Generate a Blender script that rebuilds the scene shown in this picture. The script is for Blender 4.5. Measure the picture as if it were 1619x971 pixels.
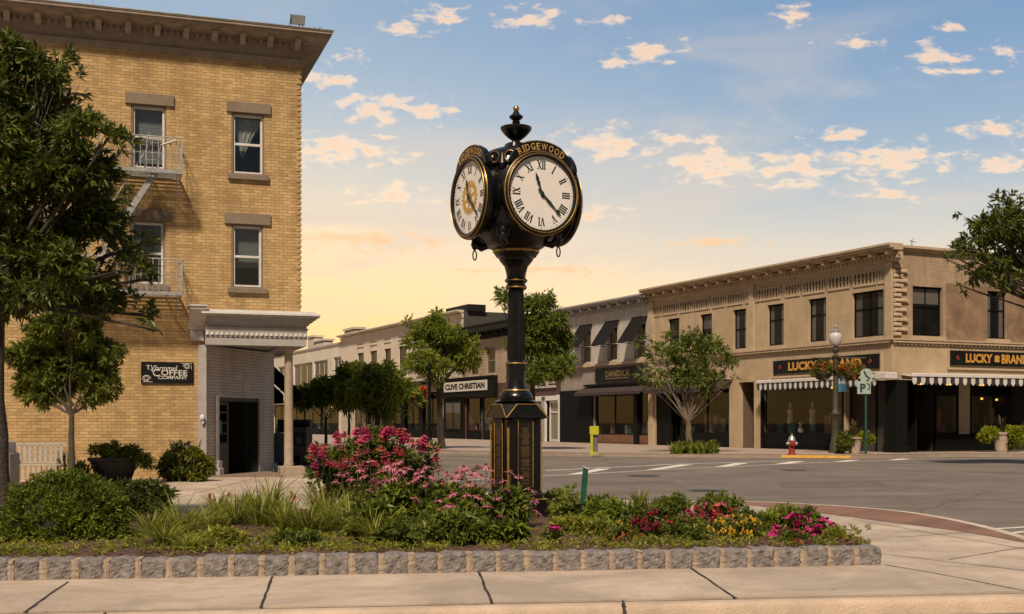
import bpy, math, random
import numpy as np
from mathutils import Vector, Matrix
PI = math.pi
R = math.radians
random.seed(7)
rng = np.random.default_rng(7)
for o in list(bpy.data.objects):
    bpy.data.objects.remove(o)
scene = bpy.context.scene
COL = scene.collection

# ------------------------------------------------------------ camera
F = 1900.0                       # focal length in photograph pixels
H = 1.45                         # eye height above the sidewalk
HY = 668.0                       # horizon row of the photograph
cam_d = bpy.data.cameras.new('camera')
cam = bpy.data.objects.new('camera', cam_d)
COL.objects.link(cam)
cam.location = (0, 0, H)
cam.rotation_euler = (PI / 2, 0, 0)
cam_d.sensor_width = 36.0
cam_d.lens = F / 1619 * 36
cam_d.shift_y = (HY - 485.5) / 1619
cam_d.clip_end = 5000
scene.camera = cam

# ------------------------------------------------------------ world
SUN_EL, SUN_AZ = 48.0, 191.0     # behind the camera, a little to the left
world = bpy.data.worlds.new('World')
scene.world = world
world.use_nodes = True
wt = world.node_tree
wt.nodes.clear()
def WN(t, **k):
    n = wt.nodes.new(t)
    for a, b in k.items():
        setattr(n, a, b)
    return n
def WL(a, b):
    wt.links.new(a, b)
def wmath(op, a, b=None, c=None, clamp=False):
    n = WN('ShaderNodeMath', operation=op)
    n.use_clamp = clamp
    for i, v in enumerate((a, b, c)):
        if v is None:
            continue
        if isinstance(v, (int, float)):
            n.inputs[i].default_value = v
        else:
            WL(v, n.inputs[i])
    return n.outputs[0]
def wmix(f, a, b, mode='MIX'):
    n = WN('ShaderNodeMix', data_type='RGBA', blend_type=mode)
    for i, v in ((0, f), (6, a), (7, b)):
        if isinstance(v, (int, float)):
            n.inputs[i].default_value = v
        elif isinstance(v, tuple):
            n.inputs[i].default_value = (*v, 1)
        else:
            WL(v, n.inputs[i])
    return n.outputs[2]
def wramp(fac, stops, interp='EASE'):
    n = WN('ShaderNodeValToRGB')
    n.color_ramp.interpolation = interp
    e = n.color_ramp.elements
    while len(e) < len(stops):
        e.new(0.5)
    for el, (p, c) in zip(e, stops):
        el.position = p
        el.color = (*c, 1) if isinstance(c, tuple) else (c, c, c, 1)
    WL(fac, n.inputs[0])
    return n.outputs[0]
tc = WN('ShaderNodeTexCoord')
sp = WN('ShaderNodeSeparateXYZ')
WL(tc.outputs['Generated'], sp.inputs[0])
dx, dy, dz = sp.outputs
sky = WN('ShaderNodeTexSky', sky_type='NISHITA')
sky.sun_disc = False
sky.sun_elevation = R(SUN_EL)
sky.sun_rotation = R(SUN_AZ)
# evening colours: gold low in the north-west, blue higher up and to the east
glow = wmath('ADD', wmath('MULTIPLY', dx, -0.32), dz)           # warm side of the sky: lower left
left = wramp(wmath('ADD', wmath('MULTIPLY', glow, -0.0), dz), [
    (0.0, (1.0, .55, .13)), (.08, (1.0, .62, .21)), (.13, (1.0, .67, .33)), (.18, (.74, .61, .44)),
    (.24, (.42, .47, .50)), (.31, (.27, .37, .49)), (.5, (.17, .25, .36)), (1.0, (.10, .16, .26))], 'B_SPLINE')
right = wramp(dz, [
    (0.0, (1.0, .64, .26)), (.07, (.94, .65, .34)), (.12, (.72, .58, .41)), (.17, (.46, .48, .47)),
    (.22, (.28, .37, .46)), (.30, (.17, .28, .44)), (.5, (.11, .20, .35)), (1.0, (.09, .15, .26))], 'B_SPLINE')
side = WN('ShaderNodeMapRange', interpolation_type='SMOOTHSTEP')
WL(dx, side.inputs[0])
side.inputs[1].default_value = -0.25
side.inputs[2].default_value = 0.30
grad = wmix(side.outputs[0], left, right)
# clouds: small torn puffs on a high layer
cz = wmath('ADD', dz, 0.05)
cv = WN('ShaderNodeCombineXYZ')
WL(wmath('DIVIDE', dx, cz), cv.inputs[0])
WL(wmath('DIVIDE', dy, cz), cv.inputs[1])
def wnoise(scale, detail, rough, off, dist=0.0):
    m = WN('ShaderNodeMapping')
    m.inputs['Location'].default_value = off
    m.inputs['Scale'].default_value = (scale * .85, scale * .80, scale)
    m.inputs['Rotation'].default_value = (0, 0, R(-12))
    WL(cv.outputs[0], m.inputs[0])
    n = WN('ShaderNodeTexNoise')
    n.inputs['Scale'].default_value = 1
    n.inputs['Detail'].default_value = detail
    n.inputs['Roughness'].default_value = rough
    n.inputs['Distortion'].default_value = dist
    WL(m.outputs[0], n.inputs['Vector'])
    return n.outputs[0]
n3 = wnoise(1.5, 8, .6, (5.2, 8.1, 3), .6)
# banks of small clouds: centre and half size of each as slopes of the direction (east/north, up/north)
uvn = WN('ShaderNodeCombineXYZ')
dyp = wmath('MAXIMUM', dy, .05)
WL(wmath('DIVIDE', dx, dyp), uvn.inputs[0])
WL(wmath('DIVIDE', dz, dyp), uvn.inputs[1])
warp = WN('ShaderNodeTexNoise')
warp.inputs['Scale'].default_value = 22
warp.inputs['Detail'].default_value = 3
WL(uvn.outputs[0], warp.inputs['Vector'])
wv = WN('ShaderNodeVectorMath', operation='MULTIPLY_ADD')
WL(warp.outputs[1], wv.inputs[0])
wv.inputs[1].default_value = (.020, .010, 0)
WL(uvn.outputs[0], wv.inputs[2])
banks = [(.112, .309, .030, .011), (.086, .298, .013, .006), (-.094, .326, .022, .008), (-.140, .302, .018, .006), (-.158, .285, .030, .009), (-.112, .262, .042, .014),
         (-.066, .256, .026, .011), (-.144, .226, .058, .015), (.082, .233, .040, .017), (-.062, .337, .024, .012), (.012, .336, .030, .009), (.074, .335, .018, .005),
         (.234, .338, .017, .010), (.286, .316, .024, .006), (.353, .307, .024, .011), (.367, .292, .030, .005), (.416, .308, .020, .008), (.363, .329, .014, .005),
         (.167, .215, .044, .017), (.234, .211, .054, .017), (.308, .218, .062, .019), (.405, .244, .034, .009), (.405, .216, .032, .010), (.271, .240, .030, .006),
         (.141, .235, .030, .006), (.319, .188, .030, .006), (-.129, .152, .078, .009), (.067, .174, .030, .007), (.03, .128, .06, .005), (.17, .150, .05, .005), (-.10, .19, .04, .008),
         (-.36, .30, .05, .02), (-.5, .24, .08, .02), (.6, .27, .07, .02), (.75, .22, .09, .02), (-.75, .28, .09, .03), (.55, .36, .06, .02), (1.1, .3, .12, .03), (-1.2, .25, .14, .03)]
acc = None
for u_, v_, a_, b_ in banks:
    e = WN('ShaderNodeVectorMath', operation='MULTIPLY_ADD')
    WL(wv.outputs[0], e.inputs[0])
    e.inputs[1].default_value = (1 / a_, 1 / b_, 0)
    e.inputs[2].default_value = (-(u_ + .010) / a_, -(v_ + .005) / b_, 0)
    l = WN('ShaderNodeVectorMath', operation='LENGTH')
    WL(e.outputs[0], l.inputs[0])
    q = wmath('MULTIPLY_ADD', l.outputs['Value'], -.52, 1.0, True)
    acc = q if acc is None else wmath('MAXIMUM', acc, q)
puff = WN('ShaderNodeMapping')
puff.inputs['Scale'].default_value = (52, 118, 1)
puff.inputs['Rotation'].default_value = (0, 0, R(-5))
WL(wv.outputs[0], puff.inputs[0])
pn = WN('ShaderNodeTexNoise')
pn.inputs['Scale'].default_value = 1
pn.inputs['Detail'].default_value = 7
pn.inputs['Roughness'].default_value = .56
WL(puff.outputs[0], pn.inputs['Vector'])
body = wmath('MULTIPLY_ADD', wmath('SUBTRACT', pn.outputs[0], .52), 2.4, acc)
dens = wramp(wmath('MULTIPLY', body, wmath('GREATER_THAN', acc, .001)), [(.42, 0.0), (1.06, 1.0)], 'EASE')
veil = wmath('MULTIPLY', wramp(n3, [(.42, 0.0), (.72, .6)]), wramp(dz, [(.04, 0.3), (.15, 1.0), (.4, .5)]))
fade = wramp(dz, [(.0, 0.0), (.09, .7), (.2, .95), (.6, 1.0)], 'LINEAR')
cfac = wmath('MULTIPLY', dens, fade)
thick = wramp(body, [(.72, 0.0), (1.0, 1.0)])
ccol = wmix(wramp(dz, [(.13, 0.0), (.19, 1.0)]), (.86, .46, .17), wmix(thick, (1.0, .71, .44), (.88, .59, .37)))
c1 = wmix(veil, grad, (.62, .52, .42))
c2 = wmix(wmath('MULTIPLY', cfac, .82), c1, ccol)
# a share of the physical sky keeps the light overhead natural
nis = wmix(1.0, sky.outputs[0], (.011, .011, .011), 'MULTIPLY')
# the sky opposite the glow (behind the camera) and overhead is darker
back = WN('ShaderNodeMapRange', interpolation_type='SMOOTHSTEP')
WL(dy, back.inputs[0])
back.inputs[1].default_value = -.5
back.inputs[2].default_value = .75
back.inputs[3].default_value = .22
back.inputs[4].default_value = 1.0
bk = WN('ShaderNodeCombineXYZ')
for q in bk.inputs:
    WL(back.outputs[0], q)
c3 = wmix(1.0, wmix(1.0, c2, nis, 'ADD'), bk.outputs[0], 'MULTIPLY')
bg = WN('ShaderNodeBackground')
WL(c3, bg.inputs[0])
bg.inputs[1].default_value = 1.0
wo = WN('ShaderNodeOutputWorld')
WL(bg.outputs[0], wo.inputs[0])

sun_d = bpy.data.lights.new('sun', 'SUN')
sun_d.energy = 3.9
sun_d.angle = R(6)
sun_d.color = (1.0, .82, .62)
sun = bpy.data.objects.new('sun', sun_d)
COL.objects.link(sun)
sun.rotation_euler = Vector((-math.sin(R(SUN_AZ - 180)) * math.cos(R(SUN_EL)), -math.cos(R(SUN_AZ - 180)) * math.cos(R(SUN_EL)),
                             math.sin(R(SUN_EL)))).to_track_quat('Z', 'Y').to_euler()
vs = scene.view_settings
vs.view_transform = 'Standard'
vs.look = 'None'
vs.exposure = 0.24
vs.gamma = 1.0
vs.use_curve_mapping = False

# ------------------------------------------------------------ measuring helpers
def G(px, py, z=0.0):
    """point of the horizontal plane at height z seen at a photograph pixel"""
    Y = F * (H - z) / (py - HY)
    return Vector(((px - 809.5) * Y / F, Y, z))
def P3(px, py, Y):
    return Vector(((px - 809.5) * Y / F, Y, H - (py - HY) * Y / F))

# ------------------------------------------------------------ materials
MATS = {}
def nodes_of(m):
    m.use_nodes = True
    t = m.node_tree
    return t, t.nodes['Principled BSDF']
def mat(name, col, rough=.7, metal=0., var=.15, scale=6., bump=.0, bscale=40., spec=.5, detail=6, coat=0.):
    if name in MATS:
        return MATS[name]
    m = bpy.data.materials.new(name)
    t, b = nodes_of(m)
    b.inputs['Roughness'].default_value = rough
    b.inputs['Metallic'].default_value = metal
    b.inputs['Specular IOR Level'].default_value = spec
    b.inputs['Coat Weight'].default_value = coat
    g = t.nodes.new('ShaderNodeNewGeometry')
    n = t.nodes.new('ShaderNodeTexNoise')
    n.inputs['Scale'].default_value = scale
    n.inputs['Detail'].default_value = detail
    n.inputs['Roughness'].default_value = .62
    t.links.new(g.outputs['Position'], n.inputs['Vector'])
    mr = t.nodes.new('ShaderNodeMapRange')
    mr.inputs[1].default_value = .3
    mr.inputs[2].default_value = .7
    mr.inputs[3].default_value = 1 - var
    mr.inputs[4].default_value = 1 + var
    t.links.new(n.outputs[0], mr.inputs[0])
    v = t.nodes.new('ShaderNodeVectorMath')
    v.operation = 'SCALE'
    v.inputs[0].default_value = col
    t.links.new(mr.outputs[0], v.inputs['Scale'])
    t.links.new(v.outputs[0], b.inputs['Base Color'])
    rr = t.nodes.new('ShaderNodeMapRange')
    rr.inputs[3].default_value = max(0, rough - .08)
    rr.inputs[4].default_value = min(1, rough + .1)
    t.links.new(n.outputs[0], rr.inputs[0])
    t.links.new(rr.outputs[0], b.inputs['Roughness'])
    if bump > 0:
        n2 = t.nodes.new('ShaderNodeTexNoise')
        n2.inputs['Scale'].default_value = bscale
        n2.inputs['Detail'].default_value = 5
        t.links.new(g.outputs['Position'], n2.inputs['Vector'])
        bp = t.nodes.new('ShaderNodeBump')
        bp.inputs['Strength'].default_value = bump
        bp.inputs['Distance'].default_value = .02
        t.links.new(n2.outputs[0], bp.inputs['Height'])
        t.links.new(bp.outputs[0], b.inputs['Normal'])
    MATS[name] = m
    return m
def brick(name, d, c1, c2, mortar, bw=.26, bh=.082, ms=.008, rough=.85, stain=.18, bump=.5, offset=.5):
    """brick bond laid along the horizontal direction d of a wall"""
    m = bpy.data.materials.new(name)
    t, b = nodes_of(m)
    b.inputs['Roughness'].default_value = rough
    g = t.nodes.new('ShaderNodeNewGeometry')
    dot = t.nodes.new('ShaderNodeVectorMath')
    dot.operation = 'DOT_PRODUCT'
    dot.inputs[1].default_value = (d[0], d[1], 0)
    t.links.new(g.outputs['Position'], dot.inputs[0])
    s = t.nodes.new('ShaderNodeSeparateXYZ')
    t.links.new(g.outputs['Position'], s.inputs[0])
    c = t.nodes.new('ShaderNodeCombineXYZ')
    t.links.new(dot.outputs['Value'], c.inputs[0])
    t.links.new(s.outputs[2], c.inputs[1])
    br = t.nodes.new('ShaderNodeTexBrick')
    br.offset = offset
    br.inputs['Scale'].default_value = 1
    br.inputs['Brick Width'].default_value = bw
    br.inputs['Row Height'].default_value = bh
    br.inputs['Mortar Size'].default_value = ms
    br.inputs['Mortar Smooth'].default_value = .2
    br.inputs['Bias'].default_value = -.1
    br.inputs['Color1'].default_value = (*c1, 1)
    br.inputs['Color2'].default_value = (*c2, 1)
    br.inputs['Mortar'].default_value = (*mortar, 1)
    t.links.new(c.outputs[0], br.inputs['Vector'])
    n = t.nodes.new('ShaderNodeTexNoise')
    n.inputs['Scale'].default_value = .8
    n.inputs['Detail'].default_value = 8
    n.inputs['Roughness'].default_value = .7
    t.links.new(g.outputs['Position'], n.inputs['Vector'])
    mr = t.nodes.new('ShaderNodeMapRange')
    mr.inputs[1].default_value = .3
    mr.inputs[2].default_value = .7
    mr.inputs[3].default_value = 1 - stain
    mr.inputs[4].default_value = 1 + stain
    t.links.new(n.outputs[0], mr.inputs[0])
    v = t.nodes.new('ShaderNodeVectorMath')
    v.operation = 'SCALE'
    t.links.new(br.outputs['Color'], v.inputs[0])
    t.links.new(mr.outputs[0], v.inputs['Scale'])
    # soot and rain streaks running down the wall
    mp = t.nodes.new('ShaderNodeMapping')
    mp.inputs['Scale'].default_value = (2.2, .22, 1)
    t.links.new(c.outputs[0], mp.inputs[0])
    sn = t.nodes.new('ShaderNodeTexNoise')
    sn.inputs['Scale'].default_value = 1
    sn.inputs['Detail'].default_value = 7
    sn.inputs['Roughness'].default_value = .65
    t.links.new(mp.outputs[0], sn.inputs['Vector'])
    sr = t.nodes.new('ShaderNodeMapRange')
    sr.inputs[1].default_value = .38
    sr.inputs[2].default_value = .60
    sr.inputs[3].default_value = .80
    sr.inputs[4].default_value = 1.05
    t.links.new(sn.outputs[0], sr.inputs[0])
    v2 = t.nodes.new('ShaderNodeVectorMath')
    v2.operation = 'SCALE'
    t.links.new(v.outputs[0], v2.inputs[0])
    t.links.new(sr.outputs[0], v2.inputs['Scale'])
    t.links.new(v2.outputs[0], b.inputs['Base Color'])
    bp = t.nodes.new('ShaderNodeBump')
    bp.invert = True
    bp.inputs['Strength'].default_value = bump
    bp.inputs['Distance'].default_value = .012
    t.links.new(br.outputs['Fac'], bp.inputs['Height'])
    t.links.new(bp.outputs[0], b.inputs['Normal'])
    MATS[name] = m
    return m
def leafmat(name, dark, light, trans=.35, rough=.5):
    m = bpy.data.materials.new(name)
    t, b = nodes_of(m)
    g = t.nodes.new('ShaderNodeNewGeometry')
    rp = t.nodes.new('ShaderNodeValToRGB')
    rp.color_ramp.elements[0].color = (*dark, 1)
    rp.color_ramp.elements[1].color = (*light, 1)
    n = t.nodes.new('ShaderNodeTexNoise')
    n.inputs['Scale'].default_value = 1.7
    t.links.new(g.outputs['Position'], n.inputs['Vector'])
    a = t.nodes.new('ShaderNodeMath')
    a.operation = 'MULTIPLY_ADD'
    a.inputs[1].default_value = .6
    t.links.new(g.outputs['Random Per Island'], a.inputs[0])
    mm = t.nodes.new('ShaderNodeMapRange')
    mm.inputs[1].default_value = .35
    mm.inputs[2].default_value = .65
    mm.inputs[4].default_value = .4
    t.links.new(n.outputs[0], mm.inputs[0])
    t.links.new(mm.outputs[0], a.inputs[2])
    t.links.new(a.outputs[0], rp.inputs[0])
    t.links.new(rp.outputs[0], b.inputs['Base Color'])
    b.inputs['Roughness'].default_value = rough
    b.inputs['Specular IOR Level'].default_value = .35
    tr = t.nodes.new('ShaderNodeBsdfTranslucent')
    t.links.new(rp.outputs[0], tr.inputs[0])
    mx = t.nodes.new('ShaderNodeMixShader')
    mx.inputs[0].default_value = trans
    t.links.new(b.outputs[0], mx.inputs[1])
    t.links.new(tr.outputs[0], mx.inputs[2])
    t.links.new(mx.outputs[0], t.nodes['Material Output'].inputs[0])
    MATS[name] = m
    return m
def glassmat(name, tint=(.6, .7, .7), trans=.8, rough=.03, refl=.035):
    m = bpy.data.materials.new(name)
    m.use_nodes = True
    t = m.node_tree
    t.nodes.clear()
    o = t.nodes.new('ShaderNodeOutputMaterial')
    a = t.nodes.new('ShaderNodeBsdfTransparent')
    a.inputs[0].default_value = (*tint, 1)
    gl = t.nodes.new('ShaderNodeBsdfGlossy')
    gl.inputs['Roughness'].default_value = rough
    lw = t.nodes.new('ShaderNodeLayerWeight')
    lw.inputs[0].default_value = .5
    fr = t.nodes.new('ShaderNodeMath')
    fr.operation = 'POWER'
    fr.inputs[1].default_value = 5.0
    t.links.new(lw.outputs['Facing'], fr.inputs[0])
    ad = t.nodes.new('ShaderNodeMath')
    ad.operation = 'MULTIPLY_ADD'
    ad.inputs[1].default_value = .3
    ad.inputs[2].default_value = refl
    n = t.nodes.new('ShaderNodeTexNoise')
    n.inputs['Scale'].default_value = 1.2
    bp = t.nodes.new('ShaderNodeBump')
    bp.inputs['Strength'].default_value = .06
    t.links.new(n.outputs[0], bp.inputs['Height'])
    t.links.new(bp.outputs[0], gl.inputs['Normal'])
    t.links.new(fr.outputs[0], ad.inputs[0])
    mx = t.nodes.new('ShaderNodeMixShader')
    t.links.new(ad.outputs[0], mx.inputs[0])
    t.links.new(a.outputs[0], mx.inputs[1])
    t.links.new(gl.outputs[0], mx.inputs[2])
    t.links.new(mx.outputs[0], o.inputs[0])
    MATS[name] = m
    return m
def emis(name, col, s):
    m = bpy.data.materials.new(name)
    t, b = nodes_of(m)
    b.inputs['Base Color'].default_value = (*col, 1)
    b.inputs['Emission Color'].default_value = (*col, 1)
    b.inputs['Emission Strength'].default_value = s
    return m

# ------------------------------------------------------------ mesh builder
class MB:
    def __init__(s):
        s.v = []; s.f = []; s.m = []; s.n = 0
    def add(s, verts, faces, mi=0):
        b = s.n
        s.v.extend([tuple(v) for v in verts])
        s.n += len(verts)
        for f in faces:
            s.f.append(tuple(b + i for i in f))
            s.m.append(mi)
        return s
    def box(s, x0, x1, y0, y1, z0, z1, mi=0, T=None):
        v = [Vector(p) for p in ((x0, y0, z0), (x1, y0, z0), (x1, y1, z0), (x0, y1, z0),
                                 (x0, y0, z1), (x1, y0, z1), (x1, y1, z1), (x0, y1, z1))]
        if T is not None:
            v = [T @ p for p in v]
        return s.add(v, [(0, 3, 2, 1), (4, 5, 6, 7), (0, 1, 5, 4), (1, 2, 6, 5), (2, 3, 7, 6), (3, 0, 4, 7)], mi)
    def bbox(s, x0, x1, y0, y1, z0, z1, b=.01, mi=0, T=None):
        """box with chamfered edges on top and sides"""
        lv = []
        for z, i in ((z0, 0), (z1 - b, 0), (z1, b)):
            lv += [(x0 + i + b, y0 + i, z), (x1 - i - b, y0 + i, z), (x1 - i, y0 + i + b, z), (x1 - i, y1 - i - b, z),
                   (x1 - i - b, y1 - i, z), (x0 + i + b, y1 - i, z), (x0 + i, y1 - i - b, z), (x0 + i, y0 + i + b, z)]
        v = [Vector(p) for p in lv]
        if T is not None:
            v = [T @ p for p in v]
        f = [tuple(range(7, -1, -1)), tuple(range(16, 24))]
        for k in (0, 8):
            f += [(k + i, k + (i + 1) % 8, k + 8 + (i + 1) % 8, k + 8 + i) for i in range(8)]
        return s.add(v, f, mi)
    def lathe(s, prof, n=24, c=(0, 0, 0), mi=0, T=None, flute=0, fd=0.):
        vs_ = []
        for r, z in prof:
            for i in range(n):
                a = 2 * PI * i / n
                rr = r * (1 - fd * (i % 2)) if flute else r
                vs_.append(Vector((rr * math.cos(a), rr * math.sin(a), z)))
        if T is not None:
            vs_ = [T @ v for v in vs_]
        vs_ = [v + Vector(c) for v in vs_]
        f = []
        for k in range(len(prof) - 1):
            for i in range(n):
                j = (i + 1) % n
                f.append((k * n + i, k * n + j, (k + 1) * n + j, (k + 1) * n + i))
        f.append(tuple(range(n - 1, -1, -1)))
        f.append(tuple((len(prof) - 1) * n + i for i in range(n)))
        return s.add(vs_, f, mi)
    def tube(s, pts, rad, n=8, mi=0, closed=False):
        pts = [Vector(p) for p in pts]
        if not isinstance(rad, (list, tuple)):
            rad = [rad] * len(pts)
        vs_ = []
        up = None
        for i, p in enumerate(pts):
            if closed:
                d = pts[(i + 1) % len(pts)] - pts[i - 1]
            else:
                d = pts[min(i + 1, len(pts) - 1)] - pts[max(i - 1, 0)]
            if d.length < 1e-9:
                d = Vector((0, 0, 1))
            d.normalize()
            if up is None:
                up = Vector((0, 0, 1)) if abs(d.z) < .9 else Vector((1, 0, 0))
            a = d.cross(up).normalized()
            b = a.cross(d).normalized()
            up = b
            for k in range(n):
                t = 2 * PI * k / n
                vs_.append(p + (a * math.cos(t) + b * math.sin(t)) * rad[i])
        f = []
        L = len(pts)
        for i in range(L if closed else L - 1):
            for k in range(n):
                q = (k + 1) % n
                f.append((i * n + k, i * n + q, ((i + 1) % L) * n + q, ((i + 1) % L) * n + k))
        if not closed:
            f.append(tuple(range(n - 1, -1, -1)))
            f.append(tuple((L - 1) * n + k for k in range(n)))
        return s.add(vs_, f, mi)
    def prism(s, poly, z0, z1, mi=0, T=None):
        n = len(poly)
        v = [Vector((x, y, z0)) for x, y in poly] + [Vector((x, y, z1)) for x, y in poly]
        if T is not None:
            v = [T @ p for p in v]
        f = [tuple(range(n - 1, -1, -1)), tuple(range(n, 2 * n))]
        f += [(i, (i + 1) % n, n + (i + 1) % n, n + i) for i in range(n)]
        return s.add(v, f, mi)
    def arr(s, V, Fq, mi=0):
        b = s.n
        s.v.extend(map(tuple, V.tolist()))
        s.n += len(V)
        s.f.extend(map(tuple, (Fq + b).tolist()))
        s.m.extend([mi] * len(Fq))
        return s
def mesh_of(name, mb, mats, origin=(0, 0, 0), smooth=False):
    me = bpy.data.meshes.new(name)
    o = np.array(origin)
    V = np.array(mb.v, dtype=np.float64).reshape(-1, 3) - o
    me.from_pydata(V.tolist(), [], mb.f)
    if not isinstance(mats, (list, tuple)):
        mats = [mats]
    for m in mats:
        me.materials.append(m)
    if len(mats) > 1:
        me.polygons.foreach_set('material_index', mb.m)
    if smooth:
        me.polygons.foreach_set('use_smooth', [True] * len(me.polygons))
        me.set_sharp_from_angle(angle=R(40))
    me.update()
    return me
WPOS = {}
def tag(o, label=None, cat=None, group=None, kind=None):
    if label: o['label'] = label
    if cat: o['category'] = cat
    if group: o['group'] = group
    if kind: o['kind'] = kind
    return o
def thing(name, label, cat, loc=(0, 0, 0), rz=0., group=None):
    o = bpy.data.objects.new(name, None)
    o.empty_display_size = .2
    COL.objects.link(o)
    o.location = loc
    o.rotation_euler = (0, 0, rz)
    WPOS[o.name] = Vector(loc)
    return tag(o, label, cat, group)
def part(name, mb, m, parent, smooth=False, local=False):
    """link a mesh as a part; vertices are world coordinates unless local"""
    w = WPOS.get(parent.name, Vector((0, 0, 0))) if parent is not None and not local else Vector((0, 0, 0))
    o = bpy.data.objects.new(name, mesh_of(name, mb, m, w, smooth))
    COL.objects.link(o)
    if parent is not None:
        o.parent = parent
        WPOS[o.name] = WPOS.get(parent.name, Vector((0, 0, 0)))
    return o
def solo(name, mb, m, label=None, cat=None, group=None, kind=None, smooth=False, origin=None):
    if origin is None:
        a = np.array(mb.v)
        origin = (float(a[:, 0].mean()), float(a[:, 1].mean()), float(a[:, 2].min()))
    o = bpy.data.objects.new(name, mesh_of(name, mb, m, origin, smooth))
    o.location = origin
    COL.objects.link(o)
    WPOS[o.name] = Vector(origin)
    return tag(o, label, cat, group, kind)
def copy_tree(o, parent=None):
    c = o.copy()
    COL.objects.link(c)
    c.parent = parent
    for ch in o.children:
        copy_tree(ch, c)
    return c
def proto(name, mb, mats, smooth=False):
    return mesh_of(name, mb, mats, (0, 0, 0), smooth)
def place(name, me, parent, loc, rot=(0, 0, 0), sc=1.):
    o = bpy.data.objects.new(name, me)
    COL.objects.link(o)
    o.parent = parent
    o.location = loc
    o.rotation_euler = rot
    o.scale = (sc, sc, sc) if isinstance(sc, (int, float)) else sc
    return o

# lettering: outlines of the built-in typeface as plain polygons
_G = {}
def glyphs(s, weight=.0, ext=.0, shear=0.):
    key = (s, weight, ext, shear)
    if key in _G:
        return _G[key]
    cu = bpy.data.curves.new('t', 'FONT')
    cu.body = s
    cu.size = 1
    cu.offset = weight
    cu.extrude = ext
    cu.resolution_u = 3
    cu.shear = shear
    ob = bpy.data.objects.new('t', cu)
    COL.objects.link(ob)
    bpy.context.view_layer.update()
    me = bpy.data.meshes.new_from_object(ob.evaluated_get(bpy.context.evaluated_depsgraph_get()))
    v = [tuple(q.co) for q in me.vertices]
    f = [tuple(p.vertices) for p in me.polygons]
    bpy.data.objects.remove(ob)
    bpy.data.meshes.remove(me)
    xs = [q[0] for q in v]
    ys = [q[1] for q in v]
    _G[key] = (v, f, min(xs), max(xs), min(ys), max(ys))
    return _G[key]
def text(mb, s, fn, w=None, h=None, weight=.01, ext=.0, shear=0., mi=0):
    """centred text stretched to w x h; fn maps (x, y, depth) to a point"""
    v, f, x0, x1, y0, y1 = glyphs(s, weight, ext, shear)
    sx = w / (x1 - x0) if w else None
    sy = h / (y1 - y0) if h else sx
    sx = sx or sy
    mb.add([fn((x - (x0 + x1) / 2) * sx, (y - (y0 + y1) / 2) * sy, z) for x, y, z in v], f, mi)
# ============================================================ SETTING
def struct(name, mb, m, smooth=False):
    return solo(name, mb, m, kind='structure', smooth=smooth, origin=(0, 0, 0))
def flat(poly, z):
    return MB().add([(p[0], p[1], z) for p in poly], [tuple(range(len(poly)))])
asphalt = mat('asphalt', (.215, .18, .15), .9, spec=.25, var=.16, scale=.35, bump=.5, bscale=90)
struct('ground', flat([(-1500, -200), (1500, -200), (1500, 3000), (-1500, 3000)], -.30), mat('dull_earth', (.12, .11, .09), .95))
struct('road', flat([(-260, 2), (260, 2), (260, 420), (-260, 420)], -.13), asphalt)

def dirty(m, spots=(.35, 14.), blot=.25, streak=0.):
    """adds blotches and small dark spots with a shape of their own to a ground material"""
    t = m.node_tree; b = t.nodes['Principled BSDF']
    src = b.inputs['Base Color'].links[0].from_socket
    g = t.nodes.new('ShaderNodeNewGeometry')
    n = t.nodes.new('ShaderNodeTexNoise'); n.inputs['Scale'].default_value = .55; n.inputs['Detail'].default_value = 10; n.inputs['Roughness'].default_value = .75; n.inputs['Distortion'].default_value = .8
    t.links.new(g.outputs['Position'], n.inputs['Vector'])
    r = t.nodes.new('ShaderNodeMapRange'); r.inputs[1].default_value = .42; r.inputs[2].default_value = .62; r.inputs[3].default_value = 1 - blot; r.inputs[4].default_value = 1.0
    t.links.new(n.outputs[0], r.inputs[0])
    v = t.nodes.new('ShaderNodeTexVoronoi'); v.inputs['Scale'].default_value = spots[1] / 4; v.inputs['Randomness'].default_value = 1
    t.links.new(g.outputs['Position'], v.inputs['Vector'])
    r2 = t.nodes.new('ShaderNodeMapRange'); r2.inputs[1].default_value = .035; r2.inputs[2].default_value = .06; r2.inputs[3].default_value = 1 - spots[0]; r2.inputs[4].default_value = 1.0
    t.links.new(v.outputs['Distance'], r2.inputs[0])
    mu = t.nodes.new('ShaderNodeMath'); mu.operation = 'MULTIPLY'
    t.links.new(r.outputs[0], mu.inputs[0]); t.links.new(r2.outputs[0], mu.inputs[1])
    gr = t.nodes.new('ShaderNodeTexNoise'); gr.inputs['Scale'].default_value = 140; gr.inputs['Detail'].default_value = 2
    t.links.new(g.outputs['Position'], gr.inputs['Vector'])
    r3 = t.nodes.new('ShaderNodeMapRange'); r3.inputs[1].default_value = .3; r3.inputs[2].default_value = .7; r3.inputs[3].default_value = .86; r3.inputs[4].default_value = 1.14
    t.links.new(gr.outputs[0], r3.inputs[0])
    mu2 = t.nodes.new('ShaderNodeMath'); mu2.operation = 'MULTIPLY'
    t.links.new(mu.outputs[0], mu2.inputs[0]); t.links.new(r3.outputs[0], mu2.inputs[1])
    sc = t.nodes.new('ShaderNodeVectorMath'); sc.operation = 'SCALE'
    t.links.new(src, sc.inputs[0]); t.links.new(mu2.outputs[0], sc.inputs['Scale'])
    t.links.new(sc.outputs[0], b.inputs['Base Color'])
    return m
dirty(asphalt, (.25, 5.), .22)
def concrete_mat():
    m = mat('sidewalk_concrete', (.58, .465, .36), .8, var=.12, scale=1.1, bump=.35, bscale=120)
    return dirty(m, (.55, 9.), .32)
conc = concrete_mat()
d1 = (Vector((4.35, 10.2, 0)) - Vector((-3.71, 9.12, 0))).normalized()     # direction of the near kerb
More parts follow.
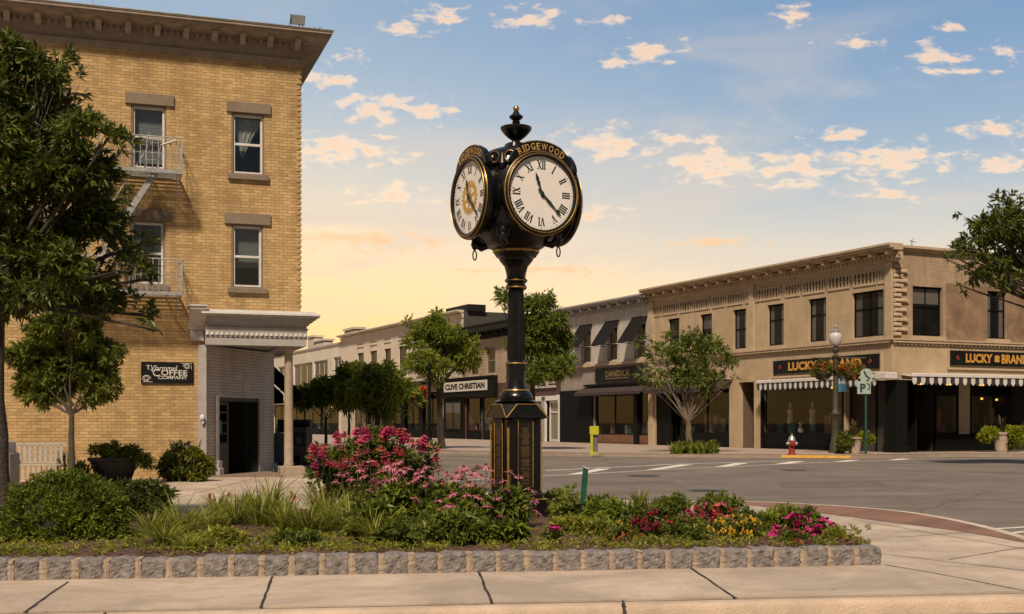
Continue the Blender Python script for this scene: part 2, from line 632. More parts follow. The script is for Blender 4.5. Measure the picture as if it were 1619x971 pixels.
nf = G(37, 970); nf2 = G(1619, 938)
frontL = nf - d1 * 22
frontR = nf2 + d1 * 4.5
kerb_px = [(1619, 847.5), (1570, 834), (1530, 825), (1500, 819), (1440, 809), (1370, 802.5), (1300, 798), (1230, 794), (1160, 792.5), (1080, 792.5),
           (1010, 793), (960, 788), (869, 782), (780, 779), (690, 775), (600, 768), (540, 760), (508, 752)]
kerb = [G(*p) for p in kerb_px]
def smooth_line(pts, it=2):
    for _ in range(it):
        out = [pts[0]]
        for a, b in zip(pts[:-1], pts[1:]):
            out += [a * .75 + b * .25, a * .25 + b * .75]
        out.append(pts[-1])
        pts = out
    return pts
rightcurve = [frontR, frontR + Vector((.9, .35, 0)), frontR + Vector((1.2, 1.2, 0)), frontR + Vector((.7, 2.2, 0)), frontR + Vector((-.4, 3.2, 0)), kerb[0]]
rightcurve = smooth_line(rightcurve, 2)
kerb = smooth_line(kerb, 2)
side_street = Vector((-.3226, .9465, 0))
isl = rightcurve[:-1] + kerb + [kerb[-1] + side_street * 3, kerb[-1] + side_street * 90]
def offset_line(line, d):
    out = []
    for i, p in enumerate(line):
        t = (line[min(i + 1, len(line) - 1)] - line[max(i - 1, 0)]).normalized()
        out.append(p + Vector((-t.y, t.x, 0)) * d)
    return out
def ribbon(line, d0, d1_, z0, z1, m, name, top_only=False):
    a = offset_line(line, d0)
    b = offset_line(line, d1_)
    n = len(line)
    v = [(p.x, p.y, z1) for p in a] + [(p.x, p.y, z1) for p in b]
    f = [(i, i + 1, n + i + 1, n + i) for i in range(n - 1)]
    if not top_only:
        v += [(p.x, p.y, z0) for p in a] + [(p.x, p.y, z0) for p in b]
        f += [(2 * n + i, 2 * n + i + 1, i + 1, i) for i in range(n - 1)] + [(n + i, n + i + 1, 3 * n + i + 1, 3 * n + i) for i in range(n - 1)]
    return struct(name, MB().add(v, f), m)
inner = offset_line(isl, .15)
plaza_poly = [frontL] + inner + [Vector((-60, 125, 0)), Vector((-60, 0, 0))]
mbp = MB().prism([(p.x, p.y) for p in plaza_poly], -.29, 0.0)
struct('sidewalk', mbp, conc)
kerbmat = mat('kerb_granite', (.55, .47, .38), .75, var=.2, scale=3, bump=.4, bscale=60)
ribbon(isl, 0, .147, -.29, .002, kerbmat, 'kerb')
# near kerb: concrete with a rounded nose
fk = [frontL + d1 * (i * .5) for i in range(int((frontR - frontL).length / .5) + 1)]
perp = Vector((d1.y, -d1.x, 0))
prof = [(0.006, -.29), (0.006, -.012), (.018, 0.001), (.13, 0.001), (.155, -.006), (.172, -.022), (.18, -.05), (.20, -.14), (.205, -.29)]
mbk = MB()
vv = []
for i, p in enumerate(fk):
    for (o_, z_) in prof:
        w = perp * (o_ + .003 * math.sin(i * 2.1))
        vv.append((p.x + w.x, p.y + w.y, z_))
K = len(prof)
mbk.add(vv, [(i * K + k, i * K + k + 1, (i + 1) * K + k + 1, (i + 1) * K + k) for i in range(len(fk) - 1) for k in range(K - 1)])
struct('front_kerb', mbk, mat('kerb_concrete', (.52, .40, .30), .85, var=.22, scale=2.2, bump=.6, bscale=50), smooth=True)

# joints cut in the slabs
jt = MB()
def joint(a, b, w=.014, jag=.006):
    n = 10
    t = (b - a).normalized()
    q = Vector((-t.y, t.x, 0))
    L, Rr = [], []
    for i in range(n + 1):
        p = a.lerp(b, i / n) + q * random.uniform(-jag, jag) * (0 < i < n)
        ww = w * random.uniform(.7, 1.3)
        L.append((p.x + q.x * ww, p.y + q.y * ww, .004))
        Rr.append((p.x - q.x * ww, p.y - q.y * ww, .004))
    jt.add(L + Rr, [(i, n + 1 + i, n + 2 + i, i + 1) for i in range(n)])
for a, b in (((108, 920), (37, 970)), ((431, 912), (412, 962)), ((757, 905), (778, 955)), ((1093, 899), (1165, 947))):
    joint(G(*a), G(*b), .012)
joint(G(1397, 893), G(1475, 906), .008); joint(G(1475, 906), G(1700, 950), .008)
joint(G(500, 961.5) + d1 * -9, G(500, 961.5) + d1 * 11.5, .006, .002)
for a, b in (((1240, 858), (1640, 905)), ((1350, 822), (1619, 868)), ((1420, 850), (1580, 838)), ((1500, 885), (1640, 862)),
             ((330, 778), (520, 776)), ((270, 790), (400, 757)), ((400, 812), (470, 757)), ((20, 775), (330, 777)), ((520, 790), (500, 757)), ((150, 765), (60, 800))):
    joint(G(*a), G(*b), .007, .003)
struct('slab_joints', jt, mat('joint_dark', (.035, .028, .022), .9))
cr = MB()
jt = cr
joint(G(985, 950) , G(988, 972), .012, .01); joint(G(168, 969), G(165, 975), .01, .01)
struct('kerb_joint', cr, MATS['joint_dark'])

# brick band inside the island kerb
band_px_in = [(1640, 862), (1570, 849), (1530, 842), (1480, 835), (1420, 827.5), (1350, 818.5), (1300, 812), (1240, 805), (1190, 799.5), (1150, 796)]
bandin = smooth_line([G(*p) for p in band_px_in], 2)
def resample(line, n):
    L = [0.]
    for a, b in zip(line[:-1], line[1:]):
        L.append(L[-1] + (b - a).length)
    out = []
    for i in range(n):
        s = L[-1] * i / (n - 1)
        k = max(j for j in range(len(L)) if L[j] <= s + 1e-9)
        k = min(k, len(line) - 2)
        out.append(line[k].lerp(line[k + 1], (s - L[k]) / max(L[k + 1] - L[k], 1e-9)))
    return out
outer_src = [p for p in offset_line(kerb, .15) if p.x > 3.4]
bo = resample(outer_src, 50)
bi = resample(bandin, 50)
mbb = MB().add([(p.x, p.y, .005) for p in bo] + [(p.x, p.y, .005) for p in bi], [(i, i + 1, 51 + i, 50 + i) for i in range(49)])
struct('brick_band', mbb, brick('brick_paving', (.8, -.6), (.40, .115, .065), (.29, .085, .05), (.22, .12, .08), .21, .105, .006, stain=.3))
# the same band carried round the rear of the island's right-hand end is kept as brick paving too

# road markings
white = mat('road_paint_white', (.72, .66, .58), .7, var=.25, scale=7)
yel = mat('road_paint_yellow', (.62, .36, .07), .7, var=.25, scale=7)
def stripe(mb, pts, w):
    P_ = [G(px, py, -.126) for px, py in pts]
    a = offset_line(P_, w / 2)
    b = offset_line(P_, -w / 2)
    n = len(P_)
    mb.add([tuple(p) for p in a] + [tuple(p) for p in b], [(i, i + 1, n + i + 1, n + i) for i in range(n - 1)])
cw = MB()
stripe(cw, [(640, 770), (690, 763), (782, 756), (863, 752.5), (942, 748.5), (1020, 744), (1100, 740), (1180, 736.5), (1300, 731), (1400, 728), (1500, 725.5), (1630, 724.6)], .13)
struct('crosswalk_front_line', cw, white)
cw = MB()
stripe(cw, [(863, 744), (942, 740), (1020, 736.5), (1065, 734), (1150, 731.5), (1250, 729)], .2)
struct('crosswalk_rear_line', cw, white)
cw = MB()
for x0, y0, x1, y1 in ((1020, 743, 1075, 734.5), (898, 750, 945, 741), (1129, 738.5, 1163, 732), (1222, 734.2, 1252, 729.5), (1315, 730.5, 1340, 727.5), (1402, 727.8, 1420, 725.3)):
    a0, a1, b0, b1 = G(x0, y0, -.122), G(x0 + 22, y0 - .4, -.122), G(x1 + 22, y1, -.122), G(x1, y1, -.122)
    cw.add([a0, a1, b0, b1], [(0, 1, 2, 3)])
struct('crosswalk_bars', cw, white)
cw = MB()
stripe(cw, [(640, 722), (760, 726.5), (870, 730), (960, 733.2)], .16)
struct('centre_line', cw, yel)
cw = MB()
stripe(cw, [(715, 719.5), (755, 720.2)], .15)
stripe(cw, [(1540, 838), (1640, 832)], .12); stripe(cw, [(1570, 846), (1660, 836)], .12)
struct('lane_marks', cw, white)
# cracks and tar seams in the asphalt
ck = MB()
rc = random.Random(12)
def crack(px0, py0, px1, py1, w):
    a, b = G(px0, py0, -.13), G(px1, py1, -.13)
    n = 26
    t = (b - a).normalized(); q = Vector((-t.y, t.x, 0)); off = 0; L, Rr = [], []
    for i in range(n + 1):
        off += rc.uniform(-.09, .09)
        p = a.lerp(b, i / n) + q * off
        ww = w * rc.uniform(.4, 1.2)
        L.append((p.x + q.x * ww, p.y + q.y * ww, -.1275)); Rr.append((p.x - q.x * ww, p.y - q.y * ww, -.1275))
    ck.add(L + Rr, [(i, n + 1 + i, n + 2 + i, i + 1) for i in range(n)])
for q in ((900, 766, 1500, 757, .022), (1180, 790, 1619, 775, .02), (1000, 757, 1300, 750, .02), (1330, 800, 1619, 806, .014), (1380, 742, 1619, 748, .03), (700, 736, 1100, 747, .03), (1450, 812, 1560, 780, .012)):
    crack(*q)
struct('road_cracks', ck, mat('tar_seam', (.07, .06, .05), .85))
pt = MB()
pt.add([G(1230, 762, -.1285), G(1390, 760, -.1285), G(1410, 770, -.1285), G(1235, 772.5, -.1285)], [(0, 1, 2, 3)])
pt.add([G(960, 762, -.1285), G(1060, 760, -.1285), G(1070, 765, -.1285), G(965, 767, -.1285)], [(0, 1, 2, 3)])
struct('road_patches', pt, mat('asphalt_patch', (.16, .135, .115), .9, spec=.2, var=.2, scale=2, bump=.5, bscale=90))
iron = mat('cast_iron', (.055, .05, .045), .7, .4, var=.3, scale=20)
for px, py, r in ((1120, 776, .45), (1017, 752.5, .5), (1254, 743.5, .45)):
    p = G(px, py, -.126)
    mbm = MB().lathe([(r, -.128), (r, -.122), (r * .88, -.1215), (r * .86, -.124)], 28, (p.x, p.y, 0))
    l = {1120: 'round iron manhole cover in the road nearest the flower bed', 1017: 'round iron manhole cover beside the striped crosswalk behind the clock',
         1254: 'dark iron cover in the road in front of the fire hydrant'}[px]
    solo('manhole_cover', mbm, iron, l, 'manhole cover', 'manhole covers in the road')

# far sidewalk
dA = Vector((-.432, .902, 0)); nA = Vector((-.902, -.432, 0))
dB = Vector((.907, .420, 0)); nB = Vector((.420, -.907, 0))
fk_px = [(1640, 719.0), (1560, 718.2), (1480, 718), (1420, 719.5), (1345, 720.5), (1300, 720), (1200, 719.5), (1060, 718.5), (960, 717.5), (860, 716), (780, 714.5), (695, 713.5)]
fkl = [G(*p) for p in fk_px]
fkl = [fkl[0] + dB * 70] + smooth_line(fkl, 2) + [fkl[-1] + dA * 90]
fin = offset_line(fkl, -.16)
mbp = MB().prism([(p.x, p.y) for p in fin] + [(-60, 260), (120, 260)], -.29, 0)
struct('far_sidewalk', mbp, mat('far_concrete', (.36, .28, .22), .85, var=.15, scale=.8, bump=.3))
ribbon(fkl, 0, -.157, -.29, .003, mat('far_kerb', (.30, .24, .19), .85, var=.2, scale=2), 'far_kerb')
bb0 = offset_line(fkl, -.17); bb1 = offset_line(fkl, -1.15)
n = len(bb0)
struct('far_brick_band', MB().add([(p.x, p.y, .005) for p in bb0] + [(p.x, p.y, .005) for p in bb1], [(i, i + 1, n + i + 1, n + i) for i in range(n - 1)]),
       brick('far_brick_paving', (1, 0), (.28, .11, .07), (.21, .085, .055), (.18, .11, .08), .2, .2, .01))
yk = MB()
ky = [p for p in smooth_line([G(*p, .004) for p in ((1235, 719.6), (1300, 720), (1345, 720.4))], 1)]
a, b = offset_line(ky, .0), offset_line(ky, .16)
yk.add([(p.x, p.y, .008) for p in a] + [(p.x, p.y, .008) for p in b] + [(p.x, p.y - .004, -.12) for p in a],
       [(i, i + 1, len(a) + i + 1, len(a) + i) for i in range(len(a) - 1)] + [(i, i + 1, 2 * len(a) + i + 1, 2 * len(a) + i) for i in range(len(a) - 1)])
struct('yellow_kerb_paint', yk, yel)

# ------------------------------------------------------------ flower bed soil and its stone edging
wL = G(0, 918.5) ; wR = G(1397, 893.5)
dW = (wR - wL).normalized()
nW = Vector((dW.y, -dW.x, 0))
wL = wL - dW * 1.6
Lw = (wR - wL).length
back_px = [(-160, 838), (0, 832), (150, 822), (300, 819), (430, 812), (560, 806), (700, 800), (880, 795), (1000, 801), (1100, 813), (1250, 835), (1378, 872)]
back = resample(smooth_line([G(px, py, .05) for px, py in back_px], 1), 90)
def hnoise(x, y):
    return (math.sin(x * 3.1 + y * 1.7) + math.sin(x * 7.3 - y * 4.9) * .5 + math.sin(x * 17.1 + y * 13.7) * .25 + math.sin(x * 31 - y * 27) * .14)
sb = MB()
NS, NT = 90, 46
vs_ = []
for i in range(NS):
    s = i / (NS - 1)
    a = wL + dW * (Lw - .12) * s - nW * .16
    b = back[i]
    for k in range(NT):
        t = k / (NT - 1)
        p = a.lerp(b, t)
        z = .135 + .10 * math.sin(min(1, t * 1.1) * PI) * .5 + .018 * hnoise(p.x, p.y) - .16 * max(0, (t - .85) / .15) ** 2
        if s > .97:
            z -= .02
        vs_.append((p.x, p.y, z))
sb.add(vs_, [(i * NT + k, (i + 1) * NT + k, (i + 1) * NT + k + 1, i * NT + k + 1) for i in range(NS - 1) for k in range(NT - 1)])
struct('soil', sb, mat('soil', (.105, .058, .034), .95, var=.45, scale=9, bump=1.0, bscale=45), smooth=True)
SOIL = .15
# shredded bark lying on the soil
def soil_point(px, py, z=.15):
    return G(px, py, z)
nm = 9000
s = rng.random(nm); t = rng.random(nm) ** 1.3
A0 = np.array([[*(wL + dW * (Lw - .2) * float(q) - nW * .2)] for q in s]); B0 = np.array([[*back[min(89, int(q * 89))]] for q in s])
Pm = A0 + (B0 - A0) * (t * .93)[:, None]
zz = .135 + .05 * np.sin(np.minimum(1, t * .93 * 1.1) * PI) + .018 * np.array([hnoise(x, y) for x, y in Pm[:, :2]]) + .004
ang = rng.random(nm) * 2 * PI
L = rng.uniform(.012, .045, nm); W = rng.uniform(.003, .008, nm)
dxy = np.stack([np.cos(ang), np.sin(ang), rng.uniform(-.3, .3, nm)], 1) * L[:, None]
wxy = np.stack([-np.sin(ang), np.cos(ang), rng.uniform(-.4, .4, nm)], 1) * W[:, None]
C0 = np.stack([Pm[:, 0], Pm[:, 1], zz + .006], 1)
V = np.stack([C0 - dxy - wxy, C0 + dxy - wxy, C0 + dxy + wxy, C0 - dxy + wxy], 1).reshape(-1, 3)
mbm = MB().arr(V, np.arange(nm * 4).reshape(-1, 4))
solo('bark_mulch', mbm, leafmat('mulch', (.04, .02, .012), (.25, .14, .08), .0, .9), kind='stuff', label='shredded brown bark strewn over the soil of the flower bed', cat='mulch')

edg = thing('stone_edging', 'low edging of rough grey granite blocks along the front of the flower bed', 'stone edging', tuple(wL))
def granite():
    m = mat('granite_block', (.25, .225, .215), .8, var=.45, scale=16, bump=.0)
    t = m.node_tree; b = t.nodes['Principled BSDF']
    g = t.nodes.new('ShaderNodeNewGeometry')
    w = t.nodes.new('ShaderNodeTexNoise'); w.inputs['Scale'].default_value = 26; w.inputs['Detail'].default_value = 9; w.inputs['Roughness'].default_value = .7; w.inputs['Distortion'].default_value = 1.2
    t.links.new(g.outputs['Position'], w.inputs['Vector'])
    bp = t.nodes.new('ShaderNodeBump'); bp.inputs['Strength'].default_value = 1.0; bp.inputs['Distance'].default_value = .03
    t.links.new(w.outputs[0], bp.inputs['Height']); t.links.new(bp.outputs[0], b.inputs['Normal'])
    return m
gran = granite()
mortar = mat('mortar', (.36, .28, .21), .9, var=.2, scale=12, bump=.6, bscale=70)
nb = 36
pitch = Lw / nb
mm = MB()
TW = Matrix.Translation(wL) @ Matrix(((dW.x, -nW.x, 0, 0), (dW.y, -nW.y, 0, 0), (0, 0, 1, 0), (0, 0, 0, 1)))
for i in range(nb):
    st = MB()
    u0 = i * pitch + .022 + random.uniform(-.006, .006); u1 = (i + 1) * pitch - .022 + random.uniform(-.006, .006)
    h = .188 + random.uniform(-.012, .008)
    nx_, nz_, ny_ = 9, 8, 5
    rr = random.Random(i)
    ph = [rr.uniform(0, 6.3) for _ in range(8)]
    # lumpy block: a subdivided box pushed about
    idx = {}
    verts = []
    def vid(a, b, c):
        if (a, b, c) in idx:
            return idx[(a, b, c)]
        x, y, z = a / nx_, b / ny_, c / nz_
        ex = min(x, 1 - x); ez = 1 - z; ey = y
        U = u0 + (u1 - u0) * x
        D = .20 * y
        Z = h * z - .02 * (1 - z)
        q = .022
        if ex * (u1 - u0) < q and y == 0: D += (q - ex * (u1 - u0)) * .7
        if z == 1 and y == 0: D += .014
        if z == 1 and ex == 0: Z -= .012
        if z == 1 and y == 0: Z -= .008
        am = .011
        D += (math.sin(U * 41 + ph[0] + Z * 23) * math.cos(Z * 47 + ph[1]) * am + rr.uniform(-.006, .006)) * (1 if y < .5 else 0)
        U += math.sin(Z * 33 + ph[2]) * .006
        Z += (math.sin(U * 29 + ph[3]) * .005 + rr.uniform(-.004, .004)) * (z > .9)
        idx[(a, b, c)] = len(verts)
        verts.append(TW @ Vector((U, D, Z)))
        return idx[(a, b, c)]
    fs = []
    for a in range(nx_):
        for c in range(nz_):
            fs.append((vid(a, 0, c), vid(a + 1, 0, c), vid(a + 1, 0, c + 1), vid(a, 0, c + 1)))
            fs.append((vid(a, ny_, c), vid(a, ny_, c + 1), vid(a + 1, ny_, c + 1), vid(a + 1, ny_, c)))
        for b in range(ny_):
            fs.append((vid(a, b, nz_), vid(a + 1, b, nz_), vid(a + 1, b + 1, nz_), vid(a, b + 1, nz_)))
    for b in range(ny_):
        for c in range(nz_):
            fs.append((vid(0, b, c), vid(0, b, c + 1), vid(0, b + 1, c + 1), vid(0, b + 1, c)))
            fs.append((vid(nx_, b, c), vid(nx_, b + 1, c), vid(nx_, b + 1, c + 1), vid(nx_, b, c + 1)))
    st.add(verts, fs)
    part('stone', st, gran, edg)
    mw = random.uniform(.024, .034)
    prf = []
    for k in range(9):
        z = -.02 + (h - .012) * k / 8 + .02
        prf.append((z, mw + random.uniform(-.005, .008)))
    c0 = (i + 1) * pitch
    if i < nb - 1:
        vv = []
        for z, w in prf:
            y0 = random.uniform(-.006, .003)
            vv += [TW @ Vector((c0 - w, y0 + .01, z)), TW @ Vector((c0, y0 - .002, z)), TW @ Vector((c0 + w, y0 + .01, z))]
        k0 = len(vv)
        vv += [TW @ Vector((c0 - mw, .2, h - .008)), TW @ Vector((c0, .2, h - .008)), TW @ Vector((c0 + mw, .2, h - .008))]
        ff = [(3 * k + j, 3 * k + j + 1, 3 * k + j + 4, 3 * k + j + 3) for k in range(8) for j in range(2)]
        ff += [(24, 25, k0 + 1, k0), (25, 26, k0 + 2, k0 + 1)]
        mm.add(vv, ff)
mm.box(.05, Lw - .05, .03, .19, .0, .165, T=TW)
part('mortar', mm, mortar, edg)

# ============================================================ POST CLOCK
CX, CY = (816 - 809.5) / F * 16.5, 16.5
CYAW = R(28)
clock = thing('post_clock', 'tall black and gold four-faced street clock standing in the flower bed', 'clock', (CX, CY, .06), CYAW)
black = mat('black_enamel', (.006, .006, .0065), .30, .0, var=.3, scale=5, spec=.40, coat=.08, bump=.03, bscale=25)
black2 = mat('black_plate', (.008, .008, .009), .45, .0, var=.3, scale=12)
gold = mat('gold_paint', (.52, .31, .075), .38, .55, var=.25, scale=15)
brass = mat('brass_ball', (.5, .36, .14), .3, .9, var=.2, scale=20)
def cz_(py, s=115.2):
    return 1.45 + (668 - py) / s - .06          # local height for a row of the photograph
def ngon_box(mb, w, d, z0, z1, ch=.0, mi=0):
    p = [(-w + ch, -d), (w - ch, -d), (w, -d + ch), (w, d - ch), (w - ch, d), (-w + ch, d), (-w, d - ch), (-w, -d + ch)]
    mb.prism(p, z0, z1, mi)
zp = cz_(789)
b = MB(); ngon_box(b, .335, .335, -.25, zp - .012, .012); ngon_box(b, .33, .33, zp - .012, zp, .02)
part('plinth', b, black, clock, local=True)
b = MB(); ngon_box(b, .325, .325, zp + .0005, zp + .014, .02)
part('gold_line', b, gold, clock, local=True)
b = MB()
ngon_box(b, .285, .285, zp + .014, zp + .07, .03)
ngon_box(b, .256, .256, zp + .07, cz_(664), .02)
part('pedestal', b, black, clock, local=True)
zE = cz_(661); zPk = cz_(640)
b = MB()
q = .315; f_ = .15; fo = .30
base = []
for k in range(4):
    T = Matrix.Rotation(-PI / 2 * k, 3, 'Z')
    base.append((T @ Vector((-q, -q, zE)), T @ Vector((-f_, -fo, zPk)), T @ Vector((f_, -fo, zPk)), T @ Vector((q, -q, zE)), T))
for k in range(4):
    c0, l0, r0, c1, T = base[k]
    gi = .255
    il, ir = T @ Vector((-gi, -gi, zE - .02)), T @ Vector((gi, -gi, zE - .02))
    b.add([c0, l0, r0, c1], [(0, 3, 2, 1)])
    b.add([c0, c1, ir, il], [(0, 3, 2, 1)])
    prev = base[(k + 1) % 4]
    # corner facet
    nxt = base[k - 1]
    b.add([c1, r0, nxt[1]], [(0, 2, 1)])
rt = [base[k][j] for k in (0, 3, 2, 1) for j in (1, 2)]
b.add(rt + [Vector((p.x * .66, p.y * .66, zPk + .05)) for p in rt], [(i, (i + 1) % 8, 8 + (i + 1) % 8, 8 + i) for i in range(8)] + [tuple(range(8, 16))])
part('pedestal_cap', b, black, clock, local=True)
b = MB()
for k in range(4):
    c0, l0, r0, c1, T = base[k]
    off = T @ Vector((0, -.006, .002))
    b.tube([c0 + off, l0 + off, r0 + off, c1 + off], .006, 6)
    for s_ in (-1, 1):
        e = T @ Vector((s_ * .253, -.264, 0))
        b.tube([e + Vector((0, 0, zp + .12)), e + Vector((0, 0, cz_(676)))], .0065, 6)
part('gold_edging', b, gold, clock, local=True)
# plaques
def engraved(T, off):
    b = MB()
    rr = random.Random(4)
    z = cz_(676); zb = cz_(764)
    while z > zb:
        if rr.random() < .08:
            z -= .018
        h = rr.choice((.006, .008, .008, .011))
        w = rr.uniform(.035, .075)
        x = -w
        while x < w:
            l_ = rr.uniform(.006, .02)
            b.add([T @ Vector((x, -off, z - h)), T @ Vector((min(x + l_, w), -off, z - h)), T @ Vector((min(x + l_, w), -off, z)), T @ Vector((x, -off, z))], [(0, 1, 2, 3)])
            x += l_ + .004
        z -= h + .006
    return b
for k in range(4):
    T = Matrix.Rotation(-PI / 2 * k, 3, 'Z')
    zb, zt = cz_(769), cz_(659)
    pl = [(-.115, zb), (.115, zb), (.115, zt - .07), (.055, zt), (-.055, zt), (-.115, zt - .07)]
    b = MB()
    v = [T @ Vector((x, -.263, z)) for x, z in pl] + [T @ Vector((x, -.272, z)) for x, z in pl]
    b.add(v, [tuple(range(6, 12))] + [(i, (i + 1) % 6, 6 + (i + 1) % 6, 6 + i) for i in range(6)])
    pq = part('plaque', b, black2, clock, local=True)
    b = MB().tube([T @ Vector((x, -.274, z)) for x, z in pl], .0055, 6, closed=True)
    part('plaque_frame', b, gold, pq, local=True)
    part('engraved_lines', engraved(T, .2735), mat('engraved_gold', (.15, .095, .03), .6, .3, var=.5, scale=60), pq, local=True)
# column
zs = lambda *p: [(r, cz_(y)) for r, y in p]
b = MB().lathe([(.30, zPk + .045), (.27, zPk + .055), (.225, cz_(632)), (.235, cz_(629)), (.235, cz_(626)), (.20, cz_(621)), (.175, cz_(617))], 40)
part('column_skirt', b, black, clock, smooth=True, local=True)
b = MB().lathe([(.155, cz_(617)), (.137, cz_(612)), (.134, cz_(580)), (.145, cz_(577)), (.145, cz_(573)), (.120, cz_(571)), (.118, cz_(569))], 40)
b.lathe([(.122, cz_(569)), (.119, cz_(540)), (.104, cz_(462)), (.104, cz_(459))], 48, flute=1, fd=.09)
b.lathe([(.118, cz_(459)), (.142, cz_(457)), (.142, cz_(452)), (.125, cz_(450)), (.125, cz_(448)), (.150, cz_(446)), (.150, cz_(442)), (.13, cz_(440)),
         (.135, cz_(433)), (.16, cz_(422)), (.21, cz_(415)), (.235, cz_(411)), (.235, cz_(409)), (.27, cz_(407)), (.30, cz_(402)), (.31, cz_(397)), (.34, cz_(393))], 44)
part('column', b, black, clock, smooth=True, local=True)
for r, y, w in ((.172, 617.5, .011), (.147, 575, .008), (.145, 455, .008), (.153, 444, .008), (.315, 398.5, .014)):
    z = cz_(y)
    part('gold_ring', MB().lathe([(r - .01, z - w), (r + .002, z - w), (r + .007, z), (r + .002, z + w), (r - .01, z + w)], 44), gold, clock, smooth=True, local=True)
# head
def superq(hw, n=48, e=3.4):
    out = []
    for i in range(n):
        a = 2 * PI * i / n
        c, s_ = math.cos(a), math.sin(a)
        r = hw / (abs(c) ** e + abs(s_) ** e) ** (1 / e)
        out.append((r * c, r * s_))
    return out
prof = [(.33, 394), (.38, 390), (.42, 384), (.47, 376), (.53, 366), (.565, 355), (.58, 330), (.58, 290), (.56, 262), (.50, 250), (.40, 243), (.27, 238), (.16, 235), (.14, 228)]
b = MB()
vv = []
for hw, y in prof:
    vv += [(x, yy, cz_(y)) for x, yy in superq(hw, e=3.0 if y < 380 else 2.4)]
b.add(vv, [(k * 48 + i, k * 48 + (i + 1) % 48, (k + 1) * 48 + (i + 1) % 48, (k + 1) * 48 + i) for k in range(len(prof) - 1) for i in range(48)] + [tuple(range(47, -1, -1)), tuple((len(prof) - 1) * 48 + i for i in range(48))])
part('clock_head', b, black, clock, smooth=True, local=True)
dialmat = mat('dial_white', (.80, .76, .73), .35, var=.04, scale=4, coat=.3)
inkmat = mat('numeral_green_black', (.012, .03, .026), .35, var=.2)
goldtext = mat('gold_leaf', (.62, .38, .10), .4, .3, var=.15)
ZD = cz_(308, 119)
def dialT(k):
    # maps (x right, y up, z out of the face) to clock space
    Rk = Matrix.Rotation(-PI / 2 * k, 4, 'Z')
    return Rk @ Matrix.Translation((0, 0, ZD)) @ Matrix(((1, 0, 0, 0), (0, 0, -1, 0), (0, 1, 0, 0), (0, 0, 0, 1)))
def stroke(mb, fn, x0, y0, x1, y1, w):
    d = Vector((x1 - x0, y1 - y0)).normalized()
    q = Vector((-d.y, d.x)) * w / 2
    mb.add([fn(x0 - q.x, y0 - q.y), fn(x1 - q.x, y1 - q.y), fn(x1 + q.x, y1 + q.y), fn(x0 + q.x, y0 + q.y)], [(0, 1, 2, 3)])
def roman(mb, s, fn, h, thin=.009, thick=.019):
    wid = {'I': .030, 'V': .070, 'X': .070}
    tot = sum(wid[c] for c in s)
    x = -tot / 2
    for c in s:
        w = wid[c]
        xc = x + w / 2
        if c == 'I':
            stroke(mb, fn, xc, -h / 2, xc, h / 2, thick)
            for e in (-1, 1):
                stroke(mb, fn, xc - w * .48, e * h / 2, xc + w * .48, e * h / 2, thin)
        if c == 'V':
            stroke(mb, fn, x + .012, h / 2, xc, -h / 2, thick); stroke(mb, fn, x + w - .012, h / 2, xc, -h / 2, thin)
            for e in (-1, 1):
                stroke(mb, fn, xc + e * .024 - .014, h / 2, xc + e * .024 + .014, h / 2, thin)
        if c == 'X':
            stroke(mb, fn, x + .012, h / 2, x + w - .012, -h / 2, thick); stroke(mb, fn, x + w - .012, h / 2, x + .012, -h / 2, thin)
            for e in (-1, 1):
                for g in (-1, 1):
                    stroke(mb, fn, xc + g * .023 - .013, e * h / 2, xc + g * .023 + .013, e * h / 2, thin)
        x += w
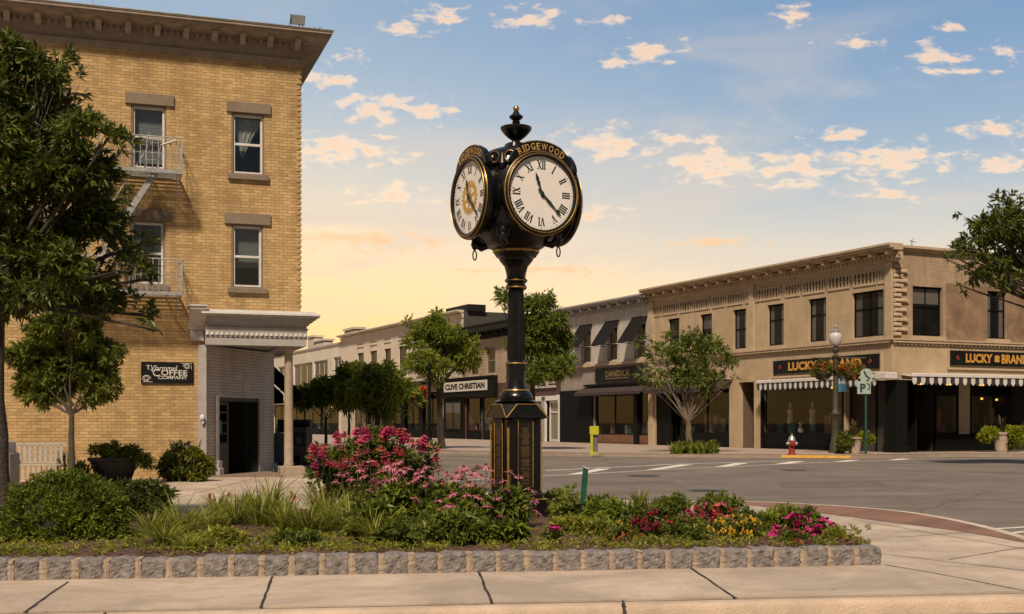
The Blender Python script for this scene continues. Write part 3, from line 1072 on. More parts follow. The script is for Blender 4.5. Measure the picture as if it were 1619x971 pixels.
for k in range(4):
    T = dialT(k)
    b = MB()
    prf = [(.44, .30), (.475, .42), (.49, .52), (.505, .60), (.535, .625), (.535, .650), (.548, .665), (.565, .675), (.565, .705), (.548, .715), (.548, .728), (.535, .745), (.505, .752), (.488, .745), (.483, .70), (.44, .70)]
    b.lathe(prf, 72, T=T)
    part('dial_rim', b, black, clock, smooth=True, local=True)
    b = MB()
    for r, z, w in ((.553, .7225, .0055), (.520, .751, .0045)):
        b.tube([T @ Vector((r * math.cos(a), r * math.sin(a), z)) for a in [2 * PI * i / 72 for i in range(72)]], w, 6, closed=True)
    part('gold_band', b, gold, clock, smooth=True, local=True)
    b = MB().lathe([(.484, .704), (.484, .708), (.46, .7085)], 72, T=T)
    dial = part('clock_dial', b, dialmat, clock, local=True)
    b = MB()
    for h in range(12):
        a = PI / 2 - (h + 1) * PI / 6
        rx, ry = math.cos(a), math.sin(a)          # outwards
        s_ = ['I', 'II', 'III', 'IIII', 'V', 'VI', 'VII', 'VIII', 'IX', 'X', 'XI', 'XII'][h]
        def fn(x, y, rx=rx, ry=ry):
            r = .375 + y
            return T @ Vector((rx * r + ry * x, ry * r - rx * x, .7105))
        roman(b, s_, fn, .105)
    for i in range(60):
        a = 2 * PI * i / 60
        l_ = .010 if i % 5 else .016
        c, s_ = math.cos(a), math.sin(a)
        w = .003 if i % 5 else .006
        b.add([T @ Vector((c * r - s_ * e * w, s_ * r + c * e * w, .7105)) for r, e in ((.452, -1), (.452 + l_, -1), (.452 + l_, 1), (.452, 1))], [(0, 1, 2, 3)])
    part('numerals', b, inkmat, dial, local=True)
    # painted gear emblem on the faces that look left and right
    if k % 2 == 1:
        b = MB()
        n = 24
        zo = .7115
        pts = []
        for i in range(n * 4):
            a = 2 * PI * i / (n * 4)
            r = .238 if i % 4 in (0, 1) else .208
            pts.append((r * math.cos(a), r * math.sin(a)))
        inn = [(.15 * math.cos(2 * PI * i / (n * 4)), .15 * math.sin(2 * PI * i / (n * 4))) for i in range(n * 4)]
        N4 = n * 4
        b.add([T @ Vector((x, y, zo)) for x, y in pts] + [T @ Vector((x, y, zo)) for x, y in inn], [(i, (i + 1) % N4, N4 + (i + 1) % N4, N4 + i) for i in range(N4)])
        for i in range(6):
            a = PI * i / 3 + .3
            c, s_ = math.cos(a), math.sin(a)
            b.add([T @ Vector((c * r - s_ * w, s_ * r + c * w, zo)) for r, w in ((.04, -.03), (.155, -.018), (.155, .018), (.04, .03))], [(0, 1, 2, 3)])
        b.add([T @ Vector((.055 * math.cos(2 * PI * i / 20), .055 * math.sin(2 * PI * i / 20), zo)) for i in range(20)], [tuple(range(20))])
        part('gear_emblem', b, goldtext, dial, local=True)
    def hand(ang, prof_, z):
        a = PI / 2 - ang
        c, s_ = math.cos(a), math.sin(a)
        b = MB()
        n = len(prof_)
        v = []
        for dz_ in (0, .006):
            for r, w in prof_:
                v += [T @ Vector((c * r - s_ * w, s_ * r + c * w, z + dz_)), T @ Vector((c * r + s_ * w, s_ * r - c * w, z + dz_))]
        f = [(2 * i, 2 * i + 1, 2 * i + 3, 2 * i + 2) for i in range(n - 1)] + [(2 * n + 2 * i, 2 * n + 2 * i + 2, 2 * n + 2 * i + 3, 2 * n + 2 * i + 1) for i in range(n - 1)]
        f += [(2 * i, 2 * i + 2, 2 * n + 2 * i + 2, 2 * n + 2 * i) for i in range(n - 1)] + [(2 * i + 1, 2 * n + 2 * i + 1, 2 * n + 2 * i + 3, 2 * i + 3) for i in range(n - 1)]
        b.add(v, f)
        return b
    part('hour_hand', hand(R(341), [(-.06, .004), (-.05, .016), (-.02, .010), (.0, .020), (.06, .012), (.12, .014), (.15, .026), (.175, .008), (.20, .026), (.24, .014), (.285, .001)], .718), inkmat, dial, local=True)
    part('minute_hand', hand(R(134), [(-.08, .003), (-.07, .014), (-.02, .008), (.0, .018), (.06, .011), (.16, .018), (.22, .012), (.29, .006), (.315, .022), (.345, .018), (.40, .001)], .727), inkmat, dial, local=True)
    b = MB().lathe([(.028, .716), (.028, .738), (.014, .744)], 20, T=T)
    part('hand_boss', b, inkmat, dial, smooth=True, local=True)
    # name arch
    b = MB()
    A0, A1 = R(40), R(140)
    n = 40
    v = []
    for i in range(n + 1):
        a = A0 + (A1 - A0) * i / n
        e = min(i, n - i) / n
        ro = .595 + .105 * min(1, e * 4) ** .6
        for r, z in ((.545, .60), (.545, .70), (ro, .70), (ro, .66), (ro - .02, .60)):
            v.append(T @ Vector((r * math.cos(a), r * math.sin(a), z)))
    f = [(5 * i + j, 5 * (i + 1) + j, 5 * (i + 1) + (j + 1) % 5, 5 * i + (j + 1) % 5) for i in range(n) for j in range(5)] + [(0, 1, 2, 3, 4), tuple(5 * n + j for j in range(4, -1, -1))]
    b.add(v, f)
    arch = part('name_arch', b, black, clock, local=True)
    b = MB()
    n = 40
    b.tube([T @ Vector((.692 * math.cos(A0 + (A1 - A0) * (.26 + .48 * i / n)), .692 * math.sin(A0 + (A1 - A0) * (.26 + .48 * i / n)), .701)) for i in range(n + 1)], .0035, 5)
    part('arch_trim', b, gold, arch, local=True)
    b = MB()
    word = 'RIDGEWOOD'
    wd = {'I': .042, 'W': .115, 'O': .092, 'G': .088, 'D': .086, 'R': .082, 'E': .074}
    tot = sum(wd[c] for c in word)
    aa = PI / 2 + tot / .625 / 2
    for ch in word:
        w = wd[ch]
        am = aa - w / .625 / 2
        def fn2(x, y, z, am=am):
            r = .622 + y
            a = am - x / .625
            return T @ Vector((r * math.cos(a), r * math.sin(a), .7035))
        text(b, ch, fn2, w=w * .74 if ch != 'I' else .016, h=.088, weight=.012)
        for e in (-1, 1) if ch in 'IRD' else ():
            xs_ = [-.0] if ch == 'I' else [-w * .33]
            for x_ in xs_:
                stroke(b, lambda x, y: fn2(x, y, 0), x_ - .016, e * .042, x_ + .016, e * .042, .008)
        aa -= w / .625
    part('name_lettering', b, goldtext, arch, local=True)
# scrolls and brackets at the four corners
for k in range(4):
    a = R(-45) + PI / 2 * k
    ca, sa = math.cos(a), math.sin(a)
    tang = Vector((-sa, ca, 0))
    outw = Vector((ca, sa, 0))
    b = MB(); g = MB(); gb = MB()
    zt = cz_(262)
    for s_ in (-1, 1):
        c0 = outw * .64 + tang * (s_ * .115) + Vector((0, 0, zt))
        pts = []
        for i in range(16):
            t = i / 15
            an = -PI * .55 + t * PI * 1.9
            r = .085 * (1 - .35 * t)
            pts.append(c0 + tang * (-s_ * math.cos(an) * r) + Vector((0, 0, math.sin(an) * r)) - outw * .03 * t)
        b.tube(pts, [.026 * (1 - .35 * i / 15) for i in range(16)], 8)
        g.tube([p + outw * .024 for p in pts], .0035, 5)
        gb.lathe([(.001, -.026), (.018, -.02), (.027, 0), (.018, .02), (.001, .026)], 12, c=tuple(pts[-1] + Vector((0, 0, .045)) + outw * .01))
    b.lathe([(.05, -.16), (.08, -.10), (.06, -.03), (.045, .04)], 14, c=tuple(outw * .62 + Vector((0, 0, zt))))
    sc = part('corner_scroll', b, black, clock, smooth=True, local=True)
    part('scroll_trim', g, gold, sc, local=True)
    part('scroll_ball', gb, brass, sc, smooth=True, local=True)
    # bracket under the head
    b = MB()
    zb = cz_(385)
    p0 = outw * .40 + Vector((0, 0, zb - .02))
    p1 = outw * .60 + Vector((0, 0, zb + .03))
    b.tube([p0, outw * .5 + Vector((0, 0, zb - .045)), p1, outw * .61 + Vector((0, 0, zb + .11))], [.035, .05, .055, .03], 10)
    b.lathe([(.012, -.10), (.035, -.075), (.055, -.02), (.04, .03), (.06, .07), (.03, .12)], 12, c=tuple(p1))
    for s_ in (-1, 1):
        b.tube([p1 + tang * s_ * .03 + Vector((0, 0, .06)), p1 + tang * s_ * .09 + Vector((0, 0, .09)), p1 + tang * s_ * .07 + Vector((0, 0, .01)), p1 + tang * s_ * .03 + Vector((0, 0, -.03))], [.016, .02, .018, .01], 7)
    br_ = part('bracket', b, black, clock, smooth=True, local=True)
    b = MB().tube([p1 + Vector((0, 0, -.17)) + (tang * .8 + outw * .6) * (.03 * math.cos(t)) + Vector((0, 0, .065 * math.sin(t))) for t in [2 * PI * i / 20 for i in range(20)]], .0095, 7, closed=True)
    part('hanging_ring', b, black, br_, smooth=True, local=True)
# finial
b = MB().lathe(zs((.13, 235), (.10, 231), (.055, 229), (.055, 226), (.06, 222), (.10, 219), (.15, 214), (.195, 208), (.215, 204), (.215, 201.5), (.19, 201), (.06, 198), (.045, 196), (.06, 193),
                  (.04, 191), (.065, 189), (.095, 186), (.095, 184), (.05, 180), (.04, 177), (.025, 176)), 32)
fi = part('finial', b, black, clock, smooth=True, local=True)
b = MB().lathe([(.001, -.045), (.025, -.038), (.043, -.015), (.043, .015), (.025, .038), (.001, .045)], 20, c=(0, 0, cz_(172)))
part('finial_ball', b, brass, fi, smooth=True, local=True)
# ============================================================ BUILDINGS
class Fac:
    """a wall plane: u runs along it, o outwards from it, z up"""
    def __init__(s, ox, oy, d, n):
        s.c = Vector((ox, oy, 0)); s.d = Vector((d[0], d[1], 0)).normalized(); s.n = Vector((n[0], n[1], 0)).normalized()
        s.T = Matrix(((s.d.x, s.n.x, 0, ox), (s.d.y, s.n.y, 0, oy), (0, 0, 1, 0), (0, 0, 0, 1)))
    def P(s, u, o, z):
        return s.c + s.d * u + s.n * o + Vector((0, 0, z))
    def u(s, px, o=0.):
        r = (px - 809.5) / F
        return (r * (s.c.y + s.n.y * o) - s.c.x - s.n.x * o) / (s.d.x - r * s.d.y)
    def z(s, px, py, o=0.):
        u = s.u(px, o)
        Y = s.c.y + s.d.y * u + s.n.y * o
        return H - (py - HY) * Y / F
    def box(s, mb, u0, u1, o0, o1, z0, z1, mi=0):
        return mb.box(min(u0, u1), max(u0, u1), o0, o1, z0, z1, mi, s.T)
    def bbox(s, mb, u0, u1, o0, o1, z0, z1, b=.01, mi=0):
        return mb.bbox(min(u0, u1), max(u0, u1), o0, o1, z0, z1, b, mi, s.T)
def wall(mb, fac, u0, u1, z0, z1, ops=(), o=0., rev=.25):
    us = sorted(set([u0, u1] + [v for q in ops for v in q[:2]]))
    zs_ = sorted(set([z0, z1] + [v for q in ops for v in q[2:4]]))
    us = [v for v in us if u0 - 1e-6 <= v <= u1 + 1e-6]; zs_ = [v for v in zs_ if z0 - 1e-6 <= v <= z1 + 1e-6]
    for a, b in zip(us[:-1], us[1:]):
        for c, d in zip(zs_[:-1], zs_[1:]):
            m, n = (a + b) / 2, (c + d) / 2
            if any(q[0] < m < q[1] and q[2] < n < q[3] for q in ops):
                continue
            mb.add([fac.P(a, o, c), fac.P(b, o, c), fac.P(b, o, d), fac.P(a, o, d)], [(0, 1, 2, 3)])
    for q in ops:
        a, b, c, d = q[:4]
        for p in (((a, c), (a, d)), ((a, d), (b, d)), ((b, d), (b, c)), ((b, c), (a, c))):
            (x0, y0), (x1, y1) = p
            mb.add([fac.P(x0, o, y0), fac.P(x1, o, y1), fac.P(x1, o - rev, y1), fac.P(x0, o - rev, y0)], [(0, 1, 2, 3)])
    return mb
def frame(mb, fac, a, b, c, d, w, o0, o1, rails=(), mulls=(), rw=None):
    rw = rw or w * .6
    fac.box(mb, a, a + w, o0, o1, c, d); fac.box(mb, b - w, b, o0, o1, c, d)
    fac.box(mb, a + w, b - w, o0, o1, c, c + w); fac.box(mb, a + w, b - w, o0, o1, d - w, d)
    for r in rails:
        z = c + (d - c) * r
        fac.box(mb, a + w, b - w, o0 + .004, o1 + .008, z - rw / 2, z + rw / 2)
    for r in mulls:
        x = a + (b - a) * r
        fac.box(mb, x - rw / 2, x + rw / 2, o0 + .006, o1 + .004, c + w, d - w)
dark_in = mat('dark_interior', (.02, .018, .016), .9)
clear = glassmat('window_glass', (.75, .8, .8), .85, refl=.14)
shopglass = glassmat('shop_glass', (.8, .82, .8), .90, .02)
def darkglass():
    m = mat('dark_glass', (.010, .010, .011), .12, var=.5, scale=.7, spec=.10, bump=.04, bscale=1.5)
    return m
dglass = darkglass()
blind = mat('pale_curtain', (.35, .33, .30), .9, var=.1, scale=3)
def room(mb, fac, a, b, c, d, o0, dep):
    v = [fac.P(x, y, z) for y in (o0, o0 - dep) for x, z in ((a, c), (b, c), (b, d), (a, d))]
    mb.add(v, [(4, 5, 6, 7), (0, 4, 7, 3), (1, 2, 6, 5), (0, 1, 5, 4), (3, 7, 6, 2)])
    return mb

# ------------------------------------------------------------ yellow brick building
FC = Fac(-5.72, 32.5, (.9465, .3226), (.3226, -.9465))
cof = thing('brick_building', 'three storey yellow brick corner building with a brown bracketed cornice', 'building', (-10, 36, 0))
ybrick = brick('yellow_brick', FC.d, (.53, .365, .165), (.38, .24, .10), (.29, .195, .10), .225, .0815, .0065, stain=.16, bump=.7)
ybrick_side = brick('yellow_brick_side', FC.n, (.53, .365, .165), (.38, .24, .10), (.29, .195, .10), .225, .0815, .0065, stain=.16, bump=.7)
brown = mat('brownstone', (.20, .155, .115), .8, var=.18, scale=3, bump=.35, bscale=30)
brownlt = mat('cornice_paint', (.29, .235, .19), .7, var=.2, scale=4, bump=.15, bscale=20)
whitewood = mat('white_window_paint', (.62, .60, .58), .5, var=.1, scale=8)
greypaint = mat('grey_trim_paint', (.36, .34, .33), .6, var=.14, scale=5, bump=.1)
stone_lt = mat('limestone_trim', (.34, .27, .20), .8, var=.15, scale=5, bump=.2)
UL = -14.0
wins = []   # (px0, px1, py top, py bottom, curtain kind)
for k, (x0, x1, y0, y1) in enumerate(((366, 418, 179, 277), (366, 416, 355, 456), (207, 263, 166, 268), (205, 261, 349, 451), (48, 102, 153, 258), (38, 96, 343, 447))):
    a, b = FC.u(x0), FC.u(x1)
    m = (x0 + x1) / 2
    wins.append((a, b, FC.z(m, y1), FC.z(m, y0)))
uA, uR = -2.55, 0.0
ZE0, ZE1 = 3.49, 4.43
b = MB()
wall(b, FC, UL, uA, 0, 11.1, wins, 0, .22)
wall(b, FC, uA, uR, ZE1 - .5, 11.1, wins, 0, .22)
part('front_wall', b, ybrick, cof)
# the two walls that run away from the street, and the roof
b = MB()
b.add([FC.P(0, 0, ZE0), FC.P(0, -45, ZE0), FC.P(0, -45, 11.1), FC.P(0, 0, 11.1)], [(0, 1, 2, 3)])  # unseen rear length added so the shop windows reflect dark brick
b.add([FC.P(UL, 0, 0), FC.P(UL, 0, 11.1), FC.P(UL, -45, 11.1), FC.P(UL, -45, 0)], [(0, 1, 2, 3)])
b.add([FC.P(UL, -45, 0), FC.P(UL, -45, 11.1), FC.P(0, -45, 11.1), FC.P(0, -45, 0)], [(0, 1, 2, 3)])
part('side_wall', b, ybrick_side, cof)
b = MB(); FC.box(b, UL + .1, -.1, -21.9, -.1, 11.0, 11.45)
part('roof', b, mat('roof_felt', (.06, .055, .05), .9), cof)
# toothed quoin line at the corner
b = MB()
for i in range(44):
    z = 4.55 + i * .1475
    FC.box(b, -.10 if i % 2 else -.07, .028, -.08, .02, z, z + .078)
part('corner_bricks', b, ybrick, cof)
def cornice(parent, fac, layers, uL, uR, m, name='cornice', ret=6.0, back=.05, right=True):
    b = MB()
    for i, (o, z0, z1) in enumerate(layers):
        fac.box(b, uL, uR + (o if right else 0), -back, o, z0, z1)
        if right:
            fac.box(b, uR - back, uR + o, -ret, -back - .001, z0, z1)
    return part(name, b, m, parent)
cc = cornice(cof, FC, [(.05, 11.05, 11.10), (.10, 11.10, 11.17), (.13, 11.17, 11.215), (.035, 11.215, 11.53), (.06, 11.53, 11.55), (.085, 11.55, 11.66),
                       (.20, 11.66, 11.70), (.62, 11.70, 11.735), (.68, 11.735, 11.80), (.74, 11.80, 11.86), (.76, 11.86, 11.885)], UL, 0, brownlt, ret=21)
b = MB()
u = -.03
while u > UL:
    FC.bbox(b, u - .085, u, .085, .165, 11.555, 11.655, .008)
    u -= .165
part('dentil_course', b, brownlt, cc)
u = -.05
while u > UL:
    b = MB()
    v = [FC.P(uu, o, z) for uu in (u - .15, u) for o, z in ((.09, 11.45), (.09, 11.70), (.55, 11.70), (.57, 11.62), (.45, 11.60), (.30, 11.55), (.24, 11.47))]
    b.add(v, [(0, 1, 2, 3, 4, 5, 6), (13, 12, 11, 10, 9, 8, 7)] + [(i, (i + 1) % 7, 7 + (i + 1) % 7, 7 + i) for i in range(7)])
    part('cornice_bracket', b, brownlt, cc)
    u -= .72
b = MB()
FC.box(b, UL, .77, .55, .775, 11.886, 11.905); FC.box(b, .55, .775, -21, .549, 11.886, 11.905)
part('roof_edge_flashing', b, mat('roof_flashing', (.33, .36, .33), .5, .4, var=.3, scale=2), cc)
# a clump of weeds and a rag of flashing on the roof corner
for (x0, x1, y0, y1), (a, b_, c, d), cur in zip(((358, 428, 163, 180), (355, 428, 338, 354), (198, 275, 149, 167), (195, 272, 332, 350), (36, 110, 135, 153), (28, 104, 325, 343)), wins, (1, 2, 0, 3, 2, 3)):
    f = MB()
    frame(f, FC, a, b_, c, d, .045, -.10, -.02)
    lo_ = .085
    w = part('window', f, brown, cof)
    f = MB()
    frame(f, FC, a + .045, b_ - .045, c + .045, d - .045, .052, -.17, -.08, rails=(.5,), rw=.06)
    part('sash', f, whitewood, w)
    p_ = MB().add([FC.P(a + .08, -.14, c + .08), FC.P(b_ - .08, -.14, c + .08), FC.P(b_ - .08, -.14, d - .08), FC.P(a + .08, -.14, d - .08)], [(0, 1, 2, 3)])
    part('pane', p_, clear, w)
    part('room_behind', room(MB(), FC, a - .02, b_ + .02, c - .02, d + .02, -.215, 1.6), dark_in, w)
    cm = MB()
    if cur == 1:      # tied-back net curtain
        n = 14
        for sgn in (-1, 1):
            vv = []
            mid = (a + b_) / 2
            for i in range(n + 1):
                t = i / n
                z = d - .1 - (d - c) * .62 * t
                wv = (b_ - a) * (.47 * (1 - t) ** 1.2 + .05)
                for j in range(7):
                    x = mid + sgn * wv * j / 6 + (-.12 * t)
                    vv.append(FC.P(x, -.30 + .035 * math.sin(j * 2.6 + t * 2), z))
            cm.add(vv, [(i * 7 + j, i * 7 + j + 1, (i + 1) * 7 + j + 1, (i + 1) * 7 + j) for i in range(n) for j in range(6)])
        part('net_curtain', cm, mat('net_curtain', (.42, .41, .40), .9, var=.1), w)
    elif cur == 2:
        FC.box(cm, a + .05, b_ - .05, -.29, -.28, c + (d - c) * .34, d)
        part('roller_blind', cm, mat('grey_blind', (.17, .17, .17), .9, var=.1), w)
    elif cur == 0:
        for i in range(26):
            z = c + (d - c) * .12 + i * (d - c) * .86 / 26
            FC.box(cm, a + .06, b_ - .06, -.30, -.27, z, z + .05)
        part('venetian_blind', cm, mat('slat_blind', (.22, .23, .24), .7, var=.1), w)
    else:
        FC.box(cm, a + .05, a + .28, -.30, -.27, c, d); FC.box(cm, b_ - .25, b_ - .05, -.30, -.27, c, d)
        part('curtains', cm, mat('brown_curtain', (.10, .09, .085), .9, var=.2), w)
    f = MB()
    FC.bbox(f, a - .10, b_ + .11, -.1, .10, c - .13, c, .012)
    part('sill', f, brown, w)
    f = MB()
    lz0, lz1 = FC.z((x0 + x1) / 2, y1), FC.z((x0 + x1) / 2, y0)
    FC.bbox(f, FC.u(x0), FC.u(x1), -.1, .065, d + .001, lz1, .008)
    part('lintel', f, brown, w)
# ground floor: chamfered entrance
A_, B_ = FC.P(uA, -.06, 0), FC.P(-.30, -3.05, 0)
dch = (B_ - A_).normalized()
FD = Fac(A_.x, A_.y, (dch.x, dch.y), (dch.y, -dch.x))
Lc = (B_ - A_).length
greybrick = brick('painted_brick', dch, (.50, .46, .425), (.44, .405, .37), (.27, .24, .22), .27, .0815, .009, stain=.14, bump=.8)
da, db = FD.u(345), FD.u(411)
dz1 = 2.13
b = wall(MB(), FD, 0, Lc, 0, ZE0, [(da, db, -.001, dz1)], 0, .45)
part('entrance_wall', b, greybrick, cof)
b = MB(); b.add([FC.P(-.30, -3.05, 0), FC.P(-.30, -45, 0), FC.P(-.30, -45, ZE0), FC.P(-.30, -3.05, ZE0)], [(0, 1, 2, 3)])  # drawn out unseen as well, for the same dark reflections
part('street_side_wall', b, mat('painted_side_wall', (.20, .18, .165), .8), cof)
b = MB()
b.add([FC.P(uA, 0, ZE0 + .05), FC.P(0, 0, ZE0 + .05), FC.P(0, -45, ZE0 + .05), FC.P(uA, -45, ZE0 + .05)], [(0, 3, 2, 1)])
part('entrance_ceiling', b, mat('ceiling_paint', (.24, .22, .20), .8), cof)
ent = cornice(cof, FC, [(.30, ZE0, 3.70), (.32, 3.70, 3.72), (.30, 3.72, 3.735), (.31, 3.735, 3.93), (.34, 3.93, 3.96), (.30, 3.96, 4.05), (.36, 4.05, 4.12), (.44, 4.12, 4.18), (.52, 4.18, 4.24), (.60, 4.24, 4.28)],
              FC.u(325, .3), -.18, greypaint, 'entablature', ret=5, back=.30)
b = MB()
FC.box(b, FC.u(318, .5), -.18 + .62, -.01, .63, 4.281, 4.33); FC.box(b, -.18, .45, -5, -.011, 4.281, 4.33)
FC.box(b, FC.u(318, .5), -.18 + .5, .0, .50, 4.331, 4.40)
part('entablature_top', b, whitewood, ent)
b = MB()
u = .11
while u > FC.u(327, .3):
    FC.bbox(b, u - .065, u, .30, .365, 3.745, 3.815, .012)
    u -= .128
part('dentils', b, whitewood, ent)
b = MB()
ua, ub = FC.u(299, .3), FC.u(325, .3)
pf = [(0, 3.86), (.06, 3.86), (.12, 3.90), (.14, 3.98), (.20, 4.06), (.34, 4.12), (.50, 4.20), (.58, 4.30), (.66, 4.38), (.66, 4.45), (0, 4.45)]
v = [FC.P(uu, o, z) for uu in (ua, ub) for o, z in pf]
n = len(pf)
b.add(v, [tuple(range(n - 1, -1, -1)), tuple(range(n, 2 * n))] + [(i, (i + 1) % n, n + (i + 1) % n, n + i) for i in range(n)])
FC.box(b, ua + .04, ub - .03, 0, .10, 3.60, 3.86); FC.box(b, ua - .03, ub + .02, .0, .7, 4.451, 4.50)
part('scroll_bracket', b, mat('bracket_paint', (.50, .46, .43), .6, var=.12), ent)
b = MB(); FC.bbox(b, FC.u(313), FC.u(326.5), -.2, .07, 0, ZE0, .01); FC.bbox(b, FC.u(312), FC.u(327.5), -.2, .10, 0, .22, .01)
part('pilaster', b, greypaint, cof)
b = MB().lathe([(.135, .27), (.135, .33), (.122, .36), (.120, 1.5), (.108, 3.30), (.112, 3.34), (.13, 3.37), (.13, ZE0)], 28, tuple(FC.P(-.30, -.12, 0)))
part('corner_column', b, stone_lt, cof, smooth=True)
b = MB(); T_ = FC.P(-.24, -.10, 0)
FC.bbox(b, -.56, .10, -.40, .22, 0, .27, .02)
part('column_base', b, stone_lt, cof)
# door recess
b = room(MB(), FD, da + .001, db - .001, .002, dz1 - .002, -.451, 2.2)
part('entrance_recess', b, dark_in, cof)
b = MB()
FD.box(b, da, da + .06, -.40, -.05, 0, dz1 - .003); FD.box(b, db - .06, db, -.40, -.05, 0, dz1 - .003); FD.box(b, da + .06, db - .06, -.40, -.05, dz1 - .10, dz1 - .003)
part('door_frame', b, mat('dark_green_frame', (.012, .02, .017), .5), cof)
blackwood = mat('black_door_wood', (.014, .012, .011), .4, var=.3)
b = MB()
w2 = (db - da - .12) / 2
FD.box(b, da + .07, da + .07 + w2 * .92, -.36, -.31, .02, .8)
frame(b, FD, da + .07, da + .07 + w2 * .92, .80, dz1 - .11, .09, -.36, -.31, rails=(.28, .52, .76), mulls=(.5,), rw=.035)
dr = part('door', b, blackwood, cof)
b = MB().add([FD.P(da + .1, -.34, .85), FD.P(da + w2 * .9, -.34, .85), FD.P(da + w2 * .9, -.34, 1.98), FD.P(da + .1, -.34, 1.98)], [(0, 1, 2, 3)])
part('pane', b, shopglass, dr)
b = MB()
for (x, z, w_, h_) in ((.22, 1.55, .10, .16), (.50, 1.30, .11, .15), (.22, 1.20, .08, .20), (.52, 1.62, .10, .12), (.48, .95, .09, .14)):
    FD.box(b, da + x, da + x + w_, -.332, -.329, z, z + h_)
part('paper_notices', b, mat('old_paper', (.20, .22, .22), .8, var=.3, scale=30), dr)
# white downpipe-like jamb with its stone foot left of the door
b = MB()
FD.box(b, da - .16, da - .05, .0, .07, .42, dz1 + .03); FD.bbox(b, da - .20, da - .01, .0, .14, .22, .42, .01); FD.bbox(b, da - .22, da + .01, .0, .18, 0, .22, .01)
FD.box(b, da - .16, Lc - .25, .001, .03, dz1 + .031, dz1 + .075)
part('door_surround', b, greypaint, cof)
b = MB(); FD.box(b, da - .04, da + .14, .01, .03, 1.15, 1.50)
nb_ = solo('notice_board', b, mat('green_notice', (.05, .10, .085), .6, var=.4, scale=40), 'small green framed notice on the left jamb of the cafe doorway', 'notice')
b = MB()
FC.box(b, FC.u(318.5), FC.u(321.5), .10, .16, 1.42, 1.62); b.lathe([(.02, 1.50), (.06, 1.54), (.065, 1.60), (.03, 1.66)], 12, tuple(FC.P(FC.u(319), .15, 0)))
solo('doorbell_lamp', b, whitewood, 'small white fitting on the grey pilaster beside the coffee sign', 'wall fitting')
# step in front of the door
b = MB(); b.prism([tuple(FC.P(u, o, 0))[:2] for u, o in ((-2.4, .06), (-.5, .3), (-.5, -2.7))], .004, .045)
part('entrance_step', b, mat('terracotta_step', (.22, .15, .11), .8, var=.2), cof)
# dark canvas awnings along the side street
dcan = mat('dark_canvas', (.014, .013, .014), .9, spec=.15, var=.3, scale=8)
FS = Fac(*tuple(FC.P(-.30, 0, 0))[:2], (-.3226, .9465), (.9465, .3226))
for a0, a1 in ((4.2, 7.2), (8.0, 11.6)):
    b = MB()
    pr = [(0, 3.30), (0, 3.22), (.95, 2.35), (.95, 2.10), (.98, 2.10), (.98, 2.38)]
    v = [FS.P(u, o, z) for u in (a0, a1) for o, z in pr]
    b.add(v, [(0, 1, 2, 3, 4, 5), (11, 10, 9, 8, 7, 6)] + [(i, (i + 1) % 6, 6 + (i + 1) % 6, 6 + i) for i in range(6)])
    part('awning', b, dcan, cof)

# coffee sign
b = MB()
sa, sb_ = FC.u(223, .05), FC.u(306, .05); sz0, sz1 = FC.z(264, 606.5), FC.z(264, 572.5)
FC.bbox(b, sa, sb_, .002, .05, sz0, sz1, .01)
sg = solo('shop_sign', b, mat('sign_black', (.006, .006, .006), .6, var=.2, spec=.2), 'black signboard with white curly coffee company lettering on the yellow brick wall', 'sign')
b = MB()
cxs = (sa + sb_) / 2; czs = (sz0 + sz1) / 2; W_ = sb_ - sa; H_ = sz1 - sz0
def sgf(cx_, cz2):
    return lambda x, y, z: FC.P(cx_ + x, .053, cz2 + y)
text(b, 'T', sgf(sa + W_ * .135, sz0 + H_ * .74), h=H_ * .20, weight=.01)
text(b, 'Vlarmmel', sgf(sa + W_ * .44, sz0 + H_ * .71), w=W_ * .50, h=H_ * .26, weight=.0, shear=.2)
text(b, 'C', sgf(sa + W_ * .285, sz0 + H_ * .50), h=H_ * .34, weight=.0)
text(b, 'OFFEE', sgf(sa + W_ * .63, sz0 + H_ * .50), w=W_ * .50, h=H_ * .25, weight=.01)
text(b, 'COMPANY', sgf(sa + W_ * .60, sz0 + H_ * .28), w=W_ * .56, h=H_ * .16, weight=.01)
def curl(cx_, cz2, s, fl):
    pts = []
    for i in range(40):
        t = i / 39
        r = s * (1 - .7 * t)
        a = t * 4.2 * PI
        pts.append(FC.P(cx_ + fl * r * math.cos(a), .056, cz2 + r * .8 * math.sin(a)))
    b.tube(pts, .008, 4)
curl(sa + W_ * .10, sz0 + H_ * .22, .11, 1); curl(sb_ - W_ * .13, sz1 - H_ * .20, .09, -1)
b.tube([FC.P(sa + W_ * .04, .056, sz0 + H_ * .07), FC.P(sa + W_ * .22, .056, sz0 + H_ * .06)], .007, 4)
b.tube([FC.P(sb_ - W_ * .24, .056, sz1 - H_ * .06), FC.P(sb_ - W_ * .04, .056, sz1 - H_ * .06), FC.P(sb_ - W_ * .04, .056, sz1 - H_ * .32)], .007, 4)
b.tube([FC.P(sa + W_ * .17, .056, sz0 + H_ * .66), FC.P(sa + W_ * .23, .056, sz0 + H_ * .52), FC.P(sa + W_ * .24, .056, sz0 + H_ * .4)], .007, 4)
part('lettering', b, mat('sign_white', (.62, .60, .56), .6, var=.15, scale=20), sg)

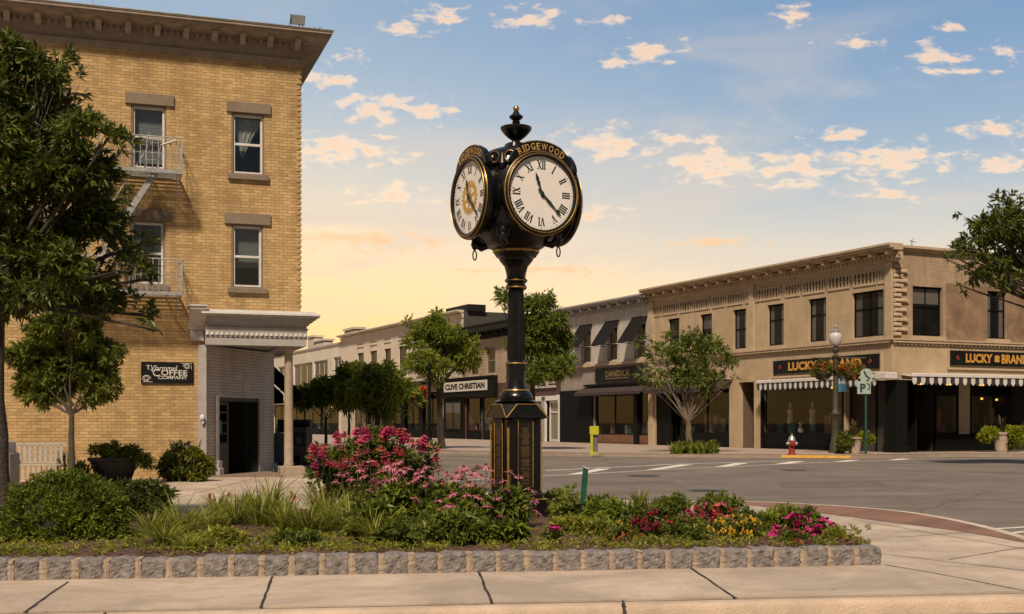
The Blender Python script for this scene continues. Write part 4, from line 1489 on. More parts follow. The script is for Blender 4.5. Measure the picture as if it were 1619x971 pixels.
# fire escape
steel = mat('fire_escape_paint', (.34, .34, .33), .5, .3, var=.25, scale=9)
fe = thing('fire_escape', 'grey steel fire escape with two railed platforms on the yellow brick wall', 'fire escape', tuple(FC.P(-6, .5, 4.7)))
u1 = FC.u(288, .9); u0 = FC.u(95, .9)
def platform(zf, u0, u1, gap=None):
    b = MB()
    for o in [.03 + i * .075 for i in range(13)]:
        FC.box(b, u0, u1, o, o + .035, zf - .01, zf + .015)
    FC.box(b, u0, u1, .985, 1.01, zf - .07, zf + .02); FC.box(b, u0, u0 + .03, 0, .984, zf - .07, zf + .02); FC.box(b, u1 - .03, u1, 0, .984, zf - .07, zf + .02)
    u = u0 + .6
    while u < u1:
        FC.box(b, u, u + .03, .02, .98, zf - .05, zf - .012)
        u += .8
    p_ = part('platform', b, steel, fe)
    b = MB()
    hr = .84
    for zz in (zf + hr,):
        b.tube([FC.P(u0, .02, zz), FC.P(u0, 1.0, zz), FC.P(u1, 1.0, zz), FC.P(u1, .02, zz)], .017, 6)
    b.tube([FC.P(u0, 1.0, zf + hr * .5), FC.P(u1, 1.0, zf + hr * .5)], .010, 5)
    u = u0
    while u <= u1 + .01:
        b.tube([FC.P(u, 1.0, zf), FC.P(u, 1.0, zf + hr)], .011 if round((u - u0) / .145) % 6 else .02, 5)
        u += (u1 - u0) / round((u1 - u0) / .145)
    for o in (.3, .5, .7, .85):
        for uu in (u0, u1):
            b.tube([FC.P(uu, o, zf), FC.P(uu, o, zf + hr)], .010, 5)
    for uu in (u0, u1):
        b.tube([FC.P(uu, .05, zf + hr), FC.P(uu, 1.0, zf + .02)], .010, 5)
    part('railing', b, steel, p_)
    b = MB()
    for uu in (u0 + .12, u1 - .12):
        b.tube([FC.P(uu, 1.0, zf - .05), FC.P(uu, .02, zf - .62)], .018, 6)
    part('wall_brace', b, steel, p_)
zU = FC.z(285, 283); zL = FC.z(285, 469)
platform(zU, u0, u1)
platform(zL, FC.u(118, .9), u1)
# diagonal stair between them
b = MB()
s0 = (FC.u(240, .6), zU); s1 = (FC.u(118, .6), zL)
for o in (.30, .78):
    b.add([FC.P(s0[0], o, s0[1]), FC.P(s0[0] + .16, o, s0[1] - .02), FC.P(s1[0] + .16, o, s1[1]), FC.P(s1[0], o, s1[1]),
           FC.P(s0[0], o + .03, s0[1]), FC.P(s0[0] + .16, o + .03, s0[1] - .02), FC.P(s1[0] + .16, o + .03, s1[1]), FC.P(s1[0], o + .03, s1[1])],
          [(0, 1, 2, 3), (7, 6, 5, 4), (0, 4, 5, 1), (1, 5, 6, 2), (2, 6, 7, 3), (3, 7, 4, 0)])
for i in range(1, 12):
    t = i / 12
    uu = s0[0] + (s1[0] - s0[0]) * t; zz = s0[1] + (s1[1] - s0[1]) * t
    FC.box(b, uu + .02, uu + .17, .33, .78, zz, zz + .02)
b.tube([FC.P(s0[0], .80, s0[1] + .75), FC.P(s1[0], .80, s1[1] + .75)], .014, 6)
for t in (.1, .35, .6, .85):
    uu = s0[0] + (s1[0] - s0[0]) * t; zz = s0[1] + (s1[1] - s0[1]) * t
    b.tube([FC.P(uu + .05, .80, zz), FC.P(uu + .05, .80, zz + .75)], .010, 5)
part('stair', b, steel, fe)
# folded ladder on the upper platform
b = MB()
ul = FC.u(238, .8)
for uu in (ul - .16, ul + .16):
    b.tube([FC.P(uu, .8, zU), FC.P(uu + .12, .9, zU + .95)], .014, 5)
for i in range(5):
    b.tube([FC.P(ul - .16 + .02 * i, .8 + .018 * i, zU + .1 + .18 * i), FC.P(ul + .16 + .02 * i, .8 + .018 * i, zU + .1 + .18 * i)], .010, 5)
b.tube([FC.P(ul + .25, 1.02, zU + .62), FC.P(ul + .62, 1.05, zU + .76)], .03, 6)
part('ladder', b, steel, fe)

# floodlight on the cornice
p0 = FC.P(FC.u(471, .4), .4, 11.90)
fl = thing('floodlight', 'floodlight on two struts at the right end of the brick building cornice', 'floodlight', tuple(p0))
b = MB()
def flp(x, y, z):
    return p0 + FC.d * x + FC.n * y + Vector((0, 0, z))
v = [flp(x * s_, y, z) for x, y, z, s_ in ((-.2, .02, .42, 1), (.2, .02, .42, 1), (.2, -.12, .20, 1), (-.2, -.12, .20, 1), (-.17, .16, .36, 1), (.17, .16, .36, 1), (.17, .06, .16, 1), (-.17, .06, .16, 1))]
b.add(v, [(0, 1, 2, 3), (7, 6, 5, 4), (0, 4, 5, 1), (1, 5, 6, 2), (2, 6, 7, 3), (3, 7, 4, 0)])
part('housing', b, mat('floodlight_metal', (.10, .10, .09), .5, .4), fl)
b = MB().add([p + FC.n * .004 for p in (v[4], v[5], v[6], v[7])], [(0, 1, 2, 3)])
part('lens', b, mat('lamp_lens', (.35, .36, .34), .15), fl)
b = MB()
for x in (-.23, .14, .05):
    b.tube([flp(x, 0, 0), flp(x * .85, .0, .30 if x < 0 else .20)], .014, 6)
part('strut', b, MATS['floodlight_metal'], fl)
p1 = FC.P(FC.u(503, .5), .5, 11.90)
b = MB()
for i in range(16):
    a = random.uniform(0, 2 * PI)
    e = p1 + Vector((math.cos(a) * .12, math.sin(a) * .1, random.uniform(.05, .17)))
    b.tube([p1 + Vector((random.uniform(-.1, .1), 0, 0)), e], [.012, .004], 4)
solo('roof_weeds', b, mat('dry_weed', (.28, .25, .19), .9), 'tuft of dry weeds at the very end of the brown cornice', 'weeds')
p1 = FC.P(FC.u(150, .6), .6, 11.90)
b = MB().tube([p1, p1 + FC.d * -.08 + Vector((0, 0, .22))], [.012, .006], 5)
solo('broken_bracket', b, steel, 'short metal spike leaning on the left part of the brown cornice', 'metal spike')

# ------------------------------------------------------------ the row of shops on the right
D0 = 58.0
X0 = 600.5 / F * D0
FA = Fac(X0, D0, dA, nA)
FB = Fac(X0, D0, dB, nB)
tan = mat('tan_stucco', (.44, .33, .21), .85, var=.16, scale=.9, bump=.25, bscale=12)
tantrim = mat('tan_trim', (.46, .35, .235), .8, var=.15, scale=2)
tanbrick = brick('tan_brick', dB, (.43, .32, .215), (.37, .265, .17), (.30, .21, .14), .35, .10, .01, stain=.25, bump=.5)
blackf = mat('black_frame_paint', (.007, .007, .007), .7, var=.3, spec=.1)
shopdark = mat('shop_interior', (.05, .04, .032), .9, var=.3, scale=2)
whiteobj = mat('display_white', (.42, .39, .35), .7, var=.2)
redobj = mat('display_red', (.20, .03, .025), .7)
blueobj = mat('display_teal', (.03, .10, .13), .6)
woodobj = mat('display_wood', (.18, .11, .06), .6, var=.3)
warm = emis('warm_lamp', (1.0, .48, .08), 1.6)
disp = [whiteobj, woodobj, blueobj, redobj]
def simple_window(parent, fac, a, b_, c, d, fm=None, o=-.16, mulls=(), rails=(.5,), sill=True, sillm=None, fw=.09, dark=True):
    a, b_ = min(a, b_), max(a, b_)
    f = MB(); frame(f, fac, a, b_, c, d, fw, o - .06, o, rails=rails, mulls=mulls)
    w = part('window', f, fm or blackf, parent)
    part('pane', MB().add([fac.P(a + .02, o - .04, c), fac.P(b_ - .02, o - .04, c), fac.P(b_ - .02, o - .04, d), fac.P(a + .02, o - .04, d)], [(0, 1, 2, 3)]), dglass if dark else clear, w)
    if sill:
        f = MB(); fac.box(f, a - .15, b_ + .15, -.05, .12, c - .16, c - .002)
        part('sill', f, sillm or tantrim, w)
    rb_ = random.Random(int(a * 100) + int(c * 10))
    f = MB()
    if rb_.random() < .6:
        fac.box(f, a + fw, b_ - fw, o - .038, o - .034, d - (d - c) * rb_.uniform(.2, .5), d - fw)
    else:
        fac.box(f, a + fw, a + fw + (b_ - a) * .22, o - .038, o - .034, c + fw, d - fw)
        fac.box(f, b_ - fw - (b_ - a) * .2, b_ - fw, o - .038, o - .034, c + fw, d - fw)
    part('blind', f, rb_.choice([mat('dim_blind', (.07, .065, .055), .5), mat('dim_curtain', (.045, .04, .036), .6), mat('grey_shade', (.11, .10, .09), .5)]), w)
    return w
def shopfront(parent, fac, a, b_, c, d, fm, kick=.55, mulls=(.5,), dep=3.0, seed=0, o=-.12, kickm=None, rails=(), items=10, lamps=2, backm=None, mannequins=0):
    a, b_ = min(a, b_), max(a, b_)
    r = random.Random(seed)
    f = MB(); frame(f, fac, a, b_, c + kick, d, .09, o - .08, o, rails=rails, mulls=mulls, rw=.08)
    w = part('shop_window', f, fm, parent)
    f = MB(); fac.box(f, a, b_, o - .09, o + .02, c, c + kick - .002)
    npan = max(2, int((b_ - a) / .9))
    for i in range(npan):
        x0_ = a + (b_ - a) * (i + .1) / npan; x1_ = a + (b_ - a) * (i + .9) / npan
        fac.box(f, x0_, x1_, o + .021, o + .04, c + kick * .18, c + kick * .82)
    part('stall_riser', f, kickm or fm, w)
    part('pane', MB().add([fac.P(a + .05, o - .04, c + kick + .05), fac.P(b_ - .05, o - .04, c + kick + .05), fac.P(b_ - .05, o - .04, d - .05), fac.P(a + .05, o - .04, d - .05)], [(0, 1, 2, 3)]), shopglass, w)
    part('shop_room', room(MB(), fac, a - .05, b_ + .05, c - .02, d + .02, o - .12, dep), backm or shopdark, w)
    f = MB(); fac.box(f, a + .02, b_ - .02, o - 1.1, o - .10, c + kick - .12, c + kick - .03)
    part('display_shelf', f, woodobj, w)
    for i in range(items):
        f = MB()
        x = r.uniform(a + .25, b_ - .25); y = r.uniform(.25, .9)
        k = r.random()
        zb = c + kick - .029
        T = Matrix.Translation(fac.P(x, o - .1 - y, zb)) @ Matrix.Rotation(r.uniform(0, 3), 4, 'Z')
        if k < .35:
            h = r.uniform(.3, .9)
            f.lathe([(r.uniform(.06, .12), 0), (r.uniform(.1, .2), h * .3), (r.uniform(.05, .1), h * .7), (r.uniform(.05, .14), h)], 10, T=T)
        elif k < .7:
            s_ = r.uniform(.15, .4)
            f.bbox(-s_ / 2, s_ / 2, -s_ / 2, s_ / 2, 0, r.uniform(.2, .7), .02, T=T)
        else:
            hh = r.uniform(.6, 1.5); ww = r.uniform(.3, .7)
            frame(f, fac, x - ww / 2, x + ww / 2, zb, zb + hh, .05, o - .1 - y - .05, o - .1 - y, mulls=(.5,) if r.random() < .4 else ())
            fac.box(f, x - ww / 2 + .05, x + ww / 2 - .05, o - .1 - y - .04, o - .1 - y - .02, zb + .05, zb + hh - .05)
        part('display_item', f, r.choice(disp), w)
    for i in range(mannequins):
        x = a + (b_ - a) * (i + .7) / (mannequins + .6)
        zb = c + kick - .03
        f = MB().lathe([(.10, .55), (.17, .65), (.19, .80), (.13, 1.0), (.17, 1.22), (.19, 1.36), (.10, 1.44), (.05, 1.48), (.05, 1.54), (.09, 1.60), (.10, 1.70), (.06, 1.78)], 14, tuple(fac.P(x, o - .6, zb)))
        f.tube([fac.P(x, o - .6, zb), fac.P(x, o - .6, zb + .6)], .02, 6)
        part('mannequin', f, r.choice([whiteobj, woodobj, shopdark]), w, smooth=True)
    for i in range(lamps):
        x = r.uniform(a + .3, b_ - .3)
        f = MB().lathe([(.01, -.04), (.07, -.02), (.07, .03), (.02, .08)], 8, tuple(fac.P(x, o - r.uniform(.8, 2.5), d - r.uniform(.15, .45))))
        part('ceiling_lamp', f, warm, w)
    return w
def scallop_awning(parent, fac, a, b_, z, proj, drop, val, stripes, m1, m2=None, name='awning', nsc=None, housing=None):
    a, b_ = min(a, b_), max(a, b_)
    b = MB()
    t = .03
    b.add([fac.P(a, 0, z), fac.P(b_, 0, z), fac.P(b_, proj, z - drop), fac.P(a, proj, z - drop),
           fac.P(a, 0, z - t), fac.P(b_, 0, z - t), fac.P(b_, proj, z - drop - t), fac.P(a, proj, z - drop - t)],
          [(0, 1, 2, 3), (7, 6, 5, 4), (0, 3, 7, 4), (1, 5, 6, 2), (3, 2, 6, 7)])
    n = stripes
    w = (b_ - a) / n
    for i in range(n):
        x0_, x1_ = a + i * w, a + (i + 1) * w
        pts = [(x0_, 0)] + [(x0_ + w * j / 6, -val * (.68 + .32 * math.sin(PI * j / 6))) for j in range(7)] + [(x1_, 0)]
        b.add([fac.P(x, proj + .004, z - drop + q) for x, q in pts] + [fac.P(x, proj - .012, z - drop + q) for x, q in pts],
              [tuple(range(9)), tuple(range(17, 8, -1))] + [(j, 9 + j, 9 + (j + 1) % 9, (j + 1) % 9) for j in range(9)], mi=1 if (m2 and i % 2) else 0)
    aw = part(name, b, [m1, m2] if m2 else m1, parent)
    if housing:
        b = MB(); fac.bbox(b, a - .04, b_ + .04, proj - .10, proj + .05, z - drop - .02, z - drop + .14, .03)
        part('awning_box', b, housing, aw)
    return aw
def row_cornice(parent, fac, uL, uR, ztop, m, name='cornice', hgt=.5, proj=.7, mod=True, step=.85):
    b = MB()
    for o, z0, z1 in ((.06, -1.0 * hgt - .25, -hgt - .15), (.12, -hgt - .15, -hgt), (.18, -hgt, -hgt + .14), (proj * .7, -hgt + .22, -hgt + .30), (proj, -hgt + .30, -.10), (proj + .07, -.10, 0)):
        fac.box(b, uL, uR, -.05, o, ztop + z0, ztop + z1)
    u = uL + .1
    while mod and u < uR - .1:
        fac.box(b, u, u + .16, .121, .20, ztop - hgt - .13, ztop - hgt - .01)
        u += .3
    c = part(name, b, m, parent)
    u = uL + .3
    while mod and u < uR - .2:
        b = MB()
        fac.bbox(b, u, u + .22, .18, proj * .85, ztop - hgt + .04, ztop - hgt + .219, .02)
        u += step
        part('modillion', b, m, c)
    return c
# ---- corner building
cb = thing('corner_building', 'two storey tan stucco corner building at the right end of the row', 'building', tuple(FA.P(8, -6, 0)))
uE = FA.u(1027)
ZT = 10.0
wz0, wz1 = 5.68, 7.95
aw = [(1056, 1074), (1107, 1125.5), (1159, 1179.5), (1213, 1239), (1278, 1306), (1347, 1397)]
opsA = [(FA.u(x1), FA.u(x0), wz0, wz1) for x0, x1 in aw]
shopA = (FA.u(1332), FA.u(1203), 0, 3.55)
ent_A = (0.35, FA.u(1336), 0, 3.55)
passA = (FA.u(1192), FA.u(1168), 0, 3.75)
shopL = (FA.u(1153), FA.u(1037), 0, 3.45)
b = MB()
wall(b, FA, 0, uE, 0, ZT - .05, opsA + [shopA, ent_A, passA, shopL], 0, .3)
part('street_wall', b, tan, cb)
# belt course
b = MB(); FA.box(b, -.02, uE, -.02, .16, 5.32, 5.44); FA.box(b, -.16, uE, -.02, .20, 5.44, 5.52)
FB.box(b, .0, 16, -.02, .16, 5.32, 5.44); FB.box(b, .0, 16, -.02, .20, 5.441, 5.52)
u = .1
while u < FA.u(1190):
    FA.box(b, u, u + .12, .0, .10, 5.22, 5.319); u += .26
u = .1
while u < 15.5:
    FB.box(b, u, u + .12, .0, .10, 5.22, 5.319); u += .26
bc = part('belt_course', b, tantrim, cb)
row_cornice(cb, FA, -.7, uE + .05, ZT, tantrim, hgt=.52, proj=.75, step=1.15)
b = MB(); FB.box(b, -.72, 17, -.3, .25, ZT - .10, ZT + .02); FB.box(b, -.3, 17, -.3, .12, ZT - .22, ZT - .101)
part('parapet_cap', b, tantrim, cb)
for x0, x1 in ((1035, 1045), (1047.5, 1072), (1075, 1094.5), (1097, 1123), (1127, 1147), (1150, 1175), (1179, 1185), (1195, 1235), (1242, 1265), (1270, 1304), (1310, 1344), (1350, 1386), (1389, 1399)):
    a, c = FA.u(x1), FA.u(x0)
    b = MB()
    FA.box(b, a, c, .005, .05, 8.22, 8.34); FA.box(b, a, c, .005, .05, 8.86, 8.94)
    FA.box(b, a, a + .08, .005, .05, 8.34, 8.86); FA.box(b, c - .08, c, .005, .05, 8.34, 8.86)
    n = max(2, int((c - a) / .24))
    for i in range(1, n):
        x = a + (c - a) * i / n
        FA.box(b, x - .055, x + .055, .005, .04, 8.34, 8.86)
    FA.box(b, a + .08, c - .08, .006, .038, 8.58, 8.62)
    g = part('frieze_grille', b, tantrim, cb)
    b = MB(); FA.box(b, a + .02, c - .02, .001, .004, 8.3, 8.9)
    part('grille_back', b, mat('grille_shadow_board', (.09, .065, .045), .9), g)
for pa, pb_, pz in ((FA.u(1193), FA.u(1186), 5.52), (FA.u(1034), uE, 0), (-.06, FA.u(1401), 5.52)):
    b = MB(); FA.box(b, pa, pb_, -.02, .10, pz, 9.2); part('pilaster', b, tantrim, cb)
for i, (a, c, z0, z1) in enumerate(opsA):
    simple_window(cb, FA, a, c, z0, z1, mulls=(.5,) if i == 5 else (), rails=(.5,) if i < 3 else (.62,))
# right-hand facade
bw = [(1443, 1490), (1561, 1592), (1650, 1700)]
opsB = [(FB.u(x0), FB.u(x1), wz0 - .0, 8.1) for x0, x1 in bw]
eB = (0.45, FB.u(1632), 0, 3.55)
b = wall(MB(), FB, 0, 17, 0, ZT - .05, opsB + [eB], 0, .3)
part('side_street_wall', b, tanbrick, cb)
# the smoother, darker rendered half of that wall
b = MB()
ops2 = [q for q in opsB[1:]]
wall(b, FB, FB.u(1496), 16.9, 5.53, 8.35, ops2, .012, .01)
part('render_patch', b, mat('brown_render', (.235, .155, .095), .9, var=.35, scale=1.6, bump=.5, bscale=8), cb)
b = wall(MB(), FB, 0, 17, 3.55, 5.3, [], .012, .01)
part('fascia_render', b, tan, cb)
for i, (a, c, z0, z1) in enumerate(opsB):
    simple_window(cb, FB, a, c, z0, z1, mulls=(.5,), rails=(.60,))
b = MB()
rq = random.Random(3)
z = 5.62; i = 0
while z < 9.1:
    h = .20
    w = .95 if i % 2 else .60
    FB.bbox(b, .05, w + rq.uniform(-.08, .08), .0, .10, z, z + h, .03)
    FB.bbox(b, .15 if i % 2 else .05, w - .1, .0, .14, z + .04, z + h - .05, .03)
    z += .235; i += 1
part('quoins', b, tantrim, cb)
# corner pier and the shop rooms on both streets
pier = MB(); FA.bbox(pier, -.42, .35, -.62, .10, .30, 3.5, .02); FA.bbox(pier, -.50, .43, -.70, .16, 0, .30, .02)
part('corner_pier', pier, blackf, cb)
shopfront(cb, FA, *shopA, blackf, kick=.80, mulls=(), seed=1, items=9, lamps=3, mannequins=3)
b = MB(); FA.box(b, shopA[1] - .12, shopA[1] + .0, -.1, .03, .0, 3.55)
FA.box(b, shopA[0] - .1, shopA[0] - .0, -.1, .05, .0, 3.55)
part('shop_pilaster', b, blackf, cb)
# recessed corner entrance
b = MB(); FA.box(b, 0.4, ent_A[1] - .05, -2.0, -1.9, 0, 3.5); part('recess_wall', b, blackf, cb)
f = MB(); uD = FA.u(1365, -1.8); frame(f, FA, uD - 1.0, uD + .2, 0.02, 2.6, .12, -1.88, -1.8, rails=(.35,)); dd = part('door', f, blackf, cb)
part('pane', MB().add([FA.P(uD - .9, -1.86, .1), FA.P(uD + .1, -1.86, .1), FA.P(uD + .1, -1.86, 2.5), FA.P(uD - .9, -1.86, 2.5)], [(0, 1, 2, 3)]), dglass, dd)
b = MB()
for u in (1.2, 1.9, 2.6):
    b.lathe([(.01, 3.3), (.12, 3.32), (.10, 3.40), (.02, 3.5)], 10, tuple(FA.P(u, -.9, 0)))
part('entrance_lamp', b, warm, cb)
# B side: recess 1.4 m deep with windows, pale pier
RB = -1.3
b = MB(); FB.box(b, FB.u(1478), 12, RB - .1, RB - .02, 2.9, 3.5); FB.box(b, .4, FB.u(1478), RB - .3, RB - .2, 0, 3.55)
part('recess_wall', b, blackf, cb)
shopfront(cb, FB, FB.u(1479, RB), FB.u(1515, RB), 0, 2.9, blackf, kick=.85, mulls=(), seed=5, o=RB, items=3, lamps=2, dep=2)
b = MB(); FB.box(b, FB.u(1516, RB), FB.u(1533, RB), RB - .3, RB + .02, .85, 3.5)
part('pale_pier', b, mat('cream_pier', (.40, .34, .26), .8, var=.1), cb)
b = MB(); FB.box(b, FB.u(1514.8, RB), FB.u(1534, RB), RB - .3, RB + .05, 0, .848)
part('pier_base', b, blackf, cb)
shopfront(cb, FB, FB.u(1534, RB), FB.u(1619, RB) + .6, 0, 2.9, blackf, kick=.85, mulls=(.8,), seed=11, o=RB, items=10, lamps=2, dep=2, mannequins=3)
b = room(MB(), FB, .46, FB.u(1632) - .01, .003, 3.54, -.31, 3.4); part('arcade_room', b, shopdark, cb)
b = MB()
for x in (1442, 1455, 1500, 1552):
    u = FB.u(x, -.8)
    b.lathe([(.01, 3.32), (.14, 3.34), (.12, 3.40), (.02, 3.46)], 10, tuple(FB.P(u, -.8, 0)))
part('arcade_lamp', b, warm, cb)
# passage
b = room(MB(), FA, passA[0], passA[1], .003, passA[3], -.301, 4.0); part('passage', b, mat('passage_wall', (.13, .09, .06), .9), cb)
# left shop
shopfront(cb, FA, shopL[0], FA.u(1073), 0, 3.45, blackf, kick=.75, mulls=(.45,), seed=21, items=9, lamps=1)
shopfront(cb, FA, FA.u(1072), FA.u(1060), 0, 3.0, blackf, kick=.1, mulls=(), seed=22, items=0, lamps=1, o=-.4)
b = MB(); FA.box(b, FA.u(1060), shopL[1], -.2, -.05, 0, 3.45); part('dark_wall_panel', b, blackf, cb)
scallop_awning(cb, FA, FA.u(1158), FA.u(1036), 3.95, .9, .45, .28, 40, mat('brown_canvas', (.045, .03, .028), .85, var=.2))
b = MB(); FA.box(b, FA.u(1153), FA.u(1036), .0, .22, 3.97, 4.12); part('awning_ledge', b, tantrim, cb)
wst = mat('awning_white', (.60, .57, .54), .8, var=.1); bst = mat('awning_black', (.03, .03, .035), .8)
scallop_awning(cb, FA, .2, FA.u(1197, .8), 3.72, .8, .10, .42, 44, wst, bst, housing=wst)
scallop_awning(cb, FB, .55, 14.5, 3.78, .8, .10, .42, 52, wst, bst, housing=wst)
b = MB(); FA.bbox(b, -.6, .2, .2, .9, 3.55, 3.85, .03); part('awning_corner_box', b, wst, cb)
b = MB(); FA.box(b, .1, uE, -.2, -.1, ZT - .3, ZT - .06); b.add([FA.P(0, -.1, ZT - .3), FA.P(uE, -.1, ZT - .3), FA.P(uE, -17, ZT - .3), FA.P(0, -17, ZT - .3)], [(0, 1, 2, 3)])
b.add([FA.P(uE, 0, 0), FA.P(uE, -17, 0), FA.P(uE, -17, ZT - .1), FA.P(uE, 0, ZT - .1)], [(0, 1, 2, 3)])
part('roof', b, MATS['roof_felt'], cb)
# signs
def board(fac, a, b_, z0, z1, o, m, label, name='shop_sign', cat='sign'):
    a, b_ = min(a, b_), max(a, b_)
    b = MB(); fac.bbox(b, a, b_, o, o + .10, z0, z1, .02)
    return solo(name, b, m, label, cat)
def lucky(fac, a, b_, z0, z1, lab, flip):
    s = board(fac, a, b_, z0, z1, .03, MATS['sign_black'], lab)
    a, b_ = min(a, b_), max(a, b_)
    sg_ = -1 if flip else 1
    b = MB(); h = (z1 - z0) * .64; w = b_ - a
    def fn(c):
        return lambda x, y, z: fac.P(c + sg_ * x, .137, (z0 + z1) / 2 + y)
    cx_ = (a + b_) / 2
    text(b, 'LUCKY', fn(cx_ - sg_ * w * .195), w=w * .29, h=h, weight=.045)
    text(b, 'BRAND', fn(cx_ + sg_ * w * .20), w=w * .30, h=h, weight=.045)
    def cl(x, y):
        for k in range(4):
            aa = PI / 2 * k + PI / 4
            b.add([fac.P(x + h * .24 * math.cos(aa) + h * .22 * math.cos(t), .138 + k * .001, y + h * .24 * math.sin(aa) + h * .22 * math.sin(t)) for t in [2 * PI * i / 10 for i in range(10)]], [tuple(range(10))])
    cl(cx_, (z0 + z1) / 2)
    part('lettering', b, mat('sign_gold', (.55, .28, .05), .5, var=.15), s)
    b = MB()
    for x in (a + w * .075, b_ - w * .075):
        r = h * .22
        b.tube([fac.P(x + r * c, .14, (z0 + z1) / 2 + r * s_) for c, s_ in ((1, 0), (0, 1), (-1, 0), (0, -1))], .02, 4, closed=True)
    part('red_diamond', b, mat('sign_red', (.45, .04, .03), .5), s)
    b = MB(); fac.box(b, a - .15, a - .005, .0, .08, z0 - .12, z1 + .1); fac.box(b, b_ + .005, b_ + .15, .0, .08, z0 - .12, z1 + .1)
    fac.box(b, a - .15, b_ + .15, .0, .12, z0 - .22, z0 - .125)
    part('sign_frame', b, tantrim, s)
lucky(FA, FA.u(1225), FA.u(1393), 4.10, 4.82, 'long black board with gold capital letters behind the hanging flower baskets', True)
lucky(FB, FB.u(1500), FB.u(1643), 4.30, 5.02, 'black board with gold capital letters at the right edge above the striped awning', False)
# roof aerial
p = FB.P(FB.u(1465), -1, ZT)
b = MB().tube([p, p + Vector((0, 0, .55))], .03, 6).tube([p + Vector((-.12, 0, .5)), p + Vector((.22, 0, .42))], .02, 5).tube([p + Vector((0, 0, .55)), p + Vector((.1, 0, .62))], .02, 5)
solo('roof_vent_pipe', b, mat('galvanised', (.35, .36, .37), .5, .5), 'thin metal vent pipe on the flat roof of the corner building', 'vent pipe')

# ---- white brick shop with three black window hoods
def shell(parent, u0, u1, zt, m=None, dep=17):
    b = MB()
    b.add([FA.P(u0, -.1, zt - .3), FA.P(u1, -.1, zt - .3), FA.P(u1, -dep, zt - .3), FA.P(u0, -dep, zt - .3)], [(0, 1, 2, 3)])
    for u in (u0, u1):
        b.add([FA.P(u, 0, 0), FA.P(u, -dep, 0), FA.P(u, -dep, zt - .1), FA.P(u, 0, zt - .1)], [(0, 1, 2, 3)])
    b.add([FA.P(u0, -dep, 0), FA.P(u1, -dep, 0), FA.P(u1, -dep, zt - .1), FA.P(u0, -dep, zt - .1)], [(0, 1, 2, 3)])
    part('roof', b, MATS['roof_felt'], parent)
u2a, u2b = uE + .02, FA.u(887)
wb = thing('white_brick_shop', 'white painted brick shop with three slanted black window hoods', 'building', tuple(FA.P((u2a + u2b) / 2, -6, 0)))
wbrick = brick('white_brick', dA, (.60, .56, .51), (.54, .50, .46), (.38, .34, .31), .4, .12, .012, stain=.15)
ZW = 9.75
hoods = [(FA.u(1020.5), FA.u(1003)), (FA.u(976), FA.u(960)), (FA.u(934), FA.u(919))]
ops = [(a, c, 5.65, 8.0) for a, c in hoods]
b = wall(MB(), FA, u2a, u2b, 5.35, ZW - .05, ops, 0, .3); part('upper_wall', b, wbrick, wb)
greystucco = mat('grey_stucco', (.27, .235, .20), .85, var=.15, scale=1)
s2 = (FA.u(1030), FA.u(939), 0, 3.45); s2b = (FA.u(921), FA.u(900), 0, 3.45)
b = wall(MB(), FA, u2a, u2b, 0, 5.35, [s2], .003, .3); part('lower_wall', b, greystucco, wb)
b = MB(); FA.box(b, u2a, u2b, -.02, .22, 5.36, 5.52); part('belt_course', b, tantrim, wb)
b = MB(); FA.box(b, FA.u(938), u2b - .02, .004, .12, 0, 3.75); part('black_pier', b, blackf, wb)
row_cornice(wb, FA, u2a, u2b + .03, ZW, greypaint, hgt=.5, proj=.7, step=1.3)
for a, c in hoods:
    simple_window(wb, FA, a, c, 5.65, 8.0, fm=whitewood)
    b = MB()
    e = .25
    pr = [(.01, 8.35), (1.15, 6.55), (1.15, 6.40)]
    v = [FA.P(a - e, .01, 8.4), FA.P(c + e, .01, 8.4), FA.P(c + e, 1.15, 6.75), FA.P(a - e, 1.15, 6.75), FA.P(c + e, 1.15, 6.68), FA.P(a - e, 1.15, 6.68), FA.P(a - e, .01, 8.33), FA.P(c + e, .01, 8.33)]
    b.add(v, [(0, 1, 2, 3), (3, 2, 4, 5), (5, 4, 7, 6), (0, 3, 5, 6), (1, 7, 4, 2)])
    hd = part('window_hood', b, dcan, wb)
    b = MB()
    for uu in (a - e + .03, c + e - .03):
        b.tube([FA.P(uu, 1.1, 6.70), FA.P(uu, .05, 6.70)], .025, 5)
    part('hood_frame', b, blackf, hd)
shopfront(wb, FA, FA.u(1002), FA.u(940), 0, 3.4, blackf, kick=.62, mulls=(.5,), seed=31, items=10, lamps=2, kickm=mat('patterned_riser', (.16, .07, .04), .6, var=.6, scale=7), backm=mat('cream_room', (.17, .13, .09), .9))
shopfront(wb, FA, FA.u(1029), FA.u(1009), 0, 3.4, blackf, kick=.62, mulls=(), seed=32, items=4, lamps=1, kickm=MATS['patterned_riser'])
b = MB(); FA.box(b, FA.u(1008.5), FA.u(1002.5), -.3, .05, 0, 3.45); part('shop_pier', b, blackf, wb)
scallop_awning(wb, FA, FA.u(1036) + .4, FA.u(925), 3.95, .9, .45, .22, 44, MATS['brown_canvas'])
b = MB(); FA.box(b, FA.u(1034), FA.u(928), .0, .3, 3.97, 4.1); part('awning_ledge', b, blackf, wb)
s = board(FA, FA.u(1016), FA.u(943), 4.25, 5.18, .02, MATS['sign_black'], 'black board with dim gold lettering below the three black window hoods')
b = MB()
um = (FA.u(1016) + FA.u(943)) / 2
text(b, 'DANDX.X', lambda x, y, z: FA.P(um - x, .124, 4.76 + y), w=3.2, h=.42, weight=.02)
FA.box(b, um - 1.5, um + 1.6, .121, .124, 4.42, 4.47)
part('lettering', b, mat('dim_gold', (.22, .13, .04), .5), s)
shell(wb, u2a, u2b, ZW)
